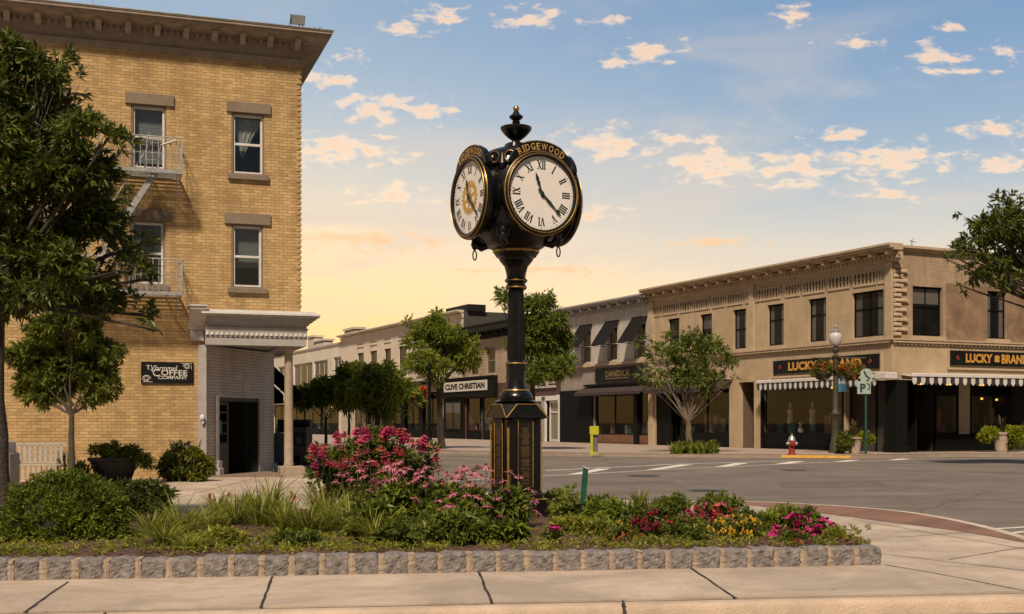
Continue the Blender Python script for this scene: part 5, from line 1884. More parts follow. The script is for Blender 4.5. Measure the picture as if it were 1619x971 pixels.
# ---- tan brick building with black cornice
u3a, u3b = u2b + .02, FA.u(733)
tb = thing('tan_brick_building', 'tan brick building with a deep black cornice behind the clock post', 'building', tuple(FA.P((u3a + u3b) / 2, -6, 0)))
tbrick = brick('row_tan_brick', dA, (.42, .32, .23), (.35, .265, .185), (.26, .19, .13), .45, .13, .012, stain=.15)
ZB = 9.6
ws3 = [(869, 881), (768, 783), (743, 756), (720, 730)]
ops = [(FA.u(x1), FA.u(x0), 5.5, 7.75) for x0, x1 in ws3]
b = wall(MB(), FA, u3a, u3b, 4.7, ZB - .1, ops, 0, .3); part('upper_wall', b, tbrick, tb)
for a, c, z0, z1 in ops:
    w = simple_window(tb, FA, a, c, z0, z1, fm=stone_lt)
blackcor = mat('black_cornice', (.014, .013, .012), .7, spec=.2, var=.3)
row_cornice(tb, FA, u3a - .02, u3b, ZB, blackcor, hgt=.9, proj=.9, step=1.4)
b = wall(MB(), FA, u3a, u3b, 0, 4.7, [(u3a + .3, FA.u(830), 0, 3.4), (FA.u(787), u3b - .4, 0, 3.6)], .002, .3); part('ground_floor_wall', b, mat('maroon_fascia', (.085, .035, .028), .7, var=.2), tb)
b = MB(); FA.box(b, FA.u(862), FA.u(857), -.1, .06, 0, 3.4); FA.box(b, u3a + .02, FA.u(880), -.1, .06, 3.1, 3.5); FA.box(b, FA.u(863), FA.u(857), -.1, .06, 0, 3.4); FA.box(b, u3a, u3a + .35, -.1, .07, 0, 3.5)
FA.box(b, FA.u(880), FA.u(832), -.1, .06, 3.1, 3.45)
part('white_door_surround', b, whitewood, tb)
f = MB(); a, c = FA.u(885), FA.u(865); frame(f, FA, min(a, c), max(a, c), .02, 3.08, .16, -.3, -.2, rails=(.72,)); dd = part('door', f, whitewood, tb)
part('pane', MB().add([FA.P(a, -.26, .1), FA.P(c, -.26, .1), FA.P(c, -.26, 3), FA.P(a, -.26, 3)], [(0, 1, 2, 3)]), mat('pale_glass', (.16, .15, .13), .2, var=.3), dd)
shopfront(tb, FA, FA.u(857), FA.u(831), 0, 3.1, whitewood, kick=.7, mulls=(), seed=41, items=6, lamps=1, kickm=mat('dark_red_riser', (.06, .025, .02), .7))
shopfront(tb, FA, FA.u(786), FA.u(762), 0, 3.6, blackf, kick=.7, mulls=(), seed=42, items=7, lamps=2)
shopfront(tb, FA, FA.u(757), FA.u(736), 0, 3.6, blackf, kick=.7, mulls=(), seed=43, items=7, lamps=1)
b = MB(); FA.box(b, FA.u(787), FA.u(702), .01, .35, 3.65, 5.2); FA.box(b, FA.u(787), FA.u(702), .01, .5, 5.2, 5.35)
part('black_fascia', b, blackf, tb)
b = MB(); FA.box(b, FA.u(735), FA.u(703), .01, .12, 0, 3.65)
part('black_shopfront_panel', b, blackf, tb)
simple_window(tb, FA, FA.u(732), FA.u(707), .8, 3.3, o=.22, rails=(), mulls=(.5,), sill=False)
shell(tb, u3a, u3b, ZB)
s = board(FA, FA.u(777), FA.u(709), 4.15, 5.0, .36, mat('sign_white_board', (.52, .49, .44), .7, var=.1), 'white signboard with black capitals on the black shopfront left of the clock post')
b = MB()
um = (FA.u(777) + FA.u(709)) / 2
wq = abs(FA.u(777) - FA.u(709)) * .92
text(b, 'CLIVE CHRISTIAN', lambda x, y, z: FA.P(um - x, .464, 4.575 + y), w=wq, h=.52, weight=.05)
part('lettering', b, blackf, s)
s = board(FA, FA.u(881), FA.u(842), 4.05, 4.85, .05, mat('sign_cream', (.42, .38, .33), .7, var=.1), 'cream signboard with dark marks on the maroon fascia just right of the clock post')
b = MB()
um = (FA.u(881) + FA.u(842)) / 2
text(b, 'SVEE', lambda x, y, z: FA.P(um - x + .6, .154, 4.45 + y), w=2.2, h=.5, weight=.05)
FA.box(b, um - 2.2, um - .9, .151, .154, 4.55, 4.65); FA.box(b, um - 2.2, um - .9, .151, .154, 4.25, 4.35)
part('lettering', b, blackf, s)
# ---- cream stucco building
u4a, u4b = u3b + .02, FA.u(540)
cs = thing('cream_stucco_building', 'cream stucco two storey building with narrow windows and a shallow cornice', 'building', tuple(FA.P((u4a + u4b) / 2, -6, 0)))
cream = mat('cream_stucco', (.60, .52, .42), .85, var=.12, scale=.6)
ZC = 11.3
ws4 = [(565, 575), (585, 596), (607.5, 618), (630, 642.5), (660, 672), (694, 707)]
ops = [(FA.u(x1), FA.u(x0), 6.0, 9.0) for x0, x1 in ws4]
b = wall(MB(), FA, u4a, u4b, 4.9, ZC - .05, ops, 0, .35); part('upper_wall', b, cream, cs)
for a, c, z0, z1 in ops:
    w = simple_window(cs, FA, a, c, z0, z1, fm=blackf, sillm=cream)
    b = MB(); FA.box(b, a, c, .0, .05, 9.55, 9.62); FA.box(b, a, c, .0, .05, 9.95, 10.0); part('slot_vent', b, mat('slot_grey', (.12, .10, .08), .8), w)
row_cornice(cs, FA, u4a, u4b + .03, ZC, cream, hgt=.45, proj=.6, mod=False)
b = MB(); FA.box(b, FA.u(735), FA.u(700), -2, -.3, ZC - .1, ZC + .5); part('roof_box', b, blackcor, cs)
sh4 = (FA.u(700), FA.u(560), 0, 4.3)
b = wall(MB(), FA, u4a, u4b, 0, 4.9, [sh4], .002, .3); part('ground_floor_wall', b, mat('beige_render', (.42, .36, .29), .85, var=.15), cs)
xs4 = [(560, 578), (582, 604), (610, 634), (640, 662), (668, 696)]
for i, (x0, x1) in enumerate(xs4):
    shopfront(cs, FA, FA.u(x1), FA.u(x0), 0, 4.2, blackf, kick=.7, mulls=(.5,), seed=50 + i, items=5, lamps=2)
b = MB()
for (x0, x1), (y0, y1) in zip(xs4[:-1], xs4[1:]):
    b = MB(); FA.box(b, FA.u(y0), FA.u(x1), -.2, .03, 0, 4.3); part('shop_pier', b, blackf, cs)
gcan = mat('green_canvas', (.015, .10, .075), .8, var=.2)
scallop_awning(cs, FA, FA.u(664), FA.u(612), 4.9, 1.4, .9, .3, 16, gcan)
scallop_awning(cs, FA, FA.u(696), FA.u(668), 5.2, 1.4, .5, .3, 12, dcan)
b = MB(); FA.box(b, FA.u(698), FA.u(600), .0, .5, 5.2, 5.35); part('fascia_ledge', b, blackcor, cs)
shell(cs, u4a, u4b, ZC)
# ---- far cream building
u5a, u5b = u4b + .02, FA.u(425)
fb = thing('pale_low_building', 'pale building with a ribbon of upper windows, farthest left in the row', 'building', tuple(FA.P((u5a + u5b) / 2, -6, 0)))
ZF = 10.6
ops = [(FA.u(542), FA.u(527), 6.3, 9.0), (FA.u(518), FA.u(496), 6.0, 8.9), (FA.u(494), FA.u(464), 6.0, 8.9), (FA.u(460), FA.u(440), 6.0, 8.9)]
ops[0] = (max(ops[0][0], u5a + .2), ops[0][1], 6.3, 9.0)
b = wall(MB(), FA, u5a, u5b, 0, ZF - .02, ops + [(u5a + 1, u5b - 2, 0, 3.8)], 0, .4); part('front_wall', b, mat('pale_stucco', (.60, .54, .45), .85, var=.12, scale=.5), fb)
for k, (a, c, z0, z1) in enumerate(ops):
    simple_window(fb, FA, a, c, z0, z1, fm=whitewood, mulls=(.5,) if k == 0 else (.33, .66), rails=() if k else (.5,), sillm=cream)
for i in range(4):
    a = u5a + 1.2 + i * (u5b - u5a - 3.5) / 4
    shopfront(fb, FA, a, a + (u5b - u5a - 3.5) / 4 - .6, 0, 3.7, blackf, kick=.6, mulls=(.5,), seed=60 + i, items=3, lamps=1)
b = MB(); FA.box(b, u5a, u5b, -.1, .15, ZF - .2, ZF); part('parapet_cap', b, greypaint, fb)
b = MB(); FA.box(b, u5a + 1, u5b - 1, .0, .8, 4.3, 4.5); part('shop_canopy', b, whitewood, fb)
shell(fb, u5a, u5b, ZF)
for i, (x0, x1, y0) in enumerate(((544, 561, 522), (486, 496, 534), (497, 512, 540))):
    u = FA.u(x0, -2); u_ = FA.u(x1, -2)
    z0 = (ZC if i == 0 else ZF) - .35
    b = MB(); FA.bbox(b, min(u, u_), max(u, u_), -3.2, -2, z0, FA.z((x0 + x1) / 2, y0, -2), .1); FA.box(b, min(u, u_) - .15, max(u, u_) + .15, -3.35, -1.85, FA.z((x0 + x1) / 2, y0, -2), FA.z((x0 + x1) / 2, y0, -2) + .25)
    solo('chimney', b, cream, ['squat cream chimney at the left end of the cream stucco roof', 'pale chimney standing on the pale low roof nearest the brick building', 'low wide roof box between the two pale chimneys'][i], 'chimney')
# low far backdrop behind the row so that the street end is closed
# ============================================================ TREES AND PLANTS
def unit(a):
    return a / np.maximum(np.linalg.norm(a, axis=1, keepdims=True), 1e-9)
def leaf_quads(C, D, L, W, r, droop=.15, cup=.0):
    """pointed leaves from base points C along D; L, W per leaf"""
    n = len(C)
    D = unit(D)
    up = unit(r.normal(size=(n, 3)) * .8 + np.array([0, 0, 1.]))
    S = unit(np.cross(D, up))
    N = np.cross(S, D)
    L = np.broadcast_to(np.asarray(L), (n,))[:, None]; W = np.broadcast_to(np.asarray(W), (n,))[:, None]
    a = C
    m1 = C + D * L * .42 + S * W + N * W * .3
    m2 = C + D * L * .42 - S * W + N * W * .3
    t = C + D * L - np.array([0, 0, 1.]) * L * droop
    V = np.stack([a, m1, t, m2], 1).reshape(-1, 3)
    return V, np.arange(n * 4).reshape(-1, 4)
def rand_dirs(n, r):
    return unit(r.normal(size=(n, 3)))
def crown_points(blobs, nspray, r, sub=9, subr=.34, shell=.72, flatten=.85):
    """blobs: (x, y, z, radius); returns spray points, outward directions, clump centres"""
    cl = []
    for x, y, z, R_ in blobs:
        m = max(3, int(sub * (1 if R_ > .3 else .6)))
        d = rand_dirs(m, r)
        q = np.array([x, y, z]) + d * R_ * (shell * r.uniform(.55, 1.15, (m, 1))) * np.array([1, 1, flatten])
        for p in q:
            cl.append((*p, R_ * subr * r.uniform(.7, 1.25), x, y, z))
    cl = np.array(cl)
    w = cl[:, 3] ** 2
    pick = r.choice(len(cl), nspray, p=w / w.sum())
    c = cl[pick]
    d = rand_dirs(nspray, r)
    d[:, 2] += .15
    rad = c[:, 3:4] * r.uniform(.35, 1.0, (nspray, 1)) ** .7
    P_ = c[:, :3] + d * rad * np.array([1, 1, .75])
    out = unit(P_ - c[:, 4:7] + 1e-6) * .6 + unit(P_ - c[:, :3]) * .7 + np.array([0, 0, .25])
    return P_, unit(out), cl
def spray_leaves(P_, O, k, L, W, r, spread=.9, droop=.15):
    n = len(P_)
    C = np.repeat(P_, k, 0)
    O2 = np.repeat(O, k, 0)
    D = O2 + r.normal(size=(n * k, 3)) * spread
    t = r.uniform(0, 1, (n * k, 1))
    C = C + O2 * t * L * .9
    Ls = L * r.uniform(.6, 1.25, n * k)
    return leaf_quads(C, D, Ls, W * r.uniform(.7, 1.2, n * k), r, droop)
def curve(a, b, n=6, sag=.0, jit=.0, r=random):
    a, b = Vector(a), Vector(b)
    out = []
    for i in range(n + 1):
        t = i / n
        p = a.lerp(b, t)
        p.z += sag * math.sin(t * PI)
        if 0 < i < n:
            p += Vector((r.uniform(-jit, jit), r.uniform(-jit, jit), r.uniform(-jit, jit) * .5))
        out.append(p)
    return out
bark = mat('bark', (.065, .05, .038), .9, var=.35, scale=9, bump=.9, bscale=30)
barklt = mat('bark_light', (.14, .105, .075), .9, var=.3, scale=9, bump=.6, bscale=30)
def tree(name, label, base, fork, blobs, nspray, k, L, W, lm, bm, tr, seed, group=None, extra=(), sub=9, spread=.9, droop=.15, cat='tree', limbs=1.0, shell=.72, multi=1, dust=True):
    r = np.random.default_rng(seed)
    pr = random.Random(seed)
    t = thing(name, label, cat, tuple(base), group=group)
    P_, O, cl = crown_points(blobs, nspray, r, sub=sub, shell=shell)
    V, Fq = spray_leaves(P_, O, k, L, W, r, spread, droop)
    mb = MB().arr(V, Fq)
    part('crown', mb, lm, t)
    mb = MB()
    base = Vector(base); fork = Vector(fork)
    for q in range(multi):
        off = Vector((pr.uniform(-1, 1), pr.uniform(-1, 1), 0)) * tr * (1.2 if multi > 1 else 0)
        pts = curve(base + off - Vector((0, 0, .1)), fork + off * .5, 7, 0, tr * .18, pr)
        mb.tube(pts, [tr * (1.45 if i == 0 else 1.12 - .4 * i / 7) for i in range(8)], 12)
    order = sorted(blobs, key=lambda b: -b[3])
    for bx, by, bz, R_ in order:
        c = Vector((bx, by, bz))
        pts = curve(fork, c, 6, -R_ * .12, R_ * .10, pr)
        r0 = tr * .5 * limbs * min(1, .55 + R_ * .3)
        mb.tube(pts, [r0 * (1 - .72 * i / 6) for i in range(7)], 7)
        near = cl[np.abs(cl[:, 4] - bx) + np.abs(cl[:, 5] - by) + np.abs(cl[:, 6] - bz) < 1e-6]
        for q in near[:12]:
            s_ = pts[pr.choice((3, 4, 5, 6))]
            mb.tube(curve(s_, q[:3], 4, 0, R_ * .07, pr), [r0 * .33, r0 * .26, r0 * .2, r0 * .14, r0 * .06], 5)
    part('trunk', mb, bm, t, smooth=True)
    return t
def pxblobs(lst, Y, spread, seed=1, yscale=1.0):
    pr = random.Random(seed)
    s = F / Y
    out = []
    for px, py, rp in lst:
        p = P3(px, py, Y + pr.uniform(-spread, spread))
        out.append((p.x, p.y, p.z, rp / s))
    return out
lm_dark = leafmat('leaf_dark_green', (.022, .034, .006), (.18, .21, .035), .30, .42)
lm_mid = leafmat('leaf_mid_green', (.04, .06, .008), (.23, .27, .04), .32, .5)
lm_lime = leafmat('leaf_lime', (.09, .13, .012), (.38, .43, .06), .4, .5)
lm_olive = leafmat('leaf_olive', (.045, .065, .010), (.21, .26, .04), .3, .5)
lm_grass = leafmat('blade_green', (.10, .13, .015), (.46, .46, .07), .4, .45)
lm_bush = leafmat('shrub_green', (.03, .05, .005), (.24, .29, .03), .25, .45)
lm_yel = leafmat('leaf_yellow_green', (.14, .18, .015), (.42, .46, .03), .4, .5)
lm_purple = leafmat('leaf_purple', (.015, .012, .01), (.08, .055, .03), .25, .45)
# large foreground tree on the left
B = pxblobs([(-70, 190, 140), (25, 125, 60), (80, 108, 32), (112, 140, 26), (55, 205, 75), (125, 212, 36), (168, 222, 22), (196, 232, 12), (135, 285, 48), (60, 320, 90), (183, 300, 20),
             (140, 365, 52), (180, 398, 34), (222, 425, 20), (246, 440, 10), (80, 430, 80), (150, 455, 42), (236, 500, 14), (252, 522, 9), (215, 478, 14), (5, 450, 75), (-90, 380, 130), (225, 385, 9), (15, 90, 22)], 15.4, .9, 3)
bt = G(-2, 838, .12)
tree('street_tree', 'large dark leafy tree at the left edge, nearest the camera', bt, P3(-12, 470, bt.y), B, 4700, 10, .145, .020, lm_dark, bark, .14, 11, sub=11, spread=.75, limbs=.8)
# small round tree against the brick wall
B = pxblobs([(105, 520, 62), (60, 570, 46), (150, 572, 46), (105, 590, 62), (52, 612, 32), (160, 612, 34), (108, 478, 44), (32, 560, 20), (182, 560, 18), (70, 632, 18), (140, 630, 20)], 26.5, .5, 5)
bt = G(113, 772)
tree('young_tree', 'small round-headed tree with a thin straight trunk in front of the yellow brick wall', bt, P3(113, 655, bt.y), B, 5000, 9, .125, .022, lm_mid, bark, .075, 12, sub=16, spread=.8, shell=.66)
# trees in the row
Yt = 66.
B = pxblobs([(695, 548, 40), (660, 535, 22), (735, 562, 22), (686, 584, 25), (664, 572, 24), (724, 570, 18), (692, 512, 18), (645, 512, 8), (747, 545, 9), (690, 495, 7), (712, 528, 22)], Yt, 1.1, 6)
bt = G(698, 709.5)
tree('row_tree', 'bright lime green tree between the cream stucco building and the black shopfront', bt, P3(694, 612, bt.y), B, 1300, 10, .34, .042, lm_lime, bark, .19, 13, 'street trees along the shops', sub=9, limbs=.7)
B = pxblobs([(848, 498, 34), (800, 474, 12), (787, 466, 6), (820, 480, 16), (872, 545, 34), (830, 560, 28), (893, 578, 18), (820, 592, 16), (862, 588, 28), (846, 530, 36), (880, 508, 18), (812, 548, 10)], 64., 1.1, 7)
bt = G(840, 710)
tree('row_tree', 'green tree directly behind the clock post, its crown showing on both sides', bt, P3(842, 610, bt.y), B, 1300, 10, .34, .042, lm_mid if False else leafmat('leaf_fresh', (.05, .08, .01), (.27, .33, .05), .38, .5), bark, .18, 14, 'street trees along the shops', sub=9, limbs=.7)
B = pxblobs([(1085, 562, 30), (1045, 556, 20), (1130, 560, 25), (1152, 578, 13), (1032, 592, 17), (1100, 600, 30), (1060, 605, 22), (1133, 603, 13), (1022, 540, 9), (1095, 538, 15), (1016, 600, 8), (1160, 600, 5), (1118, 540, 12), (1060, 537, 10)], 58., 1.0, 8)
bt = G(1091, 716)
tree('row_tree', 'open spreading tree with forked pale trunk in front of the tan corner building', bt, P3(1088, 668, bt.y), B, 620, 9, .30, .036, lm_olive, barklt, .17, 15, 'street trees along the shops', sub=10, spread=.8, limbs=.95)
B = pxblobs([(1590, 328, 18), (1612, 345, 34), (1568, 362, 30), (1525, 388, 18), (1545, 400, 22), (1590, 392, 36), (1620, 400, 36), (1512, 408, 9), (1497, 410, 6), (1535, 432, 16), (1580, 432, 24), (1625, 440, 26), (1518, 452, 7), (1530, 345, 10), (1660, 370, 70), (1720, 400, 80), (1690, 330, 50)], 42., 1.3, 9)
bt = G(1735, 733)
tree('corner_tree', 'dark green tree reaching in from the right edge above the corner building', bt, P3(1725, 520, bt.y), B, 1700, 9, .27, .045, lm_dark, bark, .24, 16, sub=9, limbs=.8)

# arching-leaf plants by the far road
def fan_plant(name, label, base, centres, n, L, W, lm, seed, cat='plant', group=None, trunks=True):
    r = np.random.default_rng(seed)
    t = thing(name, label, cat, tuple(base), group=group)
    mb = MB(); tm = MB()
    for c in centres:
        c = Vector(c)
        for i in range(n):
            a = r.uniform(0, 2 * PI); el = r.uniform(.15, 1.35)
            l_ = L * r.uniform(.7, 1.2)
            d = Vector((math.cos(a) * math.cos(el), math.sin(a) * math.cos(el), math.sin(el)))
            side = Vector((-math.sin(a), math.cos(a), 0))
            pts = []
            for j in range(7):
                s = j / 6
                p = c + d * l_ * s + Vector((0, 0, -l_ * .55 * s * s))
                w = W * math.sin(PI * min(1, .12 + s * .88)) ** .7
                pts += [p - side * w - Vector((0, 0, w * .3)), p, p + side * w - Vector((0, 0, w * .3))]
            mb.add(pts, [(3 * j + k, 3 * j + k + 1, 3 * j + k + 4, 3 * j + k + 3) for j in range(6) for k in (0, 1)])
        if trunks:
            tm.tube(curve((c.x + .1, c.y, base[2]), c, 5, 0, .04), .06, 7)
    part('fronds', mb, lm, t)
    if trunks:
        part('stems', tm, bark, t)
    return t
bt = G(598, 733)
s_ = 1900 / bt.y
tree('broadleaf_tree', 'small leafy tree with several stems directly above the tall pink flowering bush', tuple(bt), P3(598, 655, bt.y), pxblobs([(597, 612, 26), (566, 622, 20), (630, 622, 20), (590, 596, 14), (612, 594, 12), (548, 638, 11), (648, 638, 10), (600, 635, 22)], bt.y, .5, 30),
     620, 8, .34, .045, lm_lime, bark, .07, 31, sub=8, droop=.22, multi=3)
bt = G(640, 730)
B = pxblobs([(505, 622, 24), (530, 612, 20), (480, 628, 18), (552, 606, 16), (540, 630, 14)], 50, .5, 10)
bt = G(515, 725)
tree('low_tree', 'low spreading yellow-green tree right of the corner column', bt, P3(515, 665, 49), pxblobs([(505, 622, 22), (530, 614, 18), (480, 628, 16), (555, 610, 14), (540, 632, 12)], 49, .5, 10), 1100, 8, .26, .05, lm_lime, bark, .07, 33, sub=8)
tree('low_tree', 'mid green low tree between the yellow-green tree and the palm-like plant', G(552, 728), P3(552, 650, 48), pxblobs([(552, 600, 16), (568, 590, 12), (540, 585, 10), (645, 600, 12), (560, 640, 12)][:3] + [(560, 632, 14)], 48, .4, 12), 700, 8, .22, .04, lm_lime, bark, .06, 34, sub=8)

# planting at the foot of the spreading tree
def blades(mb, c, n, h, spread, w, r, lean=1., seg=5):
    c = Vector(c)
    for i in range(n):
        a = r.uniform(0, 2 * PI)
        hh = h * r.uniform(.55, 1.1)
        out = spread * r.uniform(.2, 1.1)
        rt = r.uniform(0, .06 + spread * .12)
        b0 = c + Vector((math.cos(a) * rt, math.sin(a) * rt, 0))
        side = Vector((-math.sin(a + r.uniform(-.5, .5)), math.cos(a), 0)).normalized()
        ww = w * r.uniform(.7, 1.2)
        bend = r.uniform(.3, 1.25)
        v = []
        for j in range(seg + 1):
            s = j / seg
            p = b0 + Vector((math.cos(a), math.sin(a), 0)) * out * (s ** 1.5) + Vector((0, 0, hh * (s - .42 * bend * s ** 2.6)))
            q = ww * (1 - s ** 2.2) + .0006
            v += [p - side * q, p + side * q]
        mb.add(v, [(2 * j, 2 * j + 1, 2 * j + 3, 2 * j + 2) for j in range(seg)])
rg = np.random.default_rng(5)
bt = G(1095, 717)
t = thing('tree_pit_planting', 'clump of grasses and low plants around the foot of the spreading tree', 'plants', tuple(bt))
mb = MB()
for x in range(1063, 1132, 6):
    blades(mb, G(x, 717.5 + rg.uniform(-.8, .8)), 40, .75, .45, .022, rg)
part('grass', mb, lm_lime, t)
V, Fq = spray_leaves(*crown_points([(*tuple(G(x, 717) + Vector((0, 0, .22))), .35) for x in (1078, 1092, 1108, 1122)], 500, rg)[:2], 8, .13, .03, rg)
part('foliage', MB().arr(V, Fq), lm_olive, t)

# ------------------------------------------------------------ flower bed
def soil_pt(px, py, z=.16):
    return G(px, py, z)
# clipped evergreen mound
def mound(name, label, c, rx, ry, h, n, lm, seed, L=.05, W=.009, k=14, cat='shrub'):
    r = np.random.default_rng(seed)
    t = thing(name, label, cat, tuple(c))
    d = rand_dirs(n, r); d[:, 2] = np.abs(d[:, 2])
    lump = 1 + .10 * np.sin(d[:, 0] * 7 + 1) * np.cos(d[:, 1] * 6) + .07 * np.sin(d[:, 2] * 11 + d[:, 0] * 9) + r.uniform(-.10, .08, n)
    P_ = np.array([*c]) + d * lump[:, None] * np.array([rx, ry, h])
    O = unit(d + np.array([0, 0, .55]))
    C = np.repeat(P_, k, 0); O2 = np.repeat(O, k, 0)
    tt = np.tile(np.linspace(-.9, 1, k), n)[:, None]
    C = C + O2 * tt * L * 1.1
    D = O2 * .8 + r.normal(size=C.shape) * .62
    V, Fq = leaf_quads(C, D, L * r.uniform(.7, 1.2, len(C)), W, r, .0)
    part('foliage', MB().arr(V, Fq), lm, t)
    # woody core
    core = MB()
    rr = random.Random(seed)
    for i in range(60):
        dd = d[i * 3]
        core.tube(curve(c, (c[0] + dd[0] * rx * .85, c[1] + dd[1] * ry * .85, c[2] + dd[2] * h * .85), 4, 0, .03, rr), [.018, .014, .01, .007, .004], 5)
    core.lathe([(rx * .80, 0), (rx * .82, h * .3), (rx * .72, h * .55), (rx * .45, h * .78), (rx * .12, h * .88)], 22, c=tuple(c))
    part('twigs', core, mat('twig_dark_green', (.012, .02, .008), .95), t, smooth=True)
    return t
c = soil_pt(100, 852)
mound('evergreen_shrub', 'rounded dense evergreen shrub at the left end of the flower bed', c, .64, .55, .66, 2300, lm_bush, 41, L=.055, W=.0085)

def leafy(mb, c, rx, h, n, k, L, W, r, droop=.25):
    """loose dome of leaves"""
    m = 12
    blobs = [(c[0] + r.uniform(-.5, .5) * rx, c[1] + r.uniform(-.5, .5) * rx, c[2] + h * r.uniform(.35, .7), min(rx, h) * .55) for _ in range(m)]
    P_, O, cl = crown_points(blobs, n, r, sub=5)
    P_[:, 2] = np.maximum(P_[:, 2], c[2] + .01)
    V, Fq = spray_leaves(P_, O, k, L, W, r, .7, droop)
    mb.arr(V, Fq)
# --- flower heads, shared by many plants
pinkc = leafmat('petal_pink', (.46, .13, .20), (.66, .26, .32), .25, .6)
magenta = leafmat('petal_magenta', (.42, .015, .14), (.62, .05, .24), .25, .6)
coral = leafmat('petal_coral', (.50, .05, .06), (.66, .14, .12), .25, .6)
redp = leafmat('petal_red', (.35, .012, .02), (.55, .03, .03), .25, .6)
yellowp = leafmat('petal_yellow', (.62, .42, .02), (.80, .62, .04), .25, .6)
orangep = leafmat('petal_orange', (.55, .16, .02), (.75, .30, .04), .25, .6)
hotp = leafmat('petal_hot_pink', (.56, .05, .18), (.72, .17, .32), .25, .6)
conem = mat('flower_cone', (.16, .045, .015), .8, var=.4, scale=90)
stemm = mat('flower_stem', (.06, .09, .025), .6)
def coneflower(seed, pm, r0=.055, npet=13, droopf=.55):
    r = random.Random(seed); b = MB()
    b.lathe([(.010, -.006), (.020, .0), (.022, .012), (.016, .024), (.004, .029)], 10, mi=1)
    for i in range(npet):
        a = 2 * PI * i / npet + r.uniform(-.12, .12)
        l_ = r0 * r.uniform(.8, 1.1); dr = droopf * r.uniform(.5, 1.2)
        ca, sa = math.cos(a), math.sin(a); w = r0 * .17
        v = []
        for s, ww in ((.28, .5), (.62, 1.0), (1.0, .55)):
            rr_ = .014 + l_ * s
            z = -dr * l_ * s * s
            v += [(ca * rr_ - sa * w * ww, sa * rr_ + ca * w * ww, z), (ca * rr_ + sa * w * ww, sa * rr_ - ca * w * ww, z)]
        b.add(v, [(0, 1, 3, 2), (2, 3, 5, 4)])
    return proto('flower', b, [pm, conem])
def rosette(seed, pm, r0=.045, rings=3, cm=None):
    r = random.Random(seed); b = MB()
    for g in range(rings):
        rr_ = r0 * (1 - .27 * g); n = 9 - g
        for i in range(n):
            a = 2 * PI * (i + .5 * g) / n + r.uniform(-.1, .1)
            ca, sa = math.cos(a), math.sin(a); w = rr_ * .36
            lift = .012 * g
            b.add([(ca * .004, sa * .004, lift), (ca * rr_ * .6 - sa * w, sa * rr_ * .6 + ca * w, lift + .006 + .01 * g),
                   (ca * rr_, sa * rr_, lift - .002 + .012 * g), (ca * rr_ * .6 + sa * w, sa * rr_ * .6 - ca * w, lift + .006 + .01 * g)], [(0, 1, 2, 3)])
    b.lathe([(.008, .0), (.011, .012 + .01 * rings), (.004, .018 + .01 * rings)], 8, mi=1)
    return proto('flower', b, [pm, cm or conem])
def trumpet(seed, pm, r0=.04):
    r = random.Random(seed); b = MB(); n = 20
    v = []
    for rr_, z in ((.005, -.02), (.3, .0), (.75, .012), (1.0, .008)):
        for i in range(n):
            a = 2 * PI * i / n
            q = (r0 * rr_ * (1 + .14 * math.cos(5 * a) * rr_)) if rr_ > .01 else .006
            v.append((q * math.cos(a), q * math.sin(a), z + .006 * math.cos(5 * a) * rr_))
    b.add(v, [(k * n + i, k * n + (i + 1) % n, (k + 1) * n + (i + 1) % n, (k + 1) * n + i) for k in range(3) for i in range(n)])
    return proto('flower', b, [pm])
FL = {'cone': [coneflower(i, pinkc, .058 + .006 * (i % 2), 13, .35 + .4 * (i % 3)) for i in range(4)],
      'conered': [coneflower(20 + i, coral, .045, 11, .4) for i in range(2)],
      'ros': [rosette(i, m) for i, m in enumerate((hotp, hotp, coral, pinkc, hotp, magenta))],
      'mag': [trumpet(i, magenta, .045 + .005 * i) for i in range(3)] + [rosette(31, magenta, .05, 2)],
      'pnk': [trumpet(10, coral, .042), trumpet(11, pinkc, .04), rosette(12, coral, .04, 3), rosette(13, magenta, .04, 2)],
      'red': [rosette(14, redp, .032, 3), trumpet(15, redp, .033), rosette(16, magenta, .036, 3)],
      'yel': [rosette(17, yellowp, .018, 2, mat('yellow_centre', (.5, .25, .02), .8)), rosette(18, yellowp, .021, 2, mat('yellow_centre', (.5, .25, .02), .8))],
      'org': [rosette(19, orangep, .02, 2), rosette(25, orangep, .024, 3)]}
def flower_plant(name, label, base, heads, kind, leafargs, lm, seed, stem=.0035, group=None, cat='flowers', tilt=.35, stems=True, fsc=1.0):
    """leaves, stems and single flower heads of one plant"""
    r = np.random.default_rng(seed); pr = random.Random(seed)
    t = thing(name, label, cat, tuple(base), group=group)
    mb = MB()
    leafy(mb, base, *leafargs, r)
    part('leaves', mb, lm, t)
    if stems:
        sm = MB()
        for h in heads:
            s0 = Vector(base) + Vector((pr.uniform(-.5, .5) * leafargs[0], pr.uniform(-.5, .5) * leafargs[0], .02))
            s0 = s0.lerp(Vector((h.x, h.y, s0.z)), .65)
            sm.tube(curve(s0, h, 4, 0, .012, pr), [stem * 1.3, stem * 1.2, stem, stem, stem * .9], 5)
        part('stems', sm, stemm, t)
    for h in heads:
        place('flower', pr.choice(FL[kind]), t, h - Vector(base), (pr.uniform(-tilt, tilt) - .12, pr.uniform(-tilt, tilt), pr.uniform(0, 6.28)), pr.uniform(.8, 1.15) * fsc)
    return t
pr = random.Random(77)
def heads_at(lst, Y0, dy=.25):
    return [P3(px, py, Y0 + pr.uniform(-dy, dy)) for px, py in lst]
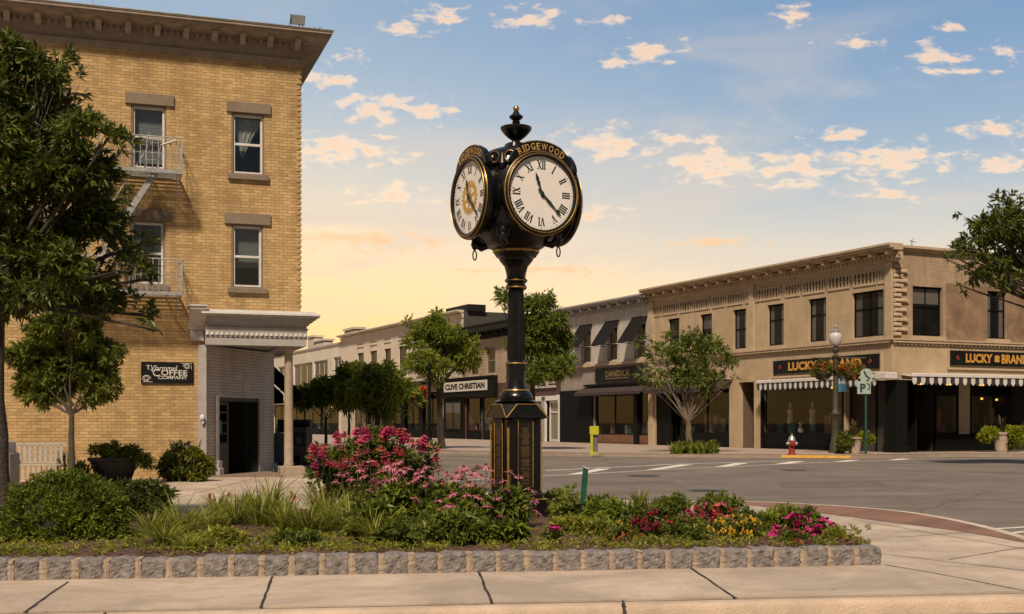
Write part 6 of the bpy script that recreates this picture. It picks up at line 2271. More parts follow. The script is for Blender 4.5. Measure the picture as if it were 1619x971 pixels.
# coneflowers: heads read from the photograph plant by plant
cf = [
    ('pink coneflower clump at the left of the group, in front of the tall pink bush', (590, 832), [(548, 748), (556, 757), (532, 762), (563, 735), (570, 742), (585, 728), (574, 752), (548, 730), (600, 745), (590, 760), (610, 758), (560, 770), (585, 775), (537, 750)], .24, .32),
    ('tall pink coneflower clump between the tall pink bush and the stone edging, with drooping petals', (640, 845), [(610, 735), (621, 738), (632, 748), (638, 742), (622, 755), (640, 765), (655, 758), (600, 765), (617, 768), (637, 778), (648, 740), (663, 752), (628, 730), (672, 765), (592, 757)], .26, .36),
    ('coneflower clump with dark cones and faded pink petals in the middle of the bed', (698, 846), [(662, 745), (672, 738), (684, 752), (680, 763), (690, 771), (700, 762), (668, 772), (657, 788), (662, 774), (696, 790), (688, 798), (704, 796), (710, 785), (664, 812)], .25, .32),
    ('coneflower clump with small dark seed heads left of the clock base', (745, 842), [(728, 742), (733, 738), (745, 752), (754, 738), (768, 735), (772, 741), (760, 752), (741, 763), (735, 770), (722, 748), (749, 745), (776, 758), (718, 765), (752, 768)], .22, .30),
    ('pink coneflowers reaching in front of the black clock base', (800, 838), [(807, 747), (820, 753), (800, 775), (812, 783), (785, 786), (836, 773), (843, 790), (830, 803), (846, 806), (850, 812), (775, 812), (790, 815), (760, 805), (842, 777), (795, 760)], .22, .26),
]
cf += [
    ('short pink coneflowers in front of the leafy middle of the bed', (720, 852), [(700, 805), (712, 798), (725, 792), (735, 803), (748, 796), (690, 815), (757, 785), (770, 800), (715, 780), (738, 782)], .24, .12),
    ('faded pink coneflowers between the two tall coneflower clumps', (706, 838), [(693, 742), (706, 748), (715, 758), (702, 765), (712, 772), (722, 778), (731, 756), (738, 745), (744, 768), (752, 775), (764, 770), (727, 768)], .22, .26),
]
for i, (lab, b_, hd, rx, h) in enumerate(cf):
    base = soil_pt(*b_)
    hh = heads_at(hd, base.y, .3)
    flower_plant('coneflower_plant', lab, base, hh, 'cone', (rx, h + .26, 300, 7, .12, .021), lm_bush if i % 2 else lm_mid, 60 + i, group='coneflowers in the middle of the bed')
# tall bush behind with flat pink heads
base = G(592, 815, .12)
hd = []
rp = random.Random(9)
for i in range(74):
    a = rp.uniform(-1, 1); 
    px = 592 + a * 100
    top = 683 + 30 * abs(a) ** 2.6
    py = top + (rp.random() ** 1.7) * 62 * (1 - .3 * abs(a))
    hd.append((px, py))
hh = [P3(x, y, base.y + rp.uniform(-.75, -.1) + (y - 683) * -.004) for x, y in hd]
t = thing('flowering_bush', 'tall rounded bush covered in flat pink and red flowers in the centre of the bed', 'bush', tuple(base))
r = np.random.default_rng(71)
B = [(p.x, p.y, p.z, rad) for p, rad in ((P3(592, 735, base.y), .52), (P3(540, 735, base.y), .42), (P3(645, 735, base.y), .44), (P3(590, 715, base.y + .2), .40), (P3(515, 755, base.y), .28), (P3(668, 750, base.y), .28), (P3(560, 775, base.y), .40), (P3(625, 775, base.y), .40))]
P_, O, cl = crown_points(B, 1900, r, sub=12, shell=.75)
V, Fq = spray_leaves(P_, O, 8, .085, .017, r, .8, .1)
part('leaves', MB().arr(V, Fq), lm_mid, t)
sm = MB()
for k_ in range(40):
    q = cl[k_ * 2]
    sm.tube(curve(base, q[:3], 5, 0, .03, rp), [.016, .013, .010, .008, .006, .003], 5)
for h in hh:
    sm.tube(curve(h - Vector((rp.uniform(-.04, .04), 0, .2)), h, 3), .004, 4)
part('stems', sm, stemm, t)
for h in hh:
    k_ = rp.random()
    me = rp.choice(FL['ros'] if k_ < .75 else FL['conered'])
    place('flower', me, t, h - base, (rp.uniform(-.5, .1), rp.uniform(-.3, .3), rp.uniform(0, 6)), rp.uniform(1.35, 2.1) if k_ < .75 else 1.5)
# right-hand flowers
def dome_heads(px, py, rx, ry, n, Y, seed, bias=1.3):
    q = random.Random(seed); out = []
    for i in range(n):
        a = q.uniform(0, PI); rr_ = q.random() ** (1 / bias)
        out.append(P3(px + math.cos(a) * rx * rr_, py - math.sin(a) * ry * rr_, Y - .42 + .25 * q.random()))
    return out
rf = [
    ('magenta_flowers', 'magenta flowering mound at the right end of the flower bed', (1270, 850), (1274, 850, 56, 40), 70, 'mag', (.34, .30, 420, 7, .07, .013), .95),
    ('coral_flowers', 'tall coral and pink flowering plant behind the yellow flowers', (1135, 840), (1128, 826, 50, 34), 58, 'pnk', (.34, .44, 380, 7, .07, .014), .95),
    ('yellow_flowers', 'small yellow button flowers between the coral and the magenta flowers', (1168, 852), (1165, 846, 52, 30), 60, 'yel', (.30, .30, 300, 8, .06, .008), 1.0),
    ('red_flowers', 'dark red and pink flowers left of the coral flowering plant', (1030, 852), (1028, 838, 42, 28), 22, 'red', (.32, .30, 330, 7, .07, .016), 1.0),
    ('pink_flowers', 'pink flowers at the back of the bed just right of the green stake', (955, 815), (945, 806, 28, 16), 12, 'pnk', (.22, .26, 200, 7, .07, .014), .9),
    ('orange_flowers', 'low plants with tiny orange and yellow flowers near the stone edging, right of the clock', (985, 857), (990, 853, 45, 14), 16, 'org', (.34, .16, 240, 7, .06, .012), .8),
    ('red_flowers', 'small red flowers hugging the stones under the magenta mound', (1262, 860), (1262, 860, 46, 7), 12, 'red', (.25, .10, 120, 7, .05, .010), .7),
    ('magenta_flowers', 'lone bright pink petunia at the foot of the clock base', (876, 856), (876, 838, 10, 8), 4, 'mag', (.10, .12, 60, 6, .07, .016), 1.3),
    ('yellow_flowers', 'few yellow flowers at the foot of the red flowers', (985, 850), (988, 838, 22, 14), 12, 'yel', (.20, .16, 120, 7, .06, .010), .9),
]
for i, (nm_, lab, b_, dm, n, kd, la, fs) in enumerate(rf):
    base = soil_pt(*b_, .14)
    hh = dome_heads(dm[0], dm[1], dm[2], dm[3], n, base.y, 80 + i)
    flower_plant(nm_, lab, base, hh, kd, la, [lm_bush, lm_mid, lm_olive, lm_dark][i % 4], 90 + i, fsc=fs, tilt=.6)
# leafy green perennials without flowers
lp = [
    ('loose green perennial just right of the clock base', (905, 826), .38, .34, 380, .09, .018, lm_mid),
    ('green perennial between the green stake and the pink flowers', (965, 835), .40, .28, 380, .09, .016, lm_lime),
    ('feathery green plants at the back edge of the bed, left of the coral flowers', (1055, 818), .36, .26, 330, .07, .010, lm_mid),
    ('feathery yellow-green tuft between the yellow and the magenta flowers', (1215, 850), .24, .26, 260, .07, .008, lm_lime),
    ('dark leafy perennial behind the evergreen shrub, left of the grass clumps', (232, 826), .36, .46, 460, .10, .016, lm_dark),
    ('dark bushy perennial with brownish tips beside the evergreen shrub', (205, 818), .26, .52, 300, .10, .015, lm_olive),
    ('broad green leaves under the coneflowers, near the stone edging', (650, 862), .50, .16, 300, .12, .028, lm_dark),
    ('broad green leaves under the coneflowers at the foot of the clock', (775, 860), .50, .16, 300, .12, .026, lm_bush),
    ('green leaves behind the clock base on its right', (880, 808), .30, .30, 260, .08, .014, lm_lime),
    ('fine green foliage behind the magenta mound', (1235, 840), .22, .30, 200, .07, .010, lm_lime),
]
lp += [
    ('mid green leafy filler at the left foot of the clock base', (725, 862), .34, .30, 300, .10, .018, lm_mid),
    ('mid green leafy filler below the left coneflowers', (600, 852), .36, .34, 320, .11, .020, lm_mid),
    ('low yellow-green filler between the clock base and the green stake', (898, 846), .30, .16, 220, .07, .012, lm_grass),
    ('low yellow-green filler in front of the green stake', (940, 852), .34, .18, 260, .07, .011, lm_grass),
    ('low green filler between the red and the coral flowers', (1085, 856), .30, .20, 240, .08, .012, lm_mid),
    ('trailing green tips spilling over the right corner stone', (1322, 860), .18, .12, 160, .07, .010, lm_grass),
    ('low green filler between the grass clumps and the stones, left', (355, 862), .36, .12, 220, .08, .012, lm_grass),
    ('low green filler between the grass clumps and the stones, middle', (470, 866), .40, .12, 240, .08, .012, lm_mid),
]
for i, (lab, b_, rx, h, n, L, W, m) in enumerate(lp):
    base = soil_pt(*b_, .14)
    t = thing('perennial_plant', lab, 'plant', tuple(base), group='leafy plants in the flower bed')
    mb = MB(); leafy(mb, tuple(base), rx, h, n, 8, L, W, np.random.default_rng(120 + i), .15)
    part('leaves', mb, m, t)
# grass-like day lilies
gl = [(238, 850, .46, .30), (282, 846, .50, .34), (330, 838, .42, .30), (372, 834, .46, .30), (412, 838, .62, .30), (448, 842, .56, .34), (486, 846, .60, .36), (520, 838, .66, .34),
      (556, 846, .52, .34), (430, 818, .62, .26), (505, 816, .58, .26), (345, 815, .40, .24), (300, 868, .22, .22), (590, 858, .40, .30), (390, 812, .50, .22), (262, 862, .30, .26),
      (1010, 812, .40, .16), (893, 812, .38, .16)]
where = ['beside the evergreen shrub', 'second from the evergreen shrub', 'in front of the entrance paving, left part', 'in front of the doorway of the brick building', 'tallest below the doorway of the brick building', 'under the corner column',
         'right of the corner column base', 'tall, at the left foot of the tall pink bush', 'against the left coneflowers', 'thin, at the rear of the bed below the corner column', 'thin, at the rear left of the tall pink bush', 'short, at the rear of the bed below the pilaster',
         'low, close to the stones on the left', 'low, between the stones and the left coneflowers', 'thin, at the rear of the bed below the dark doorway', 'low, at the right foot of the evergreen shrub', 'thin, behind the red flowers on the right', 'thin, right behind the clock base']
for i, (px, py, h, s_) in enumerate(gl):
    base = soil_pt(px, py, .15)
    t = MB(); r = np.random.default_rng(150 + i)
    blades(t, base, 90, h * r.uniform(1.0, 1.35), s_ * 1.7, .0075, r, seg=7)
    blades(t, base + Vector((.12, .05, 0)), 45, h * .8, s_ * 1.5, .0075, r, seg=6)
    solo('grass_clump', t, lm_grass, 'clump of arching strap leaves ' + where[i], 'grass clump', 'day lily clumps in the bed', origin=tuple(base))
# a few budding stalks above the grass
for i, (px, py, hx, hy) in enumerate(((330, 830, 331, 788), (395, 825, 362, 782), (440, 826, 462, 784), (470, 828, 466, 787), (545, 800, 541, 762), (350, 826, 338, 792), (410, 824, 408, 793))):
    base = soil_pt(px, py, .15)
    top = P3(hx, hy, base.y)
    t = thing('budding_stalk', ['thin stalk with a flat orange head at the left of the entrance paving', 'thin stalk with an orange head left of the doorway', 'pink-headed stalk below the corner column base', 'reddish stalk just right of the pink-headed one',
              'brownish stalk beside the tall pink bush', 'short stalk with an orange head next to the flat orange one', 'pale headed stalk below the dark doorway'][i], 'flower', tuple(base), group='flower stalks among the grass clumps')
    part('stem', MB().tube(curve(base, top, 5, 0, .01), .004, 5), stemm, t)
    place('flower', FL['conered' if i % 2 else 'org'][0], t, top - base, (-.2, .1, i), 1.0 if i % 2 else 1.8)
# low green cover along the front of the bed
r = np.random.default_rng(200)
mb = MB()
P_ = []
for i in range(900):
    px = r.uniform(-30, 1370)
    dens_ = .5 + .5 * math.sin(px * .021 + 1.2) * math.cos(px * .0087)
    py = r.uniform(848, 882) - (px / 1400) * 14
    if r.random() > .25 + .75 * dens_:
        continue
    P_.append(tuple(G(px, py, .15) + Vector((0, 0, .01))))
P_ = np.array(P_)
P_ = P_[(P_ - np.array([*wL])) @ np.array([*nW]) < -.22]
O = np.tile(np.array([[0, 0, 1.]]), (len(P_), 1))
for _ in range(3):
    Q = P_ + r.normal(size=P_.shape) * np.array([.05, .05, .004])
    V, Fq = spray_leaves(Q, O, 8, .055, .009, r, 1.1, .2)
    mb.arr(V, Fq)
solo('ground_cover', mb, lm_grass, 'low green weeds and ground cover along the front of the flower bed', 'ground cover', kind='stuff')
# scattered tiny yellow blossoms and petals
mb = MB()
for i in range(160):
    px = r.uniform(0, 1340); py = r.uniform(850, 880) - (px / 1400) * 14
    p = G(px, py, .17)
    if (p - wL).dot(nW) > -.25: continue
    s_ = r.uniform(.005, .012)
    mb.add([p + Vector((s_, 0, 0)), p + Vector((0, s_, s_ * .5)), p + Vector((-s_, 0, s_)), p + Vector((0, -s_, s_ * .3))], [(0, 1, 2, 3)])
solo('fallen_petals', mb, yellowp, 'tiny yellow petals scattered on the front of the flower bed', 'petals', kind='stuff')
# ============================================================ STREET FURNITURE
# green marker stake
base = G(918, 832, .12); top = P3(925, 738, base.y)
st = thing('marker_stake', 'narrow green metal stake leaning slightly, right of the clock', 'stake', tuple(base))
ax = (top - base)
b = MB()
s0 = base - Vector((0, 0, .08)); mid = base + ax * .40
b.tube([s0, mid], .018, 8); 
part('post', b, mat('stake_black', (.012, .018, .014), .5), st)
b = MB()
hw = Vector((.042, .004, 0)); th = Vector((0, .014, 0))
e0 = base + ax * .38; e1 = top
sh = Vector((0, 0, .035))
b.add([e0 - hw * .8 - th, e0 + hw - th, e1 + hw - th - sh, e1 - hw * .6 - th, e0 - hw * .8 + th, e0 + hw + th, e1 + hw + th - sh, e1 - hw * .6 + th],
      [(0, 1, 2, 3), (7, 6, 5, 4), (0, 4, 5, 1), (1, 5, 6, 2), (2, 6, 7, 3), (3, 7, 4, 0)])
part('marker_blade', b, mat('stake_green', (.01, .075, .05), .45, var=.3), st)
b = MB(); b.add([e1 - hw * .7 - th * 1.2, e1 + hw * 1.1 - th * 1.2 - sh, e1 + hw * 1.1 - th * 1.2 - sh + Vector((0, 0, .012)), e1 - hw * .7 - th * 1.2 + Vector((0, 0, .012)),
                 e1 - hw * .7 + th * 1.2, e1 + hw * 1.1 + th * 1.2 - sh, e1 + hw * 1.1 + th * 1.2 - sh + Vector((0, 0, .012)), e1 - hw * .7 + th * 1.2 + Vector((0, 0, .012))],
                [(0, 1, 2, 3), (7, 6, 5, 4), (0, 4, 5, 1), (1, 5, 6, 2), (2, 6, 7, 3), (3, 7, 4, 0)])
part('cap', b, whitewood, st)

# street lamp with two baskets
lp_ = G(1321, 716)
lpost = mat('lamp_post_olive', (.06, .055, .035), .55, .2, var=.3, scale=6)
lamp = thing('street_lamp', 'ornamental olive lamp post with a white acorn globe and hanging baskets', 'street lamp', tuple(lp_))
k_ = 57.4 / 1900
def lz(py):
    return H - (py - HY) * lp_.y / F
b = MB().lathe([(.34, 0), (.34, .10), (.27, .16), (.25, .50), (.21, .62), (.18, .9), (.15, 1.9), (.19, 1.96), (.24, 2.02), (.24, 2.10), (.17, 2.16), (.135, 2.3), (.11, 4.4), (.105, 5.0), (.16, 5.04), (.17, 5.12), (.10, 5.18),
                (.08, 5.25), (.14, 5.36), (.16, 5.46), (.08, 5.55), (.07, 5.62)], 20, tuple(lp_))
sc_ = lz(548) / 5.62
b.v = [(x, y, lp_.z + (z - lp_.z) * sc_) for x, y, z in b.v]
part('post', b, lpost, lamp, smooth=True)
zg = lz(548)
b = MB().lathe([(.12, 0), (.19, .04), (.27, .2), (.32, .42), (.30, .58), (.22, .66)], 20, tuple(lp_ + Vector((0, 0, zg))))
part('globe', b, mat('globe_glass', (.52, .50, .48), .2, var=.05), lamp, smooth=True)
b = MB().lathe([(.22, .66), (.24, .70), (.14, .80), (.07, .86), (.09, .92), (.03, 1.0), (.01, 1.06)], 16, tuple(lp_ + Vector((0, 0, zg))))
part('finial', b, mat('finial_grey', (.30, .29, .28), .4, .4), lamp, smooth=True)
b = MB()
b.tube([lp_ + Vector((-1.1, 0, lz(566))), lp_ + Vector((1.45, 0, lz(566)))], .03, 7)
b.tube([lp_ + Vector((0, 0, lz(583))), lp_ + Vector((.62, 0, lz(583)))], .02, 6); b.tube([lp_ + Vector((0, 0, lz(619))), lp_ + Vector((.62, 0, lz(619)))], .02, 6)
part('cross_arm', b, lpost, lamp)
for j, (px, w_) in enumerate(((1301, .62), (1346, .70))):
    c = P3(px, 588, lp_.y)
    hb = thing('hanging_basket', ['orange flowering hanging basket on the left arm of the street lamp', 'orange flowering hanging basket on the right arm of the street lamp'][j], 'hanging basket', tuple(c), group='hanging baskets on the lamp post')
    b = MB().lathe([(.12, -.42), (.30, -.34), (.44, -.12), (.46, 0)], 16, tuple(c)); part('basket', b, mat('basket_moss', (.04, .04, .02), .95, var=.3, scale=20), hb)
    b = MB()
    for a in range(3):
        b.tube([c + Vector((.44 * math.cos(a * 2.1), .44 * math.sin(a * 2.1), 0)), c + Vector((0, 0, .66))], .012, 4)
    part('chains', b, lpost, hb)
    r = np.random.default_rng(300 + j)
    Bl = [(c.x + x, c.y + y, c.z + z, .32) for x, y, z in ((-w_ * .7, 0, .05), (w_ * .7, 0, .05), (0, -.2, .1), (0, .2, .15), (-w_ * .35, 0, .2), (w_ * .35, -.1, .2), (0, -.3, -.12))]
    P_, O, cl = crown_points(Bl, 420, r, sub=8)
    V, Fq = spray_leaves(P_, O, 6, .10, .025, r); part('foliage', MB().arr(V, Fq), lm_mid, hb)
    P_, O, cl = crown_points(Bl, 300, r, sub=8, shell=.85)
    V, Fq = spray_leaves(P_, O, 5, .075, .03, r); part('blossoms', MB().arr(V, Fq), leafmat('petal_orange_basket' + str(j), (.42, .07, .015), (.62, .20, .03), .2), hb)
# banner hung beside the post
b = MB()
p0 = P3(1323.5, 584, lp_.y)
wv = []
for i in range(7):
    for k_ in range(9):
        s_, t_ = i / 6, k_ / 8
        wv.append(p0 + Vector((.46 * s_, .05 * math.sin(s_ * 5 + t_ * 3), -1.08 * t_)))
ff = [(i * 9 + k_, (i + 1) * 9 + k_, (i + 1) * 9 + k_ + 1, i * 9 + k_ + 1) for i in range(6) for k_ in range(8)]
b.add(wv, ff)
b.m = [0 if (f[0] % 9) > 4 or (f[0] // 9) < 1 else (1 if ((f[0] % 9) + (f[0] // 9)) % 3 else 2) for f in b.f]
bn = solo('banner', b, [mat('banner_blue', (.03, .12, .20), .8), mat('banner_pale', (.42, .40, .42), .8), mat('banner_teal', (.10, .25, .30), .8)], 'small blue and pale street banner hung beside the lamp post', 'banner')
# parking sign
bp_ = G(1369, 718)
ps = thing('parking_sign', 'green post with a square white sign bearing a P and a round-topped sign above', 'parking sign', tuple(bp_))
grn = mat('sign_post_green', (.012, .07, .055), .5, var=.2)
part('post', MB().tube([bp_, bp_ + Vector((0, 0, H - (586 - HY) * bp_.y / F))], .055, 8), grn, ps)
q = P3(1366, 612, bp_.y); sc_ = bp_.y / F
b = MB(); b.bbox(q.x - 11.5 * sc_, q.x + 10 * sc_, q.y - .09, q.y - .06, q.z - 11 * sc_, q.z + 9 * sc_, .02)
pl = part('sign_plate', b, mat('plate_pale_green', (.33, .40, .35), .6, var=.15), ps)
b = MB(); text(b, 'P', lambda x, y, z: Vector((q.x - 2.5 * sc_ + x, q.y - .093, q.z - 1.5 * sc_ + y)), w=.26, h=.40, weight=.05)
b.tube([Vector((q.x + 4 * sc_, q.y - .095, q.z + 6 * sc_)), Vector((q.x + 7.5 * sc_, q.y - .095, q.z + 3 * sc_)), Vector((q.x + 7.5 * sc_, q.y - .095, q.z - 3 * sc_)), Vector((q.x + 4 * sc_, q.y - .095, q.z - 4 * sc_))], .025, 5)
part('letter_p', b, mat('dark_green_paint', (.012, .05, .04), .6), pl)
q2 = P3(1369, 594, bp_.y)
b = MB(); w_ = .27
b.prism([(-w_, -.28), (w_, -.28), (w_, .12)] + [(w_ * math.cos(a), .12 + .2 * math.sin(a)) for a in [PI * i / 10 for i in range(1, 10)]] + [(-w_, .12)], -.015, .015,
        T=Matrix.Translation((q2.x, q2.y - .075, q2.z)) @ Matrix.Rotation(PI / 2, 4, 'X'))
up_ = part('upper_plate', b, MATS['plate_pale_green'], ps)
b = MB(); b.tube([Vector((q2.x - .12, q2.y - .10, q2.z + .2)), Vector((q2.x - .02, q2.y - .10, q2.z)), Vector((q2.x + .14, q2.y - .10, q2.z - .12)), Vector((q2.x + .02, q2.y - .10, q2.z - .24))], .035, 5)
part('arrow_mark', b, MATS['dark_green_paint'], up_)
# pot beside the lamp
def potplant(name, label, base, rp_, hp, mpot, seed, spikes, mounds, cat='planter', group=None):
    t = thing(name, label, cat, tuple(base), group=group)
    part('pot', MB().lathe([(rp_ * .66, 0), (rp_ * .72, hp * .06), (rp_ * .70, hp * .12), (rp_ * .86, hp * .7), (rp_ * .88, hp * .86), (rp_ * 1.0, hp * .88), (rp_ * 1.02, hp), (rp_ * .9, hp), (rp_ * .86, hp * .9)], 24, tuple(base)), mpot, t, smooth=True)
    r = np.random.default_rng(seed)
    for (n, h, s_, w, m) in spikes:
        mb = MB(); blades(mb, Vector(base) + Vector((0, 0, hp * .9)), n, h, s_, w, r); part('spiky_leaves', mb, m, t)
    for (dx_, dz_, rr_, n, L, W, m) in mounds:
        P_, O, cl = crown_points([(base[0] + dx_, base[1] - .1, base[2] + hp + dz_, rr_), (base[0] + dx_ * .6, base[1] - .1, base[2] + hp + dz_ * .4, rr_ * .8)], n, r, sub=10)
        V, Fq = spray_leaves(P_, O, 7, L, W, r); part('foliage', MB().arr(V, Fq), m, t)
    return t
potm = mat('pot_stone', (.34, .27, .22), .8, var=.2, scale=8, bump=.2)
potplant('flower_pot', 'pale pot with trailing dark vine and spiky leaves at the foot of the street lamp', G(1351, 717.5), .36, .78, potm, 310,
         [(26, 1.3, .7, .04, leafmat('spike_brown', (.05, .035, .015), (.20, .15, .05), .3))],
         [(-.55, -.25, .42, 500, .13, .03, lm_mid), (.55, -.05, .30, 260, .12, .03, lm_yel), (-.65, -.55, .3, 240, .13, .03, lm_dark)])
potplant('flower_pot', 'grey urn-shaped pot with bright yellow-green trailing plants outside the striped awning, far right', G(1583, 714.5), .42, .98, potm, 311,
         [(30, 1.4, .35, .045, lm_purple)], [(-.75, -.15, .38, 420, .15, .035, lm_yel), (.70, -.15, .42, 520, .15, .04, lm_yel), (.55, -.5, .34, 250, .14, .035, lm_mid)])
# hydrant
hb_ = G(1252, 719)
hy = thing('fire_hydrant', 'red fire hydrant with silver bonnet at the far kerb', 'fire hydrant', tuple(hb_))
redpaint = mat('hydrant_red', (.28, .02, .018), .45, var=.25, scale=12)
silver = mat('hydrant_silver', (.50, .47, .44), .35, .6, var=.2, scale=12)
b = MB().lathe([(.19, 0), (.19, .05), (.15, .06), (.135, .10), (.13, .56), (.16, .58), (.16, .62)], 20, tuple(hb_)); part('barrel', b, redpaint, hy, smooth=True)
b = MB().lathe([(.17, .62), (.17, .66), (.15, .70), (.12, .80), (.06, .86), (.045, .87), (.045, .94), (.02, .95)], 20, tuple(hb_)); part('bonnet', b, silver, hy, smooth=True)
for a in (0, PI, -PI / 2):
    T = Matrix.Translation(hb_ + Vector((0, 0, .50))) @ Matrix.Rotation(a, 4, 'Z') @ Matrix.Rotation(PI / 2, 4, 'Y')
    rr_ = 1.25 if a == -PI / 2 else 1.0
    b = MB().lathe([(.07 * rr_, .10), (.07 * rr_, .16), (.09 * rr_, .17), (.09 * rr_, .23), (.03, .235), (.03, .26)], 14, T=T); part('nozzle_cap', b, silver if a != -PI / 2 else redpaint, hy, smooth=True)
# yellow newspaper-style marker post by the far kerb
yb = G(937, 718.5)
yp = thing('yellow_kerb_sign', 'bright yellow post with a small yellow flag plate at the far kerb', 'sign', tuple(yb))
yellowpaint = mat('bright_yellow', (.42, .42, .01), .5, var=.1)
b = MB(); b.bbox(yb.x - .10, yb.x + .02, yb.y - .04, yb.y + .04, 0, 1.25, .01); b.bbox(yb.x - .14, yb.x + .25, yb.y - .1, yb.y + .1, -.0, .06, .01)
part('post', b, yellowpaint, yp)
b = MB(); b.bbox(yb.x - .14, yb.x + .28, yb.y - .05, yb.y + .05, .90, 1.28, .02); part('plate', b, yellowpaint, yp)
b = MB(); b.bbox(yb.x + .0, yb.x + .24, yb.y + .06, yb.y + .12, .12, .88, .02); part('rear_panel', b, mat('grey_purple', (.13, .12, .14), .7), yp)
# slim dark lamp post left of the lime tree
sb2 = G(679, 711)
sp_ = thing('slim_post', 'slim dark pole just left of the lime green tree', 'pole', tuple(sb2))
hh_ = H - (585 - HY) * sb2.y / F
part('shaft', MB().tube([sb2, sb2 + Vector((0, 0, hh_))], [.12, .07], 8), blackf, sp_)
part('foot', MB().lathe([(.22, 0), (.2, .3), (.13, .6), (.12, .7)], 12, tuple(sb2)), blackf, sp_)
part('collar', MB().lathe([(.08, hh_), (.14, hh_ + .05), (.10, hh_ + .3), (.02, hh_ + .5)], 10, tuple(sb2)), blackf, sp_)
# orange hanging basket by the green canopy
c = P3(665, 622, 100)
hb = thing('hanging_basket', 'orange hanging basket beside the green shop canopy', 'hanging basket', tuple(c))
r = np.random.default_rng(320)
P_, O, cl = crown_points([(c.x, c.y, c.z, .5)], 200, r); V, Fq = spray_leaves(P_, O, 6, .2, .06, r)
part('blossoms', MB().arr(V, Fq), MATS['petal_orange_basket0'], hb)
part('basket', MB().lathe([(.1, -.6), (.35, -.4), (.45, -.1)], 10, tuple(c)), MATS['basket_moss'], hb)

# bench and chair against the brick wall
bw_ = mat('bench_white', (.40, .37, .33), .6, var=.15, scale=8)
ironb = mat('iron_black', (.018, .02, .018), .5)
o_ = FC.P(FC.u(23, 1.6), 1.6, 0)
bl = 1.15
bn = thing('park_bench', 'white slatted bench against the yellow brick wall behind the evergreen shrub', 'bench', tuple(o_))
def bp3(u, o, z):
    return o_ + FC.d * u + FC.n * o + Vector((0, 0, z))
TB = Matrix(((FC.d.x, FC.n.x, 0, o_.x), (FC.d.y, FC.n.y, 0, o_.y), (0, 0, 1, 0), (0, 0, 0, 1)))
b = MB()
for i in range(9):
    x = .05 + i * .118
    b.box(x, x + .075, -.30, -.28, .50, .90, T=TB)
b.box(0, bl, -.31, -.27, .90, .96, T=TB); b.box(0, bl, -.31, -.27, .47, .50, T=TB)
part('backrest', b, bw_, bn)
b = MB()
for i in range(5):
    b.box(0, bl, -.25 + i * .1, -.17 + i * .1, .42, .45, T=TB)
part('seat', b, bw_, bn)
b = MB()
for i in range(9):
    x = .05 + i * .118
    b.box(x, x + .06, .24, .26, .08, .40, T=TB)
part('front_slats', b, bw_, bn)
for x in (0, bl - .05):
    b = MB()
    b.box(x, x + .05, -.30, -.25, 0, .47, T=TB); b.box(x, x + .05, .20, .25, 0, .62, T=TB); b.box(x, x + .05, -.27, .28, .62, .66, T=TB)
    part('arm_and_leg', b, ironb, bn)
o2 = FC.P(FC.u(90, 1.5), 1.5, 0)
ch = thing('garden_chair', 'low weathered wooden chair between the bench and the thin tree trunk', 'chair', tuple(o2))
TC = Matrix(((FC.d.x, FC.n.x, 0, o2.x), (FC.d.y, FC.n.y, 0, o2.y), (0, 0, 1, 0), (0, 0, 0, 1)))
wch = mat('weathered_wood', (.20, .15, .11), .8, var=.25, scale=10)
b = MB(); b.box(0, .42, -.2, .22, .38, .42, T=TC); part('seat', b, wch, ch)
b = MB()
for i in range(4):
    b.box(.02 + i * .105, .08 + i * .105, -.24, -.21, .42, .72, T=TC)
b.box(0, .42, -.245, -.20, .68, .74, T=TC)
part('backrest', b, wch, ch)
for x in (0, .38):
    for y in (-.2, .18):
        b = MB(); b.box(x, x + .04, y, y + .04, 0, .38, T=TC); part('leg', b, wch, ch)
    b = MB(); b.box(x, x + .05, -.2, .24, .56, .59, T=TC); b.box(x, x + .04, .18, .22, .42, .56, T=TC); part('armrest', b, wch, ch)
# litter bin at the left edge
lb = G(13, 788)
bi_ = thing('litter_bin', 'speckled concrete litter bin with a pale lid at the left edge behind the trunk', 'litter bin', tuple(lb))
agg = mat('pebble_concrete', (.27, .22, .18), .9, var=.45, scale=60, bump=.8, bscale=90)
b = MB(); b.bbox(lb.x - .26, lb.x + .13, lb.y - .25, lb.y + .25, 0, .88, .03); part('body', b, agg, bi_)
b = MB(); b.bbox(lb.x - .22, lb.x + .08, lb.y - .2, lb.y + .2, .883, 1.10, .03); part('lid', b, bw_, bi_)
# planters at the wall
pb = FC.P(FC.u(180, 2.0), 2.0, 0)
t = thing('bowl_planter', 'black bowl planter with trailing greenery against the yellow brick wall', 'planter', tuple(pb))
b = MB()
n = 24
prf = [(.38, 0), (.44, .05), (.60, .50), (.66, .52), (.66, .60), (.58, .60), (.56, .5)]
b.lathe(prf, n, tuple(pb)); b.v = [(pb.x + (x - pb.x) * .95, pb.y + (y - pb.y) * .6, z) for x, y, z in b.v]
part('bowl', b, mat('planter_black', (.018, .016, .015), .6, var=.3), t, smooth=True)
r = np.random.default_rng(330)
P_, O, cl = crown_points([(pb.x + x, pb.y, pb.z + .66, .24) for x in (-.35, -.12, .12, .35)] + [(pb.x + .05, pb.y, pb.z + .75, .2), (pb.x - .65, pb.y - .3, pb.z + .25, .25), (pb.x + .75, pb.y - .2, .4, .25)], 520, r)
V, Fq = spray_leaves(P_, O, 7, .14, .022, r); part('foliage', MB().arr(V, Fq), lm_mid, t)
mb = MB(); blades(mb, pb + Vector((0, 0, .6)), 26, .26, .45, .011, r); part('yellow_blades', mb, lm_yel, t)
pb = FC.P(FC.u(292, 1.9), 1.9, 0)
t = thing('dark_leaf_plant', 'large clump of dark purple-green paddle leaves against the brick wall', 'plant', tuple(pb))
mb = MB()
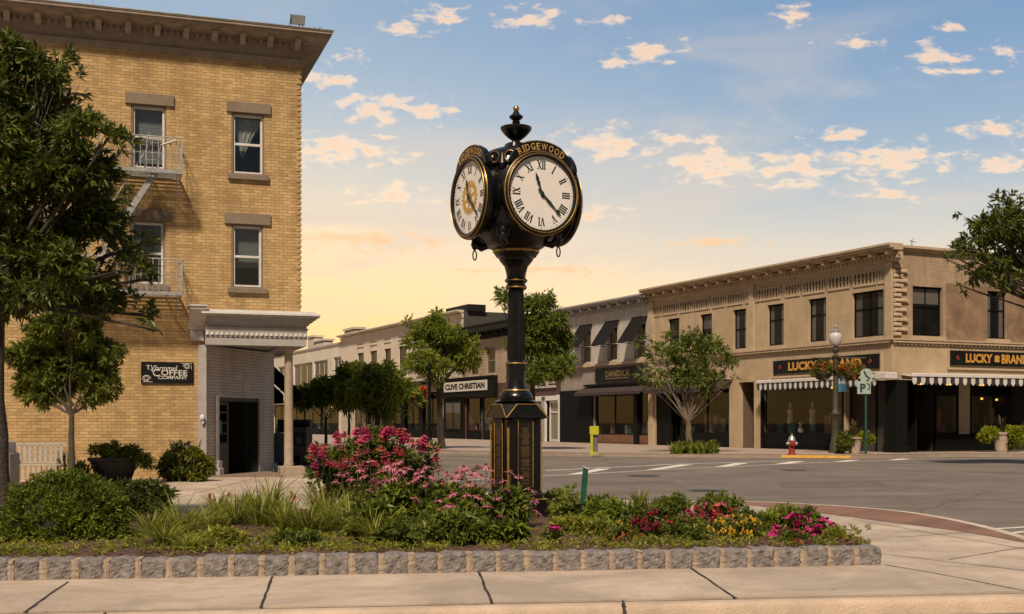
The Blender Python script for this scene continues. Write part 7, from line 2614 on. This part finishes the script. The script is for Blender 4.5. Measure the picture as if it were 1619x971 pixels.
for i in range(150):
    a = r.uniform(0, 2 * PI); rr_ = r.uniform(0, .55); hh_ = (1.0 - rr_ * .8) * r.uniform(.35, 1.05)
    c = Vector((pb.x + math.cos(a) * rr_ * .9, pb.y + math.sin(a) * rr_ * .6, pb.z + hh_))
    D_ = np.array([[math.cos(a) * .9, math.sin(a) * .7, r.uniform(-.6, .9)]])
    V, Fq = leaf_quads(np.array([[*c]]), D_, r.uniform(.18, .34), r.uniform(.035, .06), r, .35)
    mb.arr(V, Fq)
part('leaves', mb, lm_purple, t)
mb = MB()
for i in range(40):
    a = r.uniform(0, 2 * PI)
    mb.tube(curve(pb, pb + Vector((math.cos(a) * .4, math.sin(a) * .3, r.uniform(.5, 1.05))), 4), .010, 5)
part('stems', mb, bark, t)
P_, O, cl = crown_points([(pb.x + x, pb.y + y, pb.z + z, q) for x, y, z, q in ((-.3, 0, .4, .35), (.0, -.1, .35, .35), (.3, -.1, .3, .3), (0, 0, .7, .3))], 420, r)
V, Fq = spray_leaves(P_, O, 7, .16, .03, r); part('lower_foliage', MB().arr(V, Fq), lm_dark, t)
pb2 = FC.P(FC.u(317, 2.1), 2.1, 0)
t = thing('lime_trailing_plant', 'mound of lime green trailing leaves right of the dark purple plant', 'plant', tuple(pb2))
P_, O, cl = crown_points([(pb2.x, pb2.y, .62, .22), (pb2.x + .08, pb2.y, .40, .24), (pb2.x + .05, pb2.y - .1, .2, .24)], 330, r)
V, Fq = spray_leaves(P_, O, 7, .12, .03, r); part('foliage', MB().arr(V, Fq), leafmat('leaf_lime_dark', (.05, .07, .008), (.30, .32, .02), .35), t)
mb = MB().tube(curve(pb2, pb2 + Vector((0, 0, .5)), 3), .02, 6); part('stems', mb, bark, t)
# street boxes behind the corner column
pbx = G(443, 744)
t = thing('mail_box', 'blue-grey round-topped box behind the corner column on its left', 'mail box', tuple(pbx))
b = MB()
prf = [(-.30, .25), (-.30, .85)] + [(-.30 * math.cos(a), .85 + .30 * math.sin(a)) for a in [PI * i / 10 for i in range(1, 10)]] + [(.30, .85), (.30, .25)]
T = Matrix.Translation(pbx) @ Matrix.Rotation(PI / 2, 4, 'X')
b.prism(prf, -.25, .25, T=T)
part('body', b, mat('mailbox_blue', (.045, .065, .09), .45, .2), t)
for x in (-.27, .21):
    for y in (-.24, .18):
        b = MB(); b.box(pbx.x + x, pbx.x + x + .06, pbx.y + y, pbx.y + y + .06, 0, .25); part('leg', b, ironb, t)
part('disc_badge', MB().lathe([(.14, 0), (.14, .02), (.1, .03)], 18, tuple(pbx + Vector((.02, -.25, .72))), T=Matrix.Rotation(PI / 2, 4, 'X')), mat('badge_green', (.02, .06, .05), .5), t)
pbx = G(476, 743)
t = thing('news_box', 'black newspaper box with a small window just right of the corner column', 'newspaper box', tuple(pbx))
b = MB(); b.bbox(pbx.x - .28, pbx.x + .22, pbx.y - .22, pbx.y + .22, .45, 1.30, .02); part('cabinet', b, ironb, t)
b = MB(); b.box(pbx.x - .18, pbx.x + .14, pbx.y - .24, pbx.y - .22, .75, 1.15); part('window', b, dglass, t)
b = MB(); b.box(pbx.x - .12, pbx.x + .08, pbx.y - .245, pbx.y - .24, .80, 1.0); part('paper', b, mat('green_paper', (.03, .09, .06), .7), t)
b = MB().lathe([(.20, 0), (.20, .05), (.06, .08), (.06, .45)], 12, tuple(pbx)); part('pedestal', b, ironb, t)
pbx = G(462, 736)
t = thing('utility_cabinet', 'tall dark cabinet hidden mostly behind the corner column', 'cabinet', tuple(pbx))
b = MB(); b.bbox(pbx.x - .5, pbx.x + .6, pbx.y, pbx.y + .5, 0, 1.55, .02); part('body', b, ironb, t)
b = MB(); b.box(pbx.x - .4, pbx.x + .5, pbx.y - .012, pbx.y, .2, 1.4); part('door', b, blackf, t)
